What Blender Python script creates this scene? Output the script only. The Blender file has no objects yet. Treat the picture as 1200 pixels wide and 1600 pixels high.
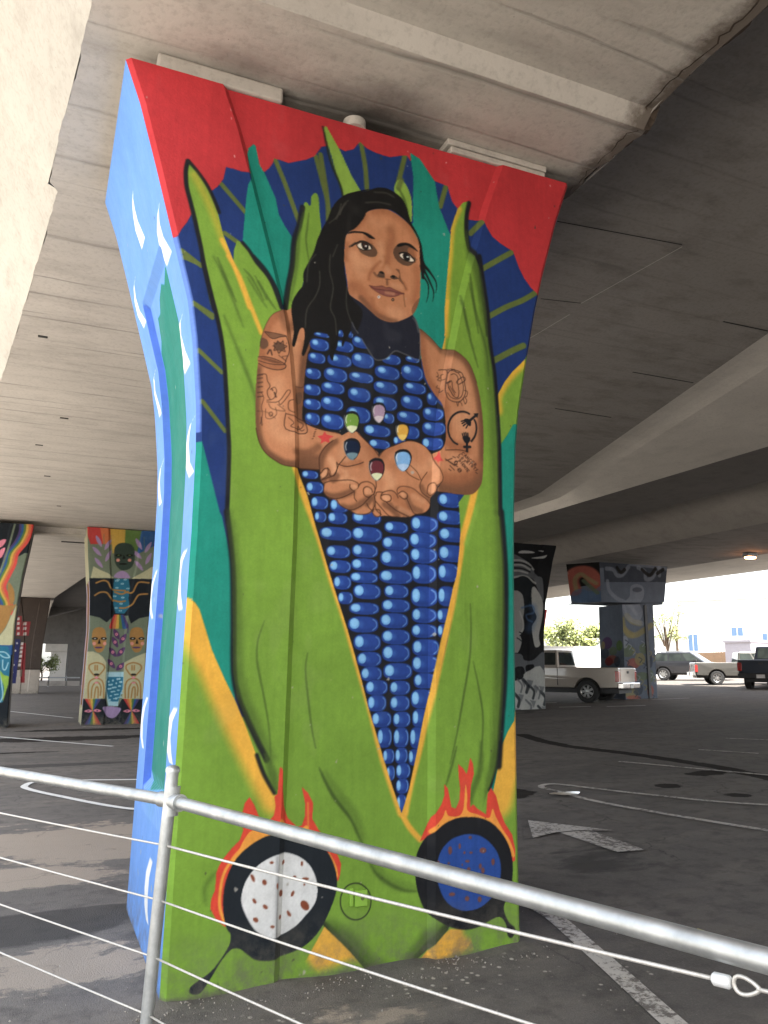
import bpy, bmesh, math, random
import numpy as np
from mathutils import Vector, Matrix
random.seed(7); rng = np.random.RandomState(5)
PI = math.pi
SC = bpy.context.scene
C = SC.collection

# ------------------------------------------------------------ camera
cam_data = bpy.data.cameras.new('camera'); cam = bpy.data.objects.new('camera', cam_data); C.objects.link(cam)
cam_data.sensor_fit = 'HORIZONTAL'; cam_data.sensor_width = 36.0; cam_data.lens = 36 * 1240 / 1200
cam_data.clip_start = .05; cam_data.clip_end = 3000
def nrm(v): return v / np.linalg.norm(v)
_y = nrm(np.array([-540., 239., 1240.])); _x = np.array([2977., 258., 1240.]); _x = nrm(_x - _y * _x.dot(_y)); _z = -np.cross(_x, _y); _z = -_z if _z[1] > 0 else _z
MC = np.stack([_x, _y, _z])
m4 = Matrix.Identity(4)
for i in range(3):
    m4[i][0] = MC[i][0]; m4[i][1] = -MC[i][1]; m4[i][2] = -MC[i][2]
m4[0][3], m4[1][3], m4[2][3] = 0, 0, 1.6
cam.matrix_world = m4
SC.camera = cam

# ------------------------------------------------------------ light
SUN_EL, SUN_AZ = math.radians(58), math.radians(172)     # azimuth, clockwise from +Y
world = bpy.data.worlds.new('World'); SC.world = world; world.use_nodes = True
wn = world.node_tree.nodes; wl = world.node_tree.links
bg = wn['Background']; sky = wn.new('ShaderNodeTexSky'); sky.sky_type = 'NISHITA'; sky.sun_disc = False
sky.sun_elevation = SUN_EL; sky.sun_rotation = SUN_AZ; sky.air_density = 1.2; sky.dust_density = 2.5; sky.ozone_density = 1.0
hsv = wn.new('ShaderNodeHueSaturation'); hsv.inputs['Saturation'].default_value = .38; hsv.inputs['Value'].default_value = 1.05; wl.new(sky.outputs[0], hsv.inputs['Color']); wl.new(hsv.outputs[0], bg.inputs[0]); bg.inputs[1].default_value = 0.15
sd = bpy.data.lights.new('sun', 'SUN'); sd.energy = 4.6; sd.angle = math.radians(.6); sd.color = (1, .95, .87)
sun = bpy.data.objects.new('sun', sd); C.objects.link(sun)
sdir = Vector((math.sin(SUN_AZ) * math.cos(SUN_EL), math.cos(SUN_AZ) * math.cos(SUN_EL), math.sin(SUN_EL)))
sun.rotation_euler = sdir.to_track_quat('Z', 'Y').to_euler()
SC.view_settings.view_transform = 'Standard'; SC.view_settings.look = 'None'; SC.view_settings.gamma = 1
SC.view_settings.exposure = 2.14
SC.cycles.max_bounces = 8; SC.cycles.diffuse_bounces = 6; SC.cycles.glossy_bounces = 4
SC.cycles.use_denoising = True

# ------------------------------------------------------------ helpers
def lin(c):
    c = np.asarray(c, float) / 255.
    return np.where(c <= .04045, c / 12.92, ((c + .055) / 1.055) ** 2.4)
def tag(o, label=None, cat=None, group=None, kind=None):
    if label: o['label'] = label
    if cat: o['category'] = cat
    if group: o['group'] = group
    if kind: o['kind'] = kind
    return o
def empty(name, loc, label, cat, group=None, rz=0):
    o = bpy.data.objects.new(name, None); C.objects.link(o); o.location = loc; o.rotation_euler = (0, 0, rz); o.empty_display_size = .2
    return tag(o, label, cat, group)
class MB:
    """collects shapes, then links them as one mesh object"""
    def __init__(s): s.v = []; s.f = []; s.m = []
    def add(s, vs, fs, mi=0):
        b = len(s.v); s.v += [tuple(map(float, p)) for p in vs]; s.f += [tuple(b + i for i in f) for f in fs]; s.m += [mi] * len(fs); return s
    def box(s, x0, x1, y0, y1, z0, z1, mi=0):
        return s.add([(x0,y0,z0),(x1,y0,z0),(x1,y1,z0),(x0,y1,z0),(x0,y0,z1),(x1,y0,z1),(x1,y1,z1),(x0,y1,z1)],
                     [(3,2,1,0),(4,5,6,7),(0,1,5,4),(1,2,6,5),(2,3,7,6),(3,0,4,7)], mi)
    def tube(s, pts, r, n=12, mi=0, cap=True):
        pts = [Vector(p) for p in pts]; rs = r if isinstance(r, (list, tuple)) else [r] * len(pts)
        vs = []; a = None
        for i, p in enumerate(pts):
            d = (pts[min(i + 1, len(pts) - 1)] - pts[max(i - 1, 0)]).normalized()
            if a is None: a = d.orthogonal().normalized()
            a = (a - d * a.dot(d)).normalized(); b = d.cross(a)
            vs += [p + (a * math.cos(t) + b * math.sin(t)) * rs[i] for t in [2 * PI * k / n for k in range(n)]]
        fs = [(i*n+k, i*n+(k+1)%n, (i+1)*n+(k+1)%n, (i+1)*n+k) for i in range(len(pts)-1) for k in range(n)]
        if cap: fs += [tuple(range(n))[::-1], tuple((len(pts)-1)*n+k for k in range(n))]
        return s.add(vs, fs, mi)
    def prism(s, poly, fa, fb, mi=0):
        """poly: 2-D outline; fa, fb map a 2-D point to the two end faces"""
        n = len(poly); va = [fa(*p) for p in poly]; vb = [fb(*p) for p in poly]
        s.add(va + vb, [tuple(range(n))[::-1], tuple(range(n, 2*n))] + [(k, (k+1) % n, n+(k+1) % n, n+k) for k in range(n)], mi); return s
    def build(s, name, mat, parent=None, smooth=False, bevel=0, label=None, fix=True):
        me = bpy.data.meshes.new(name); me.from_pydata(s.v, [], s.f); me.validate()
        o = bpy.data.objects.new(name, me); C.objects.link(o)
        for m in (mat if isinstance(mat, (list, tuple)) else [mat]): me.materials.append(m)
        if len(me.polygons) == len(s.m): me.polygons.foreach_set('material_index', s.m)
        if fix:
            bm = bmesh.new(); bm.from_mesh(me); bmesh.ops.recalc_face_normals(bm, faces=bm.faces); bm.to_mesh(me); bm.free()
        if bevel:
            b = o.modifiers.new('bevel', 'BEVEL'); b.width = bevel; b.segments = 2; b.limit_method = 'ANGLE'; b.angle_limit = math.radians(35)
        if smooth:
            me.shade_smooth() if smooth is True else me.shade_smooth()
            if smooth != True:
                try: me.set_sharp_from_angle(angle=math.radians(smooth))
                except Exception: pass
        if parent is not None: o.parent = parent
        if label: o['label'] = label
        return o
def copy_tree(o, parent=None):
    c = o.copy(); C.objects.link(c); c.parent = parent
    for ch in list(o.children): copy_tree(ch, c)
    return c

# ------------------------------------------------------------ materials
class NT:
    def __init__(s, name):
        s.m = bpy.data.materials.new(name); s.m.use_nodes = True; s.n = s.m.node_tree.nodes; s.l = s.m.node_tree.links
        s.b = s.n['Principled BSDF']; s.tc = s.n.new('ShaderNodeTexCoord')
    def set(s, **k):
        for a, v in k.items(): s.b.inputs[a.replace('_', ' ')].default_value = v
        return s
    def map(s, scale=(1,1,1), rot=(0,0,0), src='Object'):
        n = s.n.new('ShaderNodeMapping'); n.inputs['Scale'].default_value = scale; n.inputs['Rotation'].default_value = rot; s.l.new(s.tc.outputs[src], n.inputs['Vector']); return n.outputs[0]
    def noise(s, vec, scale, detail=6, rough=.6, dist=0):
        n = s.n.new('ShaderNodeTexNoise'); s.l.new(vec, n.inputs['Vector']); n.inputs['Scale'].default_value = scale; n.inputs['Detail'].default_value = detail; n.inputs['Roughness'].default_value = rough; n.inputs['Distortion'].default_value = dist; return n.outputs['Fac']
    def vor(s, vec, scale, feature='F1'):
        n = s.n.new('ShaderNodeTexVoronoi'); n.feature = feature; s.l.new(vec, n.inputs['Vector']); n.inputs['Scale'].default_value = scale; return n.outputs['Distance']
    def ramp(s, fac, stops):
        n = s.n.new('ShaderNodeValToRGB'); s.l.new(fac, n.inputs[0]); e = n.color_ramp.elements
        while len(e) < len(stops): e.new(.5)
        for k, (p, c) in enumerate(stops):
            e[k].position = p; e[k].color = (c, c, c, 1) if isinstance(c, (int, float)) else (*c, 1)
        return n.outputs[0]
    def mix(s, fac, a, b, mode='MIX'):
        n = s.n.new('ShaderNodeMix'); n.data_type = 'RGBA'; n.blend_type = mode
        for i, v in ((0, fac), (6, a), (7, b)):
            if isinstance(v, (int, float)): n.inputs[i].default_value = v if i == 0 else (v, v, v, 1)
            elif isinstance(v, tuple): n.inputs[i].default_value = (*v, 1)
            else: s.l.new(v, n.inputs[i])
        return n.outputs[2]
    def math(s, op, a, b=None, clamp=False):
        n = s.n.new('ShaderNodeMath'); n.operation = op; n.use_clamp = clamp
        for i, v in ((0, a), (1, b)):
            if v is None: continue
            if isinstance(v, (int, float)): n.inputs[i].default_value = v
            else: s.l.new(v, n.inputs[i])
        return n.outputs[0]
    def attr(s, name):
        n = s.n.new('ShaderNodeAttribute'); n.attribute_name = name; return n
    def sep(s, vec):
        n = s.n.new('ShaderNodeSeparateXYZ'); s.l.new(vec, n.inputs[0]); return n.outputs
    def col(s, o): s.l.new(o, s.b.inputs['Base Color']); return s
    def rough(s, o): s.l.new(o, s.b.inputs['Roughness']); return s
    def bump(s, h, strength=.3, dist=.01):
        n = s.n.new('ShaderNodeBump'); n.inputs['Strength'].default_value = strength; n.inputs['Distance'].default_value = dist; s.l.new(h, n.inputs['Height']); s.l.new(n.outputs[0], s.b.inputs['Normal']); return s
def plain(name, col, rough=.6, metal=0, var=.12, scale=6, coat=0, bump=0):
    t = NT(name); v = t.map(); n = t.noise(v, scale, 5)
    c = t.mix(t.ramp(n, [(.3, 0), (.7, 1)]), tuple(max(0, x * (1 - var)) for x in col), tuple(min(1, x * (1 + var)) for x in col)); t.col(c)
    t.set(Roughness=rough, Metallic=metal)
    if coat: t.set(Coat_Weight=coat, Coat_Roughness=.08)
    if bump: t.bump(t.noise(v, scale * 12, 4), bump, .004)
    return t.m
def concrete(name, base, dark, lines=0.0, streak=(1, 1, 1), grime=.5, seed=0.0, linecol=.45, soots=()):
    t = NT(name); v = t.map(); vs = t.map(streak)
    a = t.noise(v, .55, 8, .62, .3); b = t.noise(vs, 2.2, 8, .7); c = t.noise(v, 24, 5, .65)
    col = t.mix(t.ramp(a, [(.32, 0), (.68, 1)]), tuple(x * .9 for x in base), tuple(min(.9, x * 1.08) for x in base))
    col = t.mix(t.math('MULTIPLY', t.ramp(b, [(.48, 0), (.78, 1)]), grime), col, dark)
    col = t.mix(t.math('MULTIPLY', t.ramp(c, [(.35, 1), (.5, 0)]), .22), col, dark)
    pit = t.vor(v, 7.0); pits = t.ramp(pit, [(.0, 1), (.035, 0)])
    col = t.mix(t.math('MULTIPLY', pits, t.ramp(t.noise(v, .9, 2), [(.52, 0), (.6, .8)])), col, tuple(x * .25 for x in dark))
    h = c
    for (px_, py_, r0, r1, am) in soots:
        vd = t.n.new('ShaderNodeVectorMath'); vd.operation = 'DISTANCE'; t.l.new(t.map((1, 1.7, 0)), vd.inputs[0]); vd.inputs[1].default_value = (px_, py_*1.7, 0)
        f = t.math('ADD', vd.outputs['Value'], t.math('MULTIPLY', t.math('SUBTRACT', t.noise(t.map(), 2.5, 6, .7), .5), .9*r1)); col = t.mix(t.math('MULTIPLY', t.ramp(t.math('DIVIDE', f, r1), [(r0, 1), (1, 0)]), am), col, (.045, .036, .03))
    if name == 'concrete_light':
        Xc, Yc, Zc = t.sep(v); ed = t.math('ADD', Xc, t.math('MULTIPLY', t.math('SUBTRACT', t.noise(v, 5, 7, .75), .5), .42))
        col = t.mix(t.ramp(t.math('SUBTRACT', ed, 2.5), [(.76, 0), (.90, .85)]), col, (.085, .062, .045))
    if lines:
        # board-marked formwork: joints run across the deck, uneven and broken
        X, Y, Z = t.sep(v)
        wob = t.math('MULTIPLY', t.math('SUBTRACT', t.noise(t.map((.5, 2, 1)), 1.0, 3), .5), .16)
        yy = t.math('ADD', Y, wob)
        l1 = t.math('PINGPONG', t.math('MULTIPLY', yy, 1.0), .31); l1 = t.ramp(l1, [(0.0, 1), (.032, 0)])
        l2 = t.math('PINGPONG', t.math('ADD', t.math('MULTIPLY', yy, 1.0), .2), .437); l2 = t.ramp(l2, [(0.0, 1), (.02, 0)])
        brk = t.ramp(t.noise(t.map((.35, 3, 1)), 1.2, 4, .7), [(.42, 0), (.6, 1)])
        brk2 = t.ramp(t.noise(t.map((.25, 5, 1)), 2.1, 4, .7), [(.45, 0), (.6, 1)])
        L = t.math('ADD', t.math('MULTIPLY', l1, brk), t.math('MULTIPLY', l2, brk2), True)
        col = t.mix(t.math('MULTIPLY', L, lines), col, tuple(x * linecol for x in base))
        h = t.math('SUBTRACT', c, t.math('MULTIPLY', L, 2.0))
    t.col(col).set(Roughness=.9); t.bump(h, .35, .006)
    return t.m
def painted(name, rough=.7):
    t = NT(name); at = t.attr('paint'); v = t.map()
    n1 = t.noise(v, 3.0, 6, .6); n2 = t.noise(v, 60, 4, .6)
    col = t.mix(t.ramp(n1, [(.3, .0), (.75, .16)]), at.outputs['Color'], t.mix(1.0, at.outputs['Color'], (.78, .76, .72), 'MULTIPLY'))
    pit = t.ramp(t.vor(v, 9.0), [(.0, 1), (.022, 0)]); sel = t.ramp(t.noise(v, 1.7, 2), [(.55, 0), (.62, .7)])
    col = t.mix(t.math('MULTIPLY', pit, sel), col, t.mix(1.0, at.outputs['Color'], (.35, .35, .35), 'MULTIPLY'))
    # scuffed grey dirt just above the ground
    X, Y, Z = t.sep(v); low = t.ramp(Z, [(.0, 1), (.35, 0)])
    col = t.mix(t.math('MULTIPLY', low, t.ramp(t.noise(v, 9, 6, .7), [(.40, 0), (.66, .85)])), col, (.12, .11, .09))
    foot = t.ramp(t.math('ADD', Z, t.math('MULTIPLY', t.noise(v, 7, 7, .75), .09)), [(.045, 1), (.085, 0)]); col = t.mix(foot, col, (.10, .088, .075))
    drip = t.math('MULTIPLY', t.ramp(t.noise(t.map((9, 9, .35)), 2.0, 3, .5), [(.60, 0), (.72, .22)]), t.ramp(t.noise(v, .8, 2), [(.45, 0), (.6, 1)])); col = t.mix(drip, col, t.mix(1.0, at.outputs['Color'], (.55, .54, .5), 'MULTIPLY'))
    t.col(col); t.rough(t.ramp(n1, [(.3, rough - .1), (.7, rough + .12)])); t.b.inputs['Specular IOR Level'].default_value = .15
    t.bump(t.math('ADD', t.math('MULTIPLY', n2, .5), t.noise(v, 11, 5, .6)), .38, .008)
    return t.m

M = {}
M['conc'] = concrete('concrete_light', (.50, .46, .41), (.20, .17, .15), lines=.75, streak=(.5, 1.6, 1), grime=.5, linecol=.42, soots=((1.8, 4.32, .1, .75, .9), (3.35, 4.5, .1, .5, .7), (.9, 4.2, .1, .35, .4)))
M['conc_web'] = concrete('concrete_web', (.60, .56, .50), (.28, .26, .23), streak=(1, .4, 2), grime=.35)  # girder side paler: the light it catches is put into the albedo
M['conc_dark'] = concrete('concrete_old', (.30, .275, .25), (.10, .09, .08), lines=.35, streak=(.6, 1.2, 1), grime=.7)
M['conc_pad'] = concrete('concrete_pad', (.46, .42, .37), (.18, .16, .14), grime=.5)
M['conc_pale'] = concrete('concrete_pale', (.56, .53, .48), (.30, .28, .25), grime=.3)
M['conc_black'] = concrete('concrete_in_shade', (.10, .095, .09), (.04, .037, .035), grime=.7)  # near-black albedo carries the shade under the far decks
M['conc_deep'] = concrete('concrete_shaded_underside', (.17, .155, .14), (.08, .07, .065), grime=.6)  # girder underside: its shade is put into the albedo
M['conc_mid'] = concrete('concrete_side', (.40, .37, .33), (.2, .18, .16), grime=.5)
M['conc_cream'] = concrete('concrete_cream', (.43, .395, .335), (.2, .175, .14), streak=(.4, 1, 3), grime=.5)
M['bounce_conc'] = concrete('bounce_concrete', (.40, .37, .33), (.25, .22, .2), grime=.3)  # for the added ground slab that bounces sunlight
M['rust'] = concrete('rust_stain', (.085, .06, .042), (.05, .038, .03), grime=.9, streak=(3, 3, 3))
M['gap_dark'] = plain('dark_gap', (.03, .028, .026), .95)  # near-black stands in for the shade inside holes and slots
M['paint'] = painted('mural_paint')
M['galv'] = plain('galvanised_pipe', (.46, .47, .46), .46, .8, .22, 14)
M['cable'] = plain('steel_cable', (.58, .55, .50), .5, .55, .15, 120)
M['ferrule'] = plain('ferrule_sleeve', (.78, .78, .76), .4, .3, .04)
M['tyre'] = plain('tyre_rubber', (.022, .022, .023), .85)
M['black'] = plain('black_plastic', (.025, .025, .027), .55)
M['chrome'] = plain('chrome', (.75, .75, .75), .18, 1, .03)
M['rim'] = plain('alloy_rim', (.6, .6, .6), .3, .9, .05)
M['tail'] = plain('tail_light', (.35, .015, .012), .2, 0, .05, coat=1)
M['lens'] = plain('headlight_lens', (.7, .7, .7), .1, .2, .05, coat=1)
t = NT('car_glass'); t.col(t.mix(t.ramp(t.noise(t.map(), 1.5, 2), [(.4, 0), (.6, 1)]), (.02, .025, .025), (.045, .055, .05))); t.set(Roughness=.06, Coat_Weight=.6); M['glass'] = t.m
M['beige'] = plain('beige_car_paint', (.42, .375, .33), .32, .25, .04, 2, coat=1)
M['gunmetal'] = plain('gunmetal_car_paint', (.035, .037, .044), .3, .4, .04, 2, coat=1)
M['silver'] = plain('silver_car_paint', (.13, .125, .115), .35, .4, .05, 2, coat=1)
M['navyp'] = plain('dark_navy_car_paint', (.018, .022, .032), .3, .2, .04, 2, coat=1)
M['plate'] = plain('number_plate', (.6, .6, .6), .5)
M['stucco'] = plain('white_stucco', (.75, .74, .72), .8, 0, .05)
M['winblue'] = plain('window_glass', (.10, .16, .26), .1, 0, .1)
M['wood'] = plain('cedar_fence', (.42, .26, .15), .8, 0, .2, 9)
M['lilac'] = plain('shed_cladding', (.40, .37, .40), .6, 0, .05)
M['red'] = plain('red_sign_paint', (.55, .04, .05), .5)
M['steel'] = plain('grey_steel', (.30, .31, .32), .5, .6)
M['bark'] = plain('bark', (.12, .08, .05), .9, 0, .3, 12)
def leafmat(name, a, b):
    t = NT(name); t.col(t.mix(t.ramp(t.noise(t.map(), 1.6, 4), [(.35, 0), (.65, 1)]), a, b)); t.set(Roughness=.6); return t.m
M['leaf'] = leafmat('foliage', (.045, .09, .02), (.12, .17, .04))
M['leaf2'] = leafmat('foliage_yellow', (.10, .13, .025), (.17, .19, .05))
M['leaf3'] = leafmat('foliage_pale', (.20, .24, .07), (.34, .36, .13))
M['dryleaf'] = plain('fallen_leaf', (.45, .42, .14), .6)
# worn white road paint
t = NT('road_paint'); v = t.map(); n = t.noise(v, 22, 8, .75); n2 = t.noise(v, 2.5, 4, .6)
wear = t.ramp(t.math('ADD', n, t.math('MULTIPLY', t.math('SUBTRACT', n2, .5), .5)), [(.43, 0), (.53, 1)])
t.col(t.mix(wear, (.15, .13, .115), t.mix(t.noise(v, 8, 4), (.46, .42, .37), (.60, .56, .51)))); t.set(Roughness=.85); t.bump(n, .2, .003); M['line'] = t.m
t = NT('road_paint_fresh'); v = t.map(); n = t.noise(v, 14, 8, .7)
t.col(t.mix(t.ramp(n, [(.33, 0), (.42, 1)]), (.25, .24, .22), (.72, .71, .68))); t.set(Roughness=.8); M['line2'] = t.m

# asphalt: attributes tan / wet / dark (0..1) steer where stains and darker patches may lie, noise gives them their ragged shape
t = NT('asphalt'); v = t.map(); tan = t.attr('tan').outputs['Fac']; wet_dark = t.attr('wet_dark').outputs['Fac']; drk = t.attr('dark').outputs['Fac']; chip = t.attr('chip').outputs['Fac']
big = t.noise(v, .35, 6, .6, .4); fine = t.noise(v, 90, 4, .7); agg = t.vor(v, 120)
stretch = t.noise(t.map((.35, 1.0, 1), (0, 0, .35)), 1.5, 8, .68, .3)
col = t.mix(t.ramp(big, [(.3, 0), (.7, 1)]), (.105, .094, .085), (.155, .139, .126))
col = t.mix(t.ramp(stretch, [(.47, 0), (.66, .7)]), col, (.20, .175, .15))
col = t.mix(t.ramp(fine, [(.45, 0), (.75, .5)]), col, (.22, .20, .18))
mott = t.noise(v, 5.5, 8, .7)
col = t.mix(t.ramp(mott, [(.48, 0), (.66, .6)]), col, (.066, .059, .053))
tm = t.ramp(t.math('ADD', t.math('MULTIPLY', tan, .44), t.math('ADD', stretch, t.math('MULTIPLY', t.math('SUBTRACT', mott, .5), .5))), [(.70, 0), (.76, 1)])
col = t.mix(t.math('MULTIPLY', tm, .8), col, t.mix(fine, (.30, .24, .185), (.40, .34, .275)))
dm = t.ramp(t.math('ADD', t.math('MULTIPLY', drk, .7), t.math('MULTIPLY', stretch, .7)), [(.68, 0), (.74, 1)])
col = t.mix(t.math('MULTIPLY', dm, .75), col, (.040, .037, .035))
crk = t.n.new('ShaderNodeTexVoronoi'); crk.feature = 'DISTANCE_TO_EDGE'; crk.inputs['Scale'].default_value = .55
vm = t.n.new('ShaderNodeVectorMath'); vm.operation = 'ADD'; nz = t.n.new('ShaderNodeTexNoise'); nz.inputs['Scale'].default_value = 1.7; nz.inputs['Detail'].default_value = 8; t.l.new(v, nz.inputs['Vector']); t.l.new(v, vm.inputs[0]); sc_ = t.n.new('ShaderNodeVectorMath'); sc_.operation = 'SCALE'; sc_.inputs['Scale'].default_value = .9; t.l.new(nz.outputs['Color'], sc_.inputs[0]); t.l.new(sc_.outputs[0], vm.inputs[1]); t.l.new(vm.outputs[0], crk.inputs['Vector'])
ck = t.math('MULTIPLY', t.ramp(crk.outputs['Distance'], [(.0, 1), (.007, 0)]), t.ramp(t.noise(v, .7, 3), [(.48, 0), (.6, .6)])); col = t.mix(ck, col, (.02, .018, .016))
stn = t.ramp(t.vor(t.map((1, 1, 1)), 1.1), [(.05, 1), (.16, 0)]); col = t.mix(t.math('MULTIPLY', stn, t.ramp(t.noise(v, 6, 5, .7), [(.4, 0), (.6, .5)])), col, (.03, .027, .025))
cm = t.math('MULTIPLY', t.ramp(t.vor(t.map(), 17), [(.13, 1), (.25, 0)]), t.ramp(t.math('ADD', t.math('MULTIPLY', chip, .5), t.noise(v, 6, 6, .75)), [(.78, 0), (.9, 1)]))
col = t.mix(cm, col, (.46, .42, .36))
wm = t.ramp(t.math('ADD', t.math('MULTIPLY', wet_dark, .7), t.math('MULTIPLY', t.noise(v, 3.5, 7, .7), .6)), [(.66, 0), (.72, 1)])
col = t.mix(t.math('MULTIPLY', wm, .8), col, (.018, .016, .015))
t.col(col); t.rough(t.mix(wm, t.ramp(big, [(.3, .78), (.7, .95)]), .85)); t.l.new(t.mix(wm, (.25, .25, .25), (.02, .02, .02)), t.b.inputs['Specular IOR Level'])
t.bump(t.math('ADD', t.math('MULTIPLY', agg, -.8), t.math('MULTIPLY', mott, .8)), .5, .006); M['asphalt'] = t.m

PAL={'red':(196,42,48),'navy':(26,54,116),'rib':(98,112,52),'teal':(0,142,122),'green':(122,162,48),'dgreen':(72,96,36),'ltgreen':(140,178,62),'orange':(238,176,40),'yel':(226,178,30),'blk':(30,31,35),'hair':(26,25,24),'collar':(34,36,48),'hair2':(84,82,72),'skin':(196,128,84),'skin2':(164,100,62),'skin3':(120,78,52),'skinL':(222,158,112),'sline':(74,44,28),'flame':(226,62,34),'flameY':(246,160,44),'pan':(34,40,46),'white':(228,228,226),'brown':(140,70,42),'kb':(30,72,160),'grey':(110,110,110),'lip':(140,80,70),'lipd':(96,48,40),'eyew':(236,222,200),'shade':(84,62,48),'tat':(70,44,34),'star':(214,62,58),'bluet':(30,72,150),'g_green':(116,158,56),'g_cream':(222,226,180),'g_mauve':(176,146,170),'g_pale':(220,204,210),'g_gold':(226,170,50),'g_gold2':(240,200,90),'g_navy':(20,34,60),'g_slate':(110,140,150),'g_mar':(110,44,52),'g_sky':(122,176,226),'g_sky2':(170,200,232),'sage':(112,124,104),'cream':(186,184,146),'dk':(30,36,42),'red2':(190,56,52),'or2':(200,110,60),'ye2':(206,166,62),'gr2':(92,124,60),'bl2':(40,86,140),'vi2':(74,60,110),'lilac':(160,134,176),'och':(166,122,62),'facedk':(52,68,58),'cheek':(214,140,124),'blue3':(30,110,140),'pale3':(160,200,210),'tanw':(140,104,66),'pinkw':(230,150,150),'plum':(86,56,100),'pk':(226,130,150),'wgrey':(150,152,152),'mg':(96,100,106),'lg':(176,178,176),'vdk':(24,26,30),'flb':(70,110,160),'bw1':(126,110,98),'bw2':(96,78,68),'pale':(170,160,148),'ham':(104,116,134),'hamd':(66,74,88),'hamy':(150,142,96),'hamr':(170,90,76),'hamg':(104,120,92),'hamw':(150,160,176),'rb1':(212,70,60),'brk':(74,64,58),'fl_r':(140,48,52),'fl_b':(44,48,96),'fl_w':(190,184,178)}  # ham tones include the bluish haze over that pillar
SIDE="""
P|white|0|||1|4983,4644 5073,4621 5135,4564 5169,4481 5118,4327 4953,4327 5039,4481 5041,4564 5015,4621 4961,4644
P|white|0|||1|4389,4254 4510,4241 4607,4188 4635,4098 4564,3956 4372,3956 4485,4098 4497,4188 4442,4241 4363,4254
P|white|0|||1|5509,4326 5672,4308 5751,4235 5750,4128 5641,3997 5503,3997 5642,4128 5673,4235 5624,4308 5491,4326
P|white|0|||1|4445,3622 4606,3609 4675,3534 4647,3411 4560,3291 4368,3291 4497,3411 4565,3534 4538,3609 4419,3622
P|white|0|||1|5563,3673 5727,3648 5767,3556 5703,3445 5639,3342 5529,3342 5617,3445 5705,3556 5689,3648 5548,3673
P|white|0|||1|4327,2966 4481,2957 4568,2907 4614,2845 4600,2738 4458,2644 4293,2644 4464,2738 4506,2845 4488,2907 4430,2957 4305,2966
P|white|0|||1|5525,3013 5720,2980 5803,2890 5782,2789 5721,2711 5583,2711 5674,2789 5725,2890 5672,2980 5507,3013
P|white|0|||1|4498,2227 4673,2174 4715,2086 4653,1990 4522,1902 4390,1902 4491,1990 4540,2086 4511,2174 4366,2227
P|white|0|||1|5671,2244 5862,2167 5926,2070 5858,1986 5707,1917 5613,1917 5742,1986 5801,2070 5746,2167 5577,2244
P|white|0|||1|5651,1392 5810,1317 5874,1217 5814,1126 5675,1063 5581,1063 5698,1126 5749,1217 5694,1317 5557,1392
P|white|0|||1|4454,1382 4633,1308 4675,1218 4601,1148 4486,1095 4354,1095 4439,1148 4500,1218 4471,1308 4322,1382
P|white|0|||1|4928,533 5046,432 5063,341 5022,262 4920,210 4808,210 4882,262 4913,341 4906,432 4816,533
"""
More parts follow.
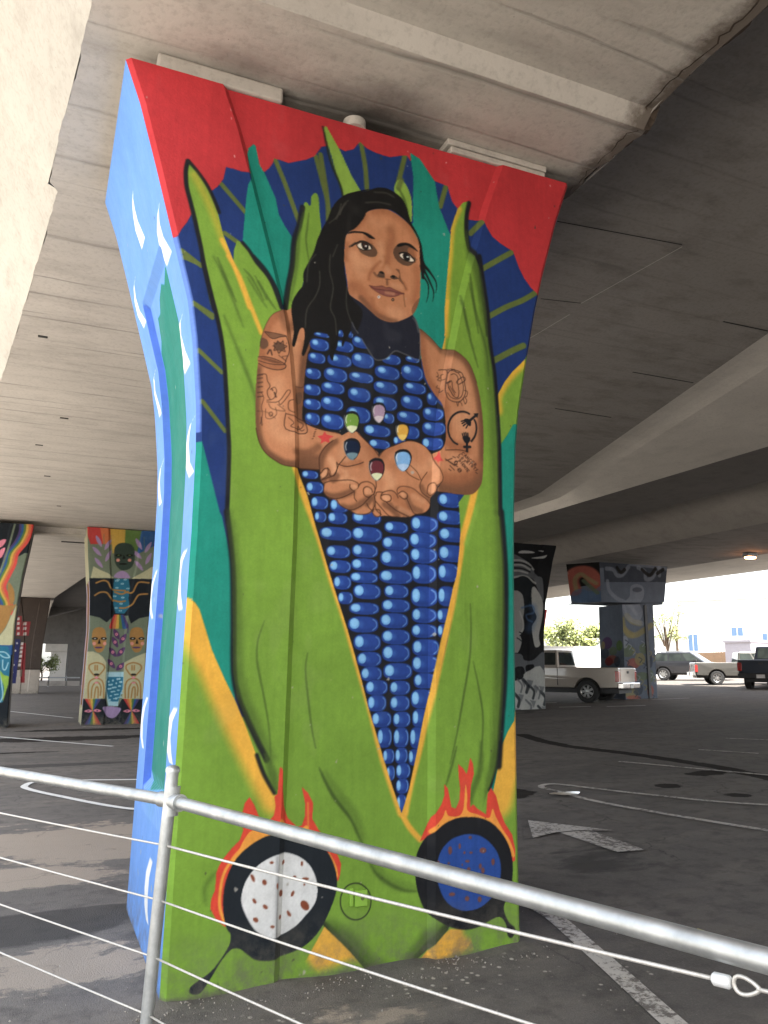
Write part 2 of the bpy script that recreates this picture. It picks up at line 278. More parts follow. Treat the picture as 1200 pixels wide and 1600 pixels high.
MAIN="""
P|red|0|||1|16,5098 3378,6299 3044,-434 378,-28
P|navy|0||navy|1|489,3905 530,3987 551,4039 579,4089 600,4145 650,4248 703,4315 741,4356 772,4414 781,4471 784,4495 826,4497 876,4492 926,4499 1022,4548 1051,4582 1075,4626 1079,4657 1118,4657 1171,4651 1231,4681 1284,4706 1338,4745 1364,4791 1382,4821 1370,4819 1427,4843 1477,4853 1542,4838 1600,4870 1643,4937 1688,4903 1763,4886 1854,4884 1946,4922 1978,4931 2009,4893 2182,4798 2233,4791 2281,4785 2294,4735 2315,4678 2351,4641 2440,4576 2504,4584 2531,4588 2557,4533 2599,4471 2663,4434 2729,4408 2762,4400 2782,4347 2808,4281 2845,4217 2898,4156 2953,4121 3271,4133 3044,-434 378,-28 115,3700
P|green|0|||1|945,1339 2661,1307 2793,1154 2738,-388 638,-68 570,1098
S|rib|28.3|5.7|1|navy||558,3908 670,3838
S|rib|28.0|5.6|1|navy||635,3607 747,3552
S|rib|30.0|6.0|1|navy||761,4379 915,4229
S|rib|29.5|5.9|1|navy||795,4071 878,4028
S|rib|31.6|6.3|1|navy||1088,4649 1158,4498 1251,4266
S|rib|32.6|6.5|1|navy||1347,4747 1396,4577 1431,4452 1438,4321
S|rib|32.7|6.5|1|navy||1378,4769 1419,4542 1443,4357
S|rib|34.2|6.8|1|navy||1651,4924 1682,4763 1694,4614
S|rib|35.3|7.1|1|navy||1962,4919 1939,4818 1908,4686
S|rib|36.4|7.3|1|navy||2265,4773 2223,4621
S|rib|39.5|7.4|1|navy||2536,4579 2449,4476
S|rib|39.5|7.4|1|navy||2750,4387 2660,4321 2496,4199
S|rib|39.3|7.4|1|navy||2943,4134 2828,4050 2694,3974 2553,3878
S|rib|43.1|9.6|1|navy||2825,3723 2732,3669 2590,3578
S|rib|26.4|5.7|1|navy||558,3873 667,3845
S|rib|26.1|5.6|1|navy||631,3609 748,3535
S|rib|25.8|5.5|1|navy||680,3331 816,3220
S|rib|25.3|5.4|1|navy||716,3037 849,2881
P|teal|0||tealL|1|593,2790 726,2808 758,2700 799,2561 840,2422 853,2399 923,2123 958,1849 965,1404 1126,1053 378,-28 185,2707
P|green|0||wedgeL|1|660,1963 701,1953 733,1926 757,1894 783,1822 834,1679 902,1541 970,1415 1026,1294 1113,1086 1211,921 1377,-190 378,-28 394,1920
S|orange|186.6|86.6|1|wedgeL||670,1974 706,1909 782,1733 855,1602 953,1404 1051,1218 1149,1042 1211,932
S|orange|66.3|46.4|1|wedgeL||639,1929 709,1864 757,1777
P|green|0||rgt|1|2901,3705 2805,3598 2727,3518 2668,3442 2609,3338 2576,3326 2508,-353 3044,-434 3247,3654
S|yel|75.3|47.1|1|rgt||2805,3598 2727,3518 2668,3442 2609,3338 2609,3244
P|teal|0||tealR|1|2725,3158 2682,3087 2626,3009 2552,2993 2474,-347 2752,-390 2882,3193
P|green|0||rgt2|1|2708,1344 2684,1294 2629,1221 2582,1136 2557,1027 2470,697 2406,-337 3044,-434 3134,1377
S|orange|283.0|88.9|1|rgt2||2706,1281 2611,1098 2548,954 2517,860
P|teal|0||tl1|1|951,4718 919,4680 914,4637 929,4530 942,4469 921,4417 912,4323 908,4214 902,4052 980,3945 1050,3863 1148,3676 1180,3731 1194,3849 1209,4044 1212,4155 1157,4229 1120,4294 1100,4390 1022,4546 990,4593 965,4708
P|teal|0||tl2|1|2001,4958 2072,4934 2135,4856 2182,4798 2215,4611 2277,4471 2324,4373 2313,3548 1962,3500 1962,4378 2023,4454 2024,4795
P|ltgreen|0||lf|1|1410,4983 1506,4836 1588,4677 1655,4581 1533,4505 1457,4761 1393,4955
S|dgreen|17.7|13.3|0.9|||1393,4970 1443,4757 1517,4583 1535,4520
S|blk|13.3|8.9|0.8|||1388,4969 1443,4742 1510,4596 1530,4519
P|ltgreen|1||lf|1|1924,4744 1977,4704 2011,4605 2008,4450 1970,4533 1886,4649
S|rib|37.4|14.0|0.8|||1939,4741 1916,4673
S|dgreen|23.2|18.6|0.8|lf||1919,4673 1962,4592 1993,4462
P|green|1||lf2|1|1282,4410 1319,4395 1326,4463 1352,4494 1371,4465 1381,4363 1392,4253 1369,4173 1345,4029 1302,3974 1279,3842 1238,3780 1215,3686 1174,3668 1187,3785 1207,3953 1228,4140 1251,4238
S|blk|37.0|12.3|0.9|||1270,4374 1251,4247 1223,4139 1215,3973 1194,3831 1178,3677
S|dgreen|12.6|12.6|0.8|lf2||1311,4346 1304,4251 1298,4157 1319,4032
S|dgreen|24.8|24.8|0.6|lf2||1275,4337 1253,4192 1241,3961 1213,3748
P|green|0||lf3|1|869,4040 903,4030 945,3991 989,3929 1049,3872 1094,3801 1149,3663 1285,3611 1234,3000 985,2961 872,3782 854,3909 852,3970
P|green|0||husk|1|563,4485 545,4406 552,4319 580,4221 604,4139 628,4058 652,3959 673,3860 702,3747 737,3597 722,3712 779,3527 817,3341 837,3154 860,2907 871,2786 876,2544 872,2436 880,2378 918,2134 935,1848 949,1569 975,1437 1043,1294 1135,1128 1135,1042 1203,935 1235,893 1351,769 1989,726 1946,796 1830,1216 1628,1821 1465,2253 1342,2580 1231,2865 1282,3388 1075,3582 959,3640 913,3765 850,3917 787,4060 749,4193 703,4306 617,4431
S|blk|26.9|11.5|1|||563,4474 555,4409 564,4314 590,4223 616,4133 640,4043 665,3945 690,3830 733,3668 757,3588
S|blk|23.6|11.8|0.95|||567,4475 617,4426 677,4353 721,4275 757,4195
S|orange|31.1|15.6|0.9|husk||781,4024 851,3899 913,3756 959,3640
S|yel|46.9|46.9|0.45|husk||603,4395 681,4264 752,4114 798,4001
S|dgreen|19.2|19.2|0.8|husk||762,3906 807,3803 877,3662
S|dgreen|15.7|15.7|0.7|lf3||917,3870 968,3819 1039,3703
S|dgreen|15.8|15.8|0.7|lf3||984,3840 1072,3709 1115,3657
S|blk|23.9|11.9|0.95|||902,4034 945,3991 989,3929 1050,3867 1094,3801 1148,3672
S|orange|27.2|15.5|0.9|||822,3932 889,3826 958,3666 1033,3495
S|dgreen|19.2|23.0|0.6|||736,3913 803,3794 858,3673 926,3515
S|dgreen|22.6|30.1|0.65|||814,3560 922,3320 1003,3128 1026,3004
S|dgreen|15.7|19.6|0.6|||939,3823 1006,3729 1059,3659
S|dgreen|15.8|19.7|0.6|||1003,3809 1057,3713
S|blk|25.7|11.0|1|||678,3873 728,3700 786,3503 821,3329 844,3130 867,2884 877,2762 880,2532 880,2413
S|blk|19.9|12.0|0.95|||972,3965 1051,3887 1120,3779 1148,3690
S|blk|34.1|17.0|0.95|||878,2425 923,2135 940,1849 952,1580 984,1437 1051,1294 1147,1117
S|dgreen|75.2|54.7|0.55|husk||893,2426 940,2136 958,1849 969,1580 1008,1447 1083,1293 1181,1127
S|dgreen|10.3|13.7|0.85|husk||1110,1842 1078,1738 1077,1625 1111,1480 1152,1291 1171,1095
S|dgreen|10.6|14.1|0.85|||1370,1674 1360,1581 1383,1398 1412,1227 1465,1036
S|blk|23.4|13.4|0.95|||1093,1141 1135,1042 1194,947
S|dgreen|47.0|30.2|0.7|husk||1140,1139 1178,1048 1207,950
P|green|0||huskR|1|2448,4718 2399,4695 2356,4638 2323,4548 2301,4472 2291,4329 2277,4206 2260,4026 2248,3888 2246,3696 2253,3712 2205,3530 2435,3393 2399,2713 2266,2538 2291,2420 2321,2303 2300,2067 2231,1759 2156,1498 2071,1209 1946,796 2057,643 2148,544 2406,684 2483,888 2557,1027 2585,1259 2610,1509 2630,1896 2634,2228 2620,2567 2609,2844 2614,3058 2588,3474 2553,3706 2542,3930 2514,4153 2493,4303 2502,4205 2466,4288 2441,4343 2428,4481 2435,4606 2453,4693
P|green|0||mid|1|1263,1135 1830,1216 1946,796 2057,643 2176,530 2214,275 1988,33 1689,39 1431,413 1205,752
S|blk|33.9|14.5|1|||2444,4701 2424,4603 2419,4479 2436,4372 2472,4299 2502,4215 2515,4078 2537,3895 2550,3750
S|yel|42.7|37.9|0.85|huskR||2367,4640 2318,4516 2300,4391 2288,4238 2267,4037 2253,3712
S|dgreen|19.0|19.0|0.85|huskR||2422,4158 2440,4013 2477,3752
S|dgreen|18.7|18.7|0.7|huskR||2356,3967 2385,3837 2414,3736
S|dgreen|57.8|43.4|0.6|huskR||2422,4480 2445,4293 2484,4131 2531,3844
S|blk|32.7|14.0|1|||2498,4304 2522,4124 2550,3916 2565,3678 2593,3475 2614,3058 2615,2845 2612,2553
S|dgreen|83.4|55.6|0.55|huskR||2468,4298 2525,3911 2551,3631 2583,3269 2583,2842 2581,2564
S|dgreen|18.6|18.6|0.8|huskR||2358,3999 2395,3782 2469,3515
S|dgreen|18.8|23.5|0.8|huskR||2416,4087 2460,3899 2535,3643 2548,3468
S|orange|22.9|13.7|0.9|huskR||2271,3952 2254,3801 2236,3593
S|yel|21.7|13.0|0.9|||2429,2688 2396,2549
S|blk|42.2|21.1|0.95|||2620,2567 2639,2228 2633,1896 2613,1509 2585,1259 2562,1026
S|dgreen|92.4|58.8|0.55|huskR||2589,2565 2608,2226 2602,1895 2585,1509 2556,1260 2528,1028
S|dgreen|12.1|16.1|0.9|||2386,1979 2388,1813 2373,1635 2326,1411 2280,1205 2236,1052
S|dgreen|12.1|16.1|0.9|||2399,1635 2436,1472 2461,1286 2434,1044
S|dgreen|15.5|19.3|0.9|huskR||2280,1145 2245,1034 2211,940
S|dgreen|39.3|31.4|0.7|huskR||2444,1164 2436,1018 2375,876 2370,829
S|blk|20.0|16.0|0.9|||2572,1160 2554,1054 2512,933 2491,894
S|dgreen|55.7|35.8|0.6|huskR||2547,1161 2524,1039 2492,918 2469,775
P|green|0||bot|1|1469,304 1494,255 1566,189 1639,118 1713,36 1775,-45 1963,-70 2001,5 2092,63 2212,165 2240,228 1834,482
P|orange|0||oL|1|1505,264 1578,178 1689,71 1800,-22 1838,-260 1268,-164 1262,13 1403,107
S|green|118.8|66.0|1|oL||1295,28 1476,-14 1665,12 1714,-36
S|green|116.4|51.7|1|oL||1279,190 1406,5
P|orange|0||oR|1|2001,1 2066,34 2118,81 2159,127 2226,169 2347,150 2373,47 2262,-102 1963,-70
S|green|169.4|81.0|1|oR||2157,-98 2276,-61 2482,1 2484,100
S|green|82.1|52.2|1|oR||2347,150 2429,96
P|green|0|||0.35|2150,-95 2151,-4 2290,-3 2665,0 2686,180 2430,151 2346,72
S|blk|47.2|27.0|1|bot||1494,255 1566,189 1639,118 1713,36 1763,9
S|dgreen|115.3|67.8|0.75|bot||1517,257 1602,185 1676,103 1750,32 1874,-5
S|blk|43.2|25.2|1|bot||1988,1 2066,55 2119,103 2199,177 2266,186
S|dgreen|107.3|57.2|0.7|bot||1963,15 2053,68 2119,125 2199,188
S|dgreen|17.5|17.5|0.9|||1453,1047 1529,911 1630,794 1681,702 1719,623
S|dgreen|56.2|42.1|0.35|||1490,1034 1566,909 1667,792 1712,678
S|dgreen|21.3|21.3|0.9|||1745,566 1796,485 1885,422 1963,387 2034,375
S|dgreen|57.0|42.7|0.35|||1770,553 1834,471 1924,419 2034,392
S|dgreen|16.5|39.5|0.25|||1265,663 1335,505 1273,393
S|dgreen|14.0|17.5|0.85|||1452,1058 1529,922 1630,794
S|dgreen|21.7|31.0|0.5|||902,581 852,516 861,436
S|dgreen|9.1|6.1|0.8|||936,67 965,1
S|orange|48.4|22.3|1|||1265,2716 1331,2560 1425,2332 1507,2090 1588,1874 1669,1624 1750,1375 1831,1094 1942,797
S|orange|48.1|20.1|1|||2431,2695 2387,2528 2335,2363 2311,2223 2259,1969 2196,1721 2130,1461 2063,1174 1997,948 1961,789
S|orange|33.0|14.7|1|||1942,797 1989,719 2057,646
S|ltgreen|34.4|17.2|0.5|||2448,2594 2361,2345
P|blk|0||corn|1|1245,3604 1643,3740 2059,3645 2090,3392 2170,3277 2229,3192 2244,2944 2304,2703 2308,2655 2305,2662 2319,2555 2324,2414 2315,2303 2293,2145 2268,2072 2234,1936 2198,1812 2156,1664 2118,1445 2078,1291 2038,1111 1990,920 1944,792 1889,933 1830,1096 1783,1238 1737,1373 1694,1523 1650,1667 1603,1811 1547,1964 1472,2176 1404,2379 1346,2566 1279,2718
K|corn|1342,3532 1457,3462
K|corn|1332,3441 1436,3379
K|corn|1317,3340 1410,3278
K|corn|1311,3239 1411,3176
K|corn|1312,3148 1414,3087
K|corn|1322,3063 1410,2993
K|corn|1365,3574 1461,3550
K|corn|1488,3545 1615,3480
K|corn|1455,3453 1604,3381
K|corn|1434,3363 1578,3281
K|corn|1420,3271 1561,3204
K|corn|1419,3179 1554,3099
K|corn|1423,3071 1559,2984
K|corn|1515,3614 1552,3573
K|corn|1582,3620 1612,3577
K|corn|1611,3596 1731,3524
K|corn|1610,3487 1752,3398
K|corn|1595,3361 1748,3301
K|corn|1589,3261 1730,3177
K|corn|1581,3138 1731,3045
K|corn|1808,3510 1932,3450
K|corn|1764,3429 1925,3348
K|corn|1756,3327 1911,3254
K|corn|1755,3227 1908,3147
K|corn|1819,3126 1890,3065
K|corn|1695,3040 1864,2973
K|corn|1728,2951 1861,2898
K|corn|1970,3522 2063,3486
K|corn|1941,3462 2088,3366
K|corn|1956,3349 2107,3282
K|corn|1939,3260 2082,3178
K|corn|1913,3155 2063,3084
K|corn|1939,3062 2061,2985
K|corn|1888,2986 1965,2934
K|corn|2118,3301 2188,3225
K|corn|2090,3202 2214,3122
K|corn|2086,3106 2225,3024
K|corn|2083,3004 2208,2931
K|corn|1311,2713 1407,2668
K|corn|1339,2649 1441,2584
K|corn|1370,2564 1472,2494
K|corn|1487,2561 1599,2486
K|corn|1393,2477 1463,2418
K|corn|1475,2481 1591,2415
K|corn|1627,2502 1804,2428
K|corn|1429,2392 1620,2320
K|corn|1626,2407 1811,2324
K|corn|1469,2285 1611,2217
K|corn|1628,2304 1786,2229
K|corn|1489,2200 1618,2132
K|corn|1624,2219 1786,2151
K|corn|1516,2111 1620,2037
K|corn|1618,2139 1787,2079
K|corn|1639,2070 1805,1988
K|corn|1544,2019 1632,1954
K|corn|1832,2453 1981,2387
K|corn|1818,2362 1986,2285
K|corn|1807,2279 1989,2187
K|corn|1802,2163 2011,2085
K|corn|1833,2074 1985,2000
K|corn|2006,2501 2168,2405
K|corn|1996,2400 2159,2307
K|corn|2001,2307 2161,2216
K|corn|2011,2204 2156,2096
K|corn|2006,2070 2160,1957
K|corn|2175,2652 2335,2568
K|corn|2171,2544 2344,2463
K|corn|2178,2438 2363,2354
K|corn|2175,2328 2351,2231
K|corn|2169,2214 2307,2110
K|corn|2167,2074 2285,1963
K|corn|1617,1962 1795,1898
K|corn|1610,1881 1790,1796
K|corn|1645,1782 1807,1692
K|corn|1667,1681 1812,1603
K|corn|1691,1598 1816,1521
K|corn|1720,1523 1853,1445
K|corn|1732,1440 1845,1354
K|corn|1759,1347 1877,1266
K|corn|1794,1259 1880,1155
K|corn|1828,1141 1897,1066
K|corn|1851,1050 1900,974
K|corn|1818,1989 1994,1917
K|corn|1808,1906 1981,1824
K|corn|1819,1812 1994,1732
K|corn|1822,1723 1993,1632
K|corn|1831,1619 2007,1531
K|corn|1870,1519 1995,1444
K|corn|1872,1435 1992,1354
K|corn|1890,1344 1997,1263
K|corn|1894,1255 1986,1152
K|corn|1904,1145 1980,1062
K|corn|1910,1060 1996,980
K|corn|1910,977 1986,900
K|corn|1913,891 1973,790
K|corn|2011,1944 2155,1860
K|corn|2009,1849 2154,1772
K|corn|2014,1759 2170,1666
K|corn|2012,1665 2164,1570
K|corn|2023,1562 2155,1480
K|corn|2004,1469 2140,1367
K|corn|2012,1358 2112,1260
K|corn|1997,1255 2086,1143
K|corn|1988,1134 2059,1050
K|corn|2160,1942 2258,1862
K|corn|2162,1849 2248,1773
P|skin|1||armL|1|1152,3660 1101,3626 1067,3572 1041,3494 1028,3412 1019,3292 1013,3161 1016,3033 1023,2919 1045,2839 1084,2781 1142,2743 1200,2721 1303,2721 1415,2727 1488,2734 1540,2845 1579,2916 1531,2960 1443,2965 1376,2977 1323,2996 1302,3026 1306,3146 1312,3281 1325,3418 1337,3502 1251,3713 1204,3687
S|skin3|56.5|33.9|1|armL||1018,3318 1015,3161 1017,3033 1025,2919 1048,2840 1084,2787 1142,2749 1206,2728 1303,2728 1408,2729
S|skin3|84.9|46.3|0.9|armL||1303,2753 1354,2772 1420,2779 1486,2825
S|skin3|46.2|30.8|0.7|armL||1269,2814 1353,2824 1405,2862
S|skin2|70.2|42.9|0.9|armL||1152,3653 1095,3605 1059,3524 1040,3427 1028,3320
S|skin3|55.9|40.0|0.6|armL||1152,3656 1174,3585 1207,3564 1305,3689
S|skin3|62.9|35.4|0.95|armL||1327,3486 1313,3375 1302,3266 1285,3170 1288,3044 1309,3021
S|skinL|83.9|76.3|0.6|armL||1140,3206 1132,3048 1130,2932 1195,2889 1299,2908
S|skinL|39.4|35.5|0.5|armL||1242,3540 1247,3364 1257,3232
S|sline|7.5|2.6|0.9|||1023,2919 1045,2839 1084,2781 1142,2743 1200,2721 1303,2721 1408,2726
S|sline|5.9|2.7|0.6|||1152,3660 1101,3626 1067,3572 1041,3494 1028,3412
S|sline|7.1|3.1|0.7|||1309,3021 1376,2990 1456,2967 1531,2960
S|tat|7.0|2.3|0.9|||1053,3506 1111,3507 1183,3502 1144,3489 1099,3471 1053,3503
P|shade|0|||0.6|1059,3504 1176,3501 1099,3472
P|shade|1|||0.75|1032,3463 1067,3459 1078,3427 1057,3400 1031,3406
P|shade|1|||0.8|1110,3439 1132,3457 1158,3454 1178,3431 1166,3409 1134,3403 1111,3420
S|tat|5.5|2.0|0.9|||1110,3449 1126,3442 1132,3463 1148,3449 1164,3469 1168,3446 1188,3439 1172,3423 1179,3404 1156,3407 1141,3388 1130,3406 1111,3400 1117,3421 1104,3428
S|tat|10.1|3.1|0.9|||1085,3399 1074,3373
S|tat|10.1|3.1|0.9|||1092,3400 1101,3371
P|skin2|1|||0.7|1020,3345 1071,3353 1129,3346 1182,3325 1179,3301 1137,3285 1073,3288 1025,3306
P|tat|1|||0.5|1030,3340 1097,3344 1162,3328 1098,3325
S|tat|7.0|2.3|0.9|||1020,3345 1071,3353 1129,3346 1182,3325 1179,3301 1137,3285 1073,3288 1025,3306
S|tat|6.2|2.3|0.9|||1024,3323 1079,3315 1130,3316 1182,3325
S|tat|7.1|2.8|0.85|||1183,3499 1201,3455 1202,3402 1187,3359 1178,3324
S|tat|5.9|2.3|0.8|||1141,3375 1187,3346 1161,3368 1193,3380
S|tat|8.4|4.6|0.75|||1021,3234 1049,3242
S|tat|8.4|4.6|0.75|||1022,3214 1050,3223
S|tat|8.4|4.6|0.75|||1023,3188 1051,3197
S|tat|8.3|4.5|0.75|||1024,3163 1052,3171
S|tat|8.3|4.5|0.75|||1025,3130 1053,3138
S|tat|8.3|4.5|0.75|||1026,3105 1054,3113
S|tat|6.1|2.3|0.9|||1024,3237 1068,3248 1079,3210 1096,3180 1081,3152 1085,3120 1099,3102
S|tat|5.3|2.3|0.9|||1097,3160 1122,3177 1135,3159 1130,3133 1121,3112 1105,3100 1080,3093
S|tat|9.9|3.8|0.8|||1106,3165 1113,3156
S|tat|11.5|3.8|0.8|||1123,3145 1133,3120
S|tat|5.8|2.3|0.85|||1080,3083 1150,3096 1199,3169 1216,3158 1163,3079 1150,3096
S|tat|5.3|2.3|0.8|||1090,3075 1113,3046 1190,3043 1144,3076
S|tat|5.3|2.3|0.8|||1047,3134 1061,3103 1050,3050 1058,3006 1047,2947
S|tat|4.9|2.3|0.8|||1075,3041 1077,2990 1109,2987 1140,3017 1132,3055
S|tat|4.9|1.9|0.8|||1095,3018 1108,3026 1117,3014 1105,3000 1094,3011
S|tat|9.4|5.6|0.6|||1052,2986 1057,2942
S|tat|4.9|2.3|0.6|||1026,3021 1082,3022 1134,2991
S|tat|7.1|3.9|0.7|||1258,3212 1291,3210 1304,3219
P|shade|1|||0.5|1259,3166 1298,3178 1293,3118 1261,3107
S|tat|6.2|2.3|0.9|||1241,3120 1211,3105 1209,3059 1236,3044 1249,3046
S|tat|6.9|2.3|0.9|||1194,3031 1196,2937 1324,2934 1329,2984 1296,3013 1194,3028
S|tat|6.2|2.3|0.85|||1210,3007 1244,2980 1225,2957 1265,2950 1297,2960 1310,2988 1270,3003
S|tat|6.2|2.3|0.8|||1272,2938 1277,2971 1298,2947 1317,2956
S|tat|5.1|1.6|0.8|||1384,2965 1392,2968
S|tat|5.1|1.6|0.8|||1381,2951 1388,2955
S|tat|5.1|1.6|0.8|||1376,2941 1384,2944
S|tat|5.1|1.6|0.8|||1375,2931 1383,2934
S|tat|5.1|1.6|0.8|||1373,2921 1381,2924
S|tat|5.0|1.6|0.8|||1366,2907 1374,2910
P|star|0|||1|1443,2962 1457,2944 1501,2939 1471,2919 1475,2897 1444,2900 1418,2883 1425,2910 1397,2927 1430,2937
P|skin|1||armR|1|2063,3722 2066,3624 2078,3521 2109,3391 2159,3309 2206,3248 2228,3119 2227,2987 2195,2926 2145,2897 2167,2828 2201,2740 2169,2666 2231,2658 2333,2653 2412,2664 2461,2708 2487,2768 2498,2931 2502,3079 2489,3258 2459,3405 2411,3520 2347,3578 2266,3611 2217,3610 2150,3669
S|skin3|71.3|44.5|0.95|armR||2241,3606 2346,3571 2411,3512 2459,3405 2489,3258 2502,3079 2498,2931 2487,2768 2453,2693 2396,2666 2309,2651 2208,2659
S|skin3|112.5|60.6|0.95|armR||2185,2696 2286,2699 2397,2724 2463,2781
S|skin2|78.3|60.9|0.8|armR||2208,2755 2302,2750 2398,2789 2448,2852
S|skin2|70.4|44.0|0.9|armR||2071,3716 2082,3521 2109,3406 2160,3324 2206,3263 2236,3120 2234,2988 2369,2946
S|skin3|40.3|31.4|0.7|armR||2063,3722 2150,3661 2217,3606
S|skinL|98.6|98.6|0.6|armR||2313,3489 2360,3360 2390,3214 2371,3078 2316,3145
S|skinL|78.6|69.9|0.5|armR||2288,2878 2384,2860
S|skinL|40.3|26.9|0.4|armR||2241,3591 2224,3490 2207,3367
S|sline|7.9|3.5|0.8|||2226,2929 2329,2941 2385,2933
S|sline|8.2|3.2|0.5|||2063,3722 2150,3669 2217,3610 2266,3611 2347,3578 2411,3520 2459,3405
S|tat|7.2|2.7|0.9|||2200,3463 2240,3470 2252,3449 2239,3372 2234,3312 2249,3269 2293,3253 2342,3267 2375,3325 2368,3392 2353,3450 2312,3466 2264,3470
S|tat|6.3|2.7|0.9|||2255,3442 2272,3460 2320,3452 2344,3418 2360,3360 2346,3298 2310,3274 2270,3280 2246,3306
S|tat|6.7|2.7|0.9|||2271,3430 2296,3441 2320,3422 2319,3384 2327,3325 2318,3286 2290,3290 2254,3344 2251,3374 2275,3389 2282,3341 2302,3314
S|tat|6.7|2.2|0.8|||2250,3344 2286,3289
S|tat|6.7|2.2|0.8|||2262,3353 2298,3299
S|tat|11.6|4.5|0.9|||2243,3373 2263,3383
S|tat|7.2|2.7|0.9|||2319,3377 2311,3390 2352,3427 2373,3422 2368,3403 2327,3374
S|tat|6.2|2.7|0.8|||2188,3447 2199,3426 2185,3416 2207,3412 2191,3395 2215,3391
S|tat|6.2|2.7|0.8|||2191,3357 2184,3342 2206,3337 2202,3311 2222,3325
S|tat|6.8|2.7|0.85|||2367,3339 2388,3334 2383,3303 2371,3294 2383,3273 2370,3249 2358,3285
S|tat|6.3|2.7|0.8|||2309,3255 2317,3227 2325,3254 2342,3252 2349,3235
S|tat|6.3|2.7|0.8|||2256,3472 2264,3459 2296,3471 2304,3454 2337,3455
S|tat|6.2|2.2|0.8|||2231,3438 2215,3428 2219,3399 2239,3402
S|blk|14.3|2.2|1|||2437,3151 2445,3134 2449,3116 2450,3097 2448,3077 2443,3058 2435,3039 2424,3023 2412,3007
S|blk|14.1|2.2|1|||2311,2976 2294,2982 2280,2991 2269,3004 2258,3018 2252,3035 2247,3052 2246,3071 2247,3090 2252,3109 2260,3128 2270,3145 2282,3160 2297,3173 2314,3184 2331,3191 2349,3195 2367,3196 2384,3193 2400,3187
P|blk|1|||1|2364,3148 2389,3154 2411,3142 2408,3109 2388,3110 2372,3126 2360,3136
S|blk|16.2|1.8|1|||2401,3141 2450,3185
P|blk|0|||1|2430,3193 2467,3201 2458,3167
S|blk|8.9|1.8|1|||2341,3130 2360,3137
S|blk|8.9|1.8|1|||2346,3116 2364,3127
S|blk|8.9|1.8|1|||2355,3102 2372,3117
S|blk|8.9|1.8|1|||2375,3090 2384,3106
P|blk|1|||1|2350,3031 2379,3038 2403,3030 2402,3008 2378,2987 2354,3006
S|blk|16.8|1.8|1|||2380,2998 2379,2939
S|blk|16.8|1.8|1|||2360,2964 2403,2969
S|blk|8.8|1.8|1|||2347,3049 2353,3032
S|blk|8.9|1.8|1|||2360,3056 2365,3037
S|blk|8.9|1.8|1|||2373,3060 2377,3040
S|blk|8.9|1.8|1|||2387,3058 2388,3040
S|tat|4.8|1.3|0.9|||2360,2922 2354,2928 2345,2923 2341,2914 2349,2910
S|tat|4.8|1.3|0.9|||2355,2903 2374,2914 2367,2895
S|tat|4.8|1.3|0.9|||2363,2908 2370,2903
S|tat|4.8|1.3|0.9|||2373,2891 2386,2905 2383,2884 2396,2898
S|tat|4.8|1.3|0.9|||2412,2884 2406,2890 2397,2885 2393,2876 2401,2872
S|tat|4.9|1.3|0.9|||2431,2873 2421,2880 2408,2865 2418,2858
S|tat|4.9|1.3|0.9|||2414,2873 2421,2867
S|tat|4.9|1.3|0.9|||2425,2853 2439,2867 2444,2858 2439,2855 2432,2860 2435,2845
S|tat|4.8|1.3|0.9|||2333,2916 2319,2905 2325,2898
S|tat|4.8|1.3|0.9|||2351,2895 2341,2893 2337,2884 2349,2885 2351,2895
S|tat|4.8|1.3|0.9|||2371,2873 2362,2878 2362,2868 2350,2870
S|tat|4.8|1.3|0.9|||2372,2865 2384,2878 2389,2870 2384,2867 2378,2871 2381,2858
S|tat|4.8|1.3|0.9|||2404,2864 2392,2851
S|tat|4.8|1.3|0.9|||2420,2852 2410,2848 2408,2839 2419,2842 2420,2852
S|tat|4.9|1.3|0.9|||2432,2844 2442,2836
S|tat|4.8|1.3|0.9|||2437,2840 2425,2827
S|tat|4.9|1.3|0.9|||2457,2826 2446,2829 2448,2819 2435,2819
S|tat|4.8|1.3|0.9|||2332,2880 2333,2869 2325,2865 2319,2869 2332,2880
S|tat|4.8|1.3|0.9|||2346,2865 2333,2854
S|tat|4.8|1.3|0.9|||2361,2848 2354,2856 2341,2846 2348,2838
S|tat|4.8|1.3|0.9|||2348,2851 2352,2845
S|tat|4.8|1.3|0.9|||2352,2834 2365,2844 2359,2826 2372,2837
S|tat|4.8|1.3|0.9|||2376,2832 2384,2824
S|tat|4.8|1.3|0.9|||2380,2828 2367,2818
S|tat|4.8|1.3|0.9|||2394,2813 2387,2820 2374,2810 2381,2803
S|tat|4.8|1.3|0.9|||2381,2815 2385,2810
S|tat|6.1|1.7|0.9|||2225,2871 2288,2835
S|tat|6.1|1.7|0.9|||2229,2861 2273,2880
S|tat|6.1|1.7|0.9|||2288,2857 2312,2866
S|tat|6.1|1.7|0.9|||2284,2842 2308,2844
S|tat|6.0|1.7|0.9|||2256,2832 2287,2806
S|tat|6.1|1.7|0.9|||2311,2816 2335,2804
S|tat|6.0|1.7|0.9|||2248,2809 2264,2800
S|tat|6.2|1.8|0.9|||2439,2807 2451,2801
S|tat|6.1|1.7|0.9|||2277,2892 2296,2887
S|tat|6.1|1.7|0.9|||2308,2895 2320,2888
S|tat|6.1|1.7|0.9|||2225,2871 2311,2830
S|tat|6.1|1.7|0.9|||2311,2809 2323,2821 2337,2811 2323,2797 2311,2807
S|tat|5.6|1.7|0.9|||2288,2857 2300,2867 2310,2858 2297,2843 2288,2855
P|collar|0|||1|1597,3740 1606,3674 1636,3638 1679,3570 1731,3495 1765,3463 1808,3468 1843,3488 1895,3541 1956,3533 2018,3517 2068,3512 2068,3690 2046,3773 1992,3832 1815,3764
S|grey|9.5|2.6|0.6|||1606,3679 1636,3638 1679,3570 1731,3495 1765,3463 1808,3468 1843,3488 1895,3541 1956,3533 2018,3517 2066,3514 2068,3690 2050,3756 2019,3811
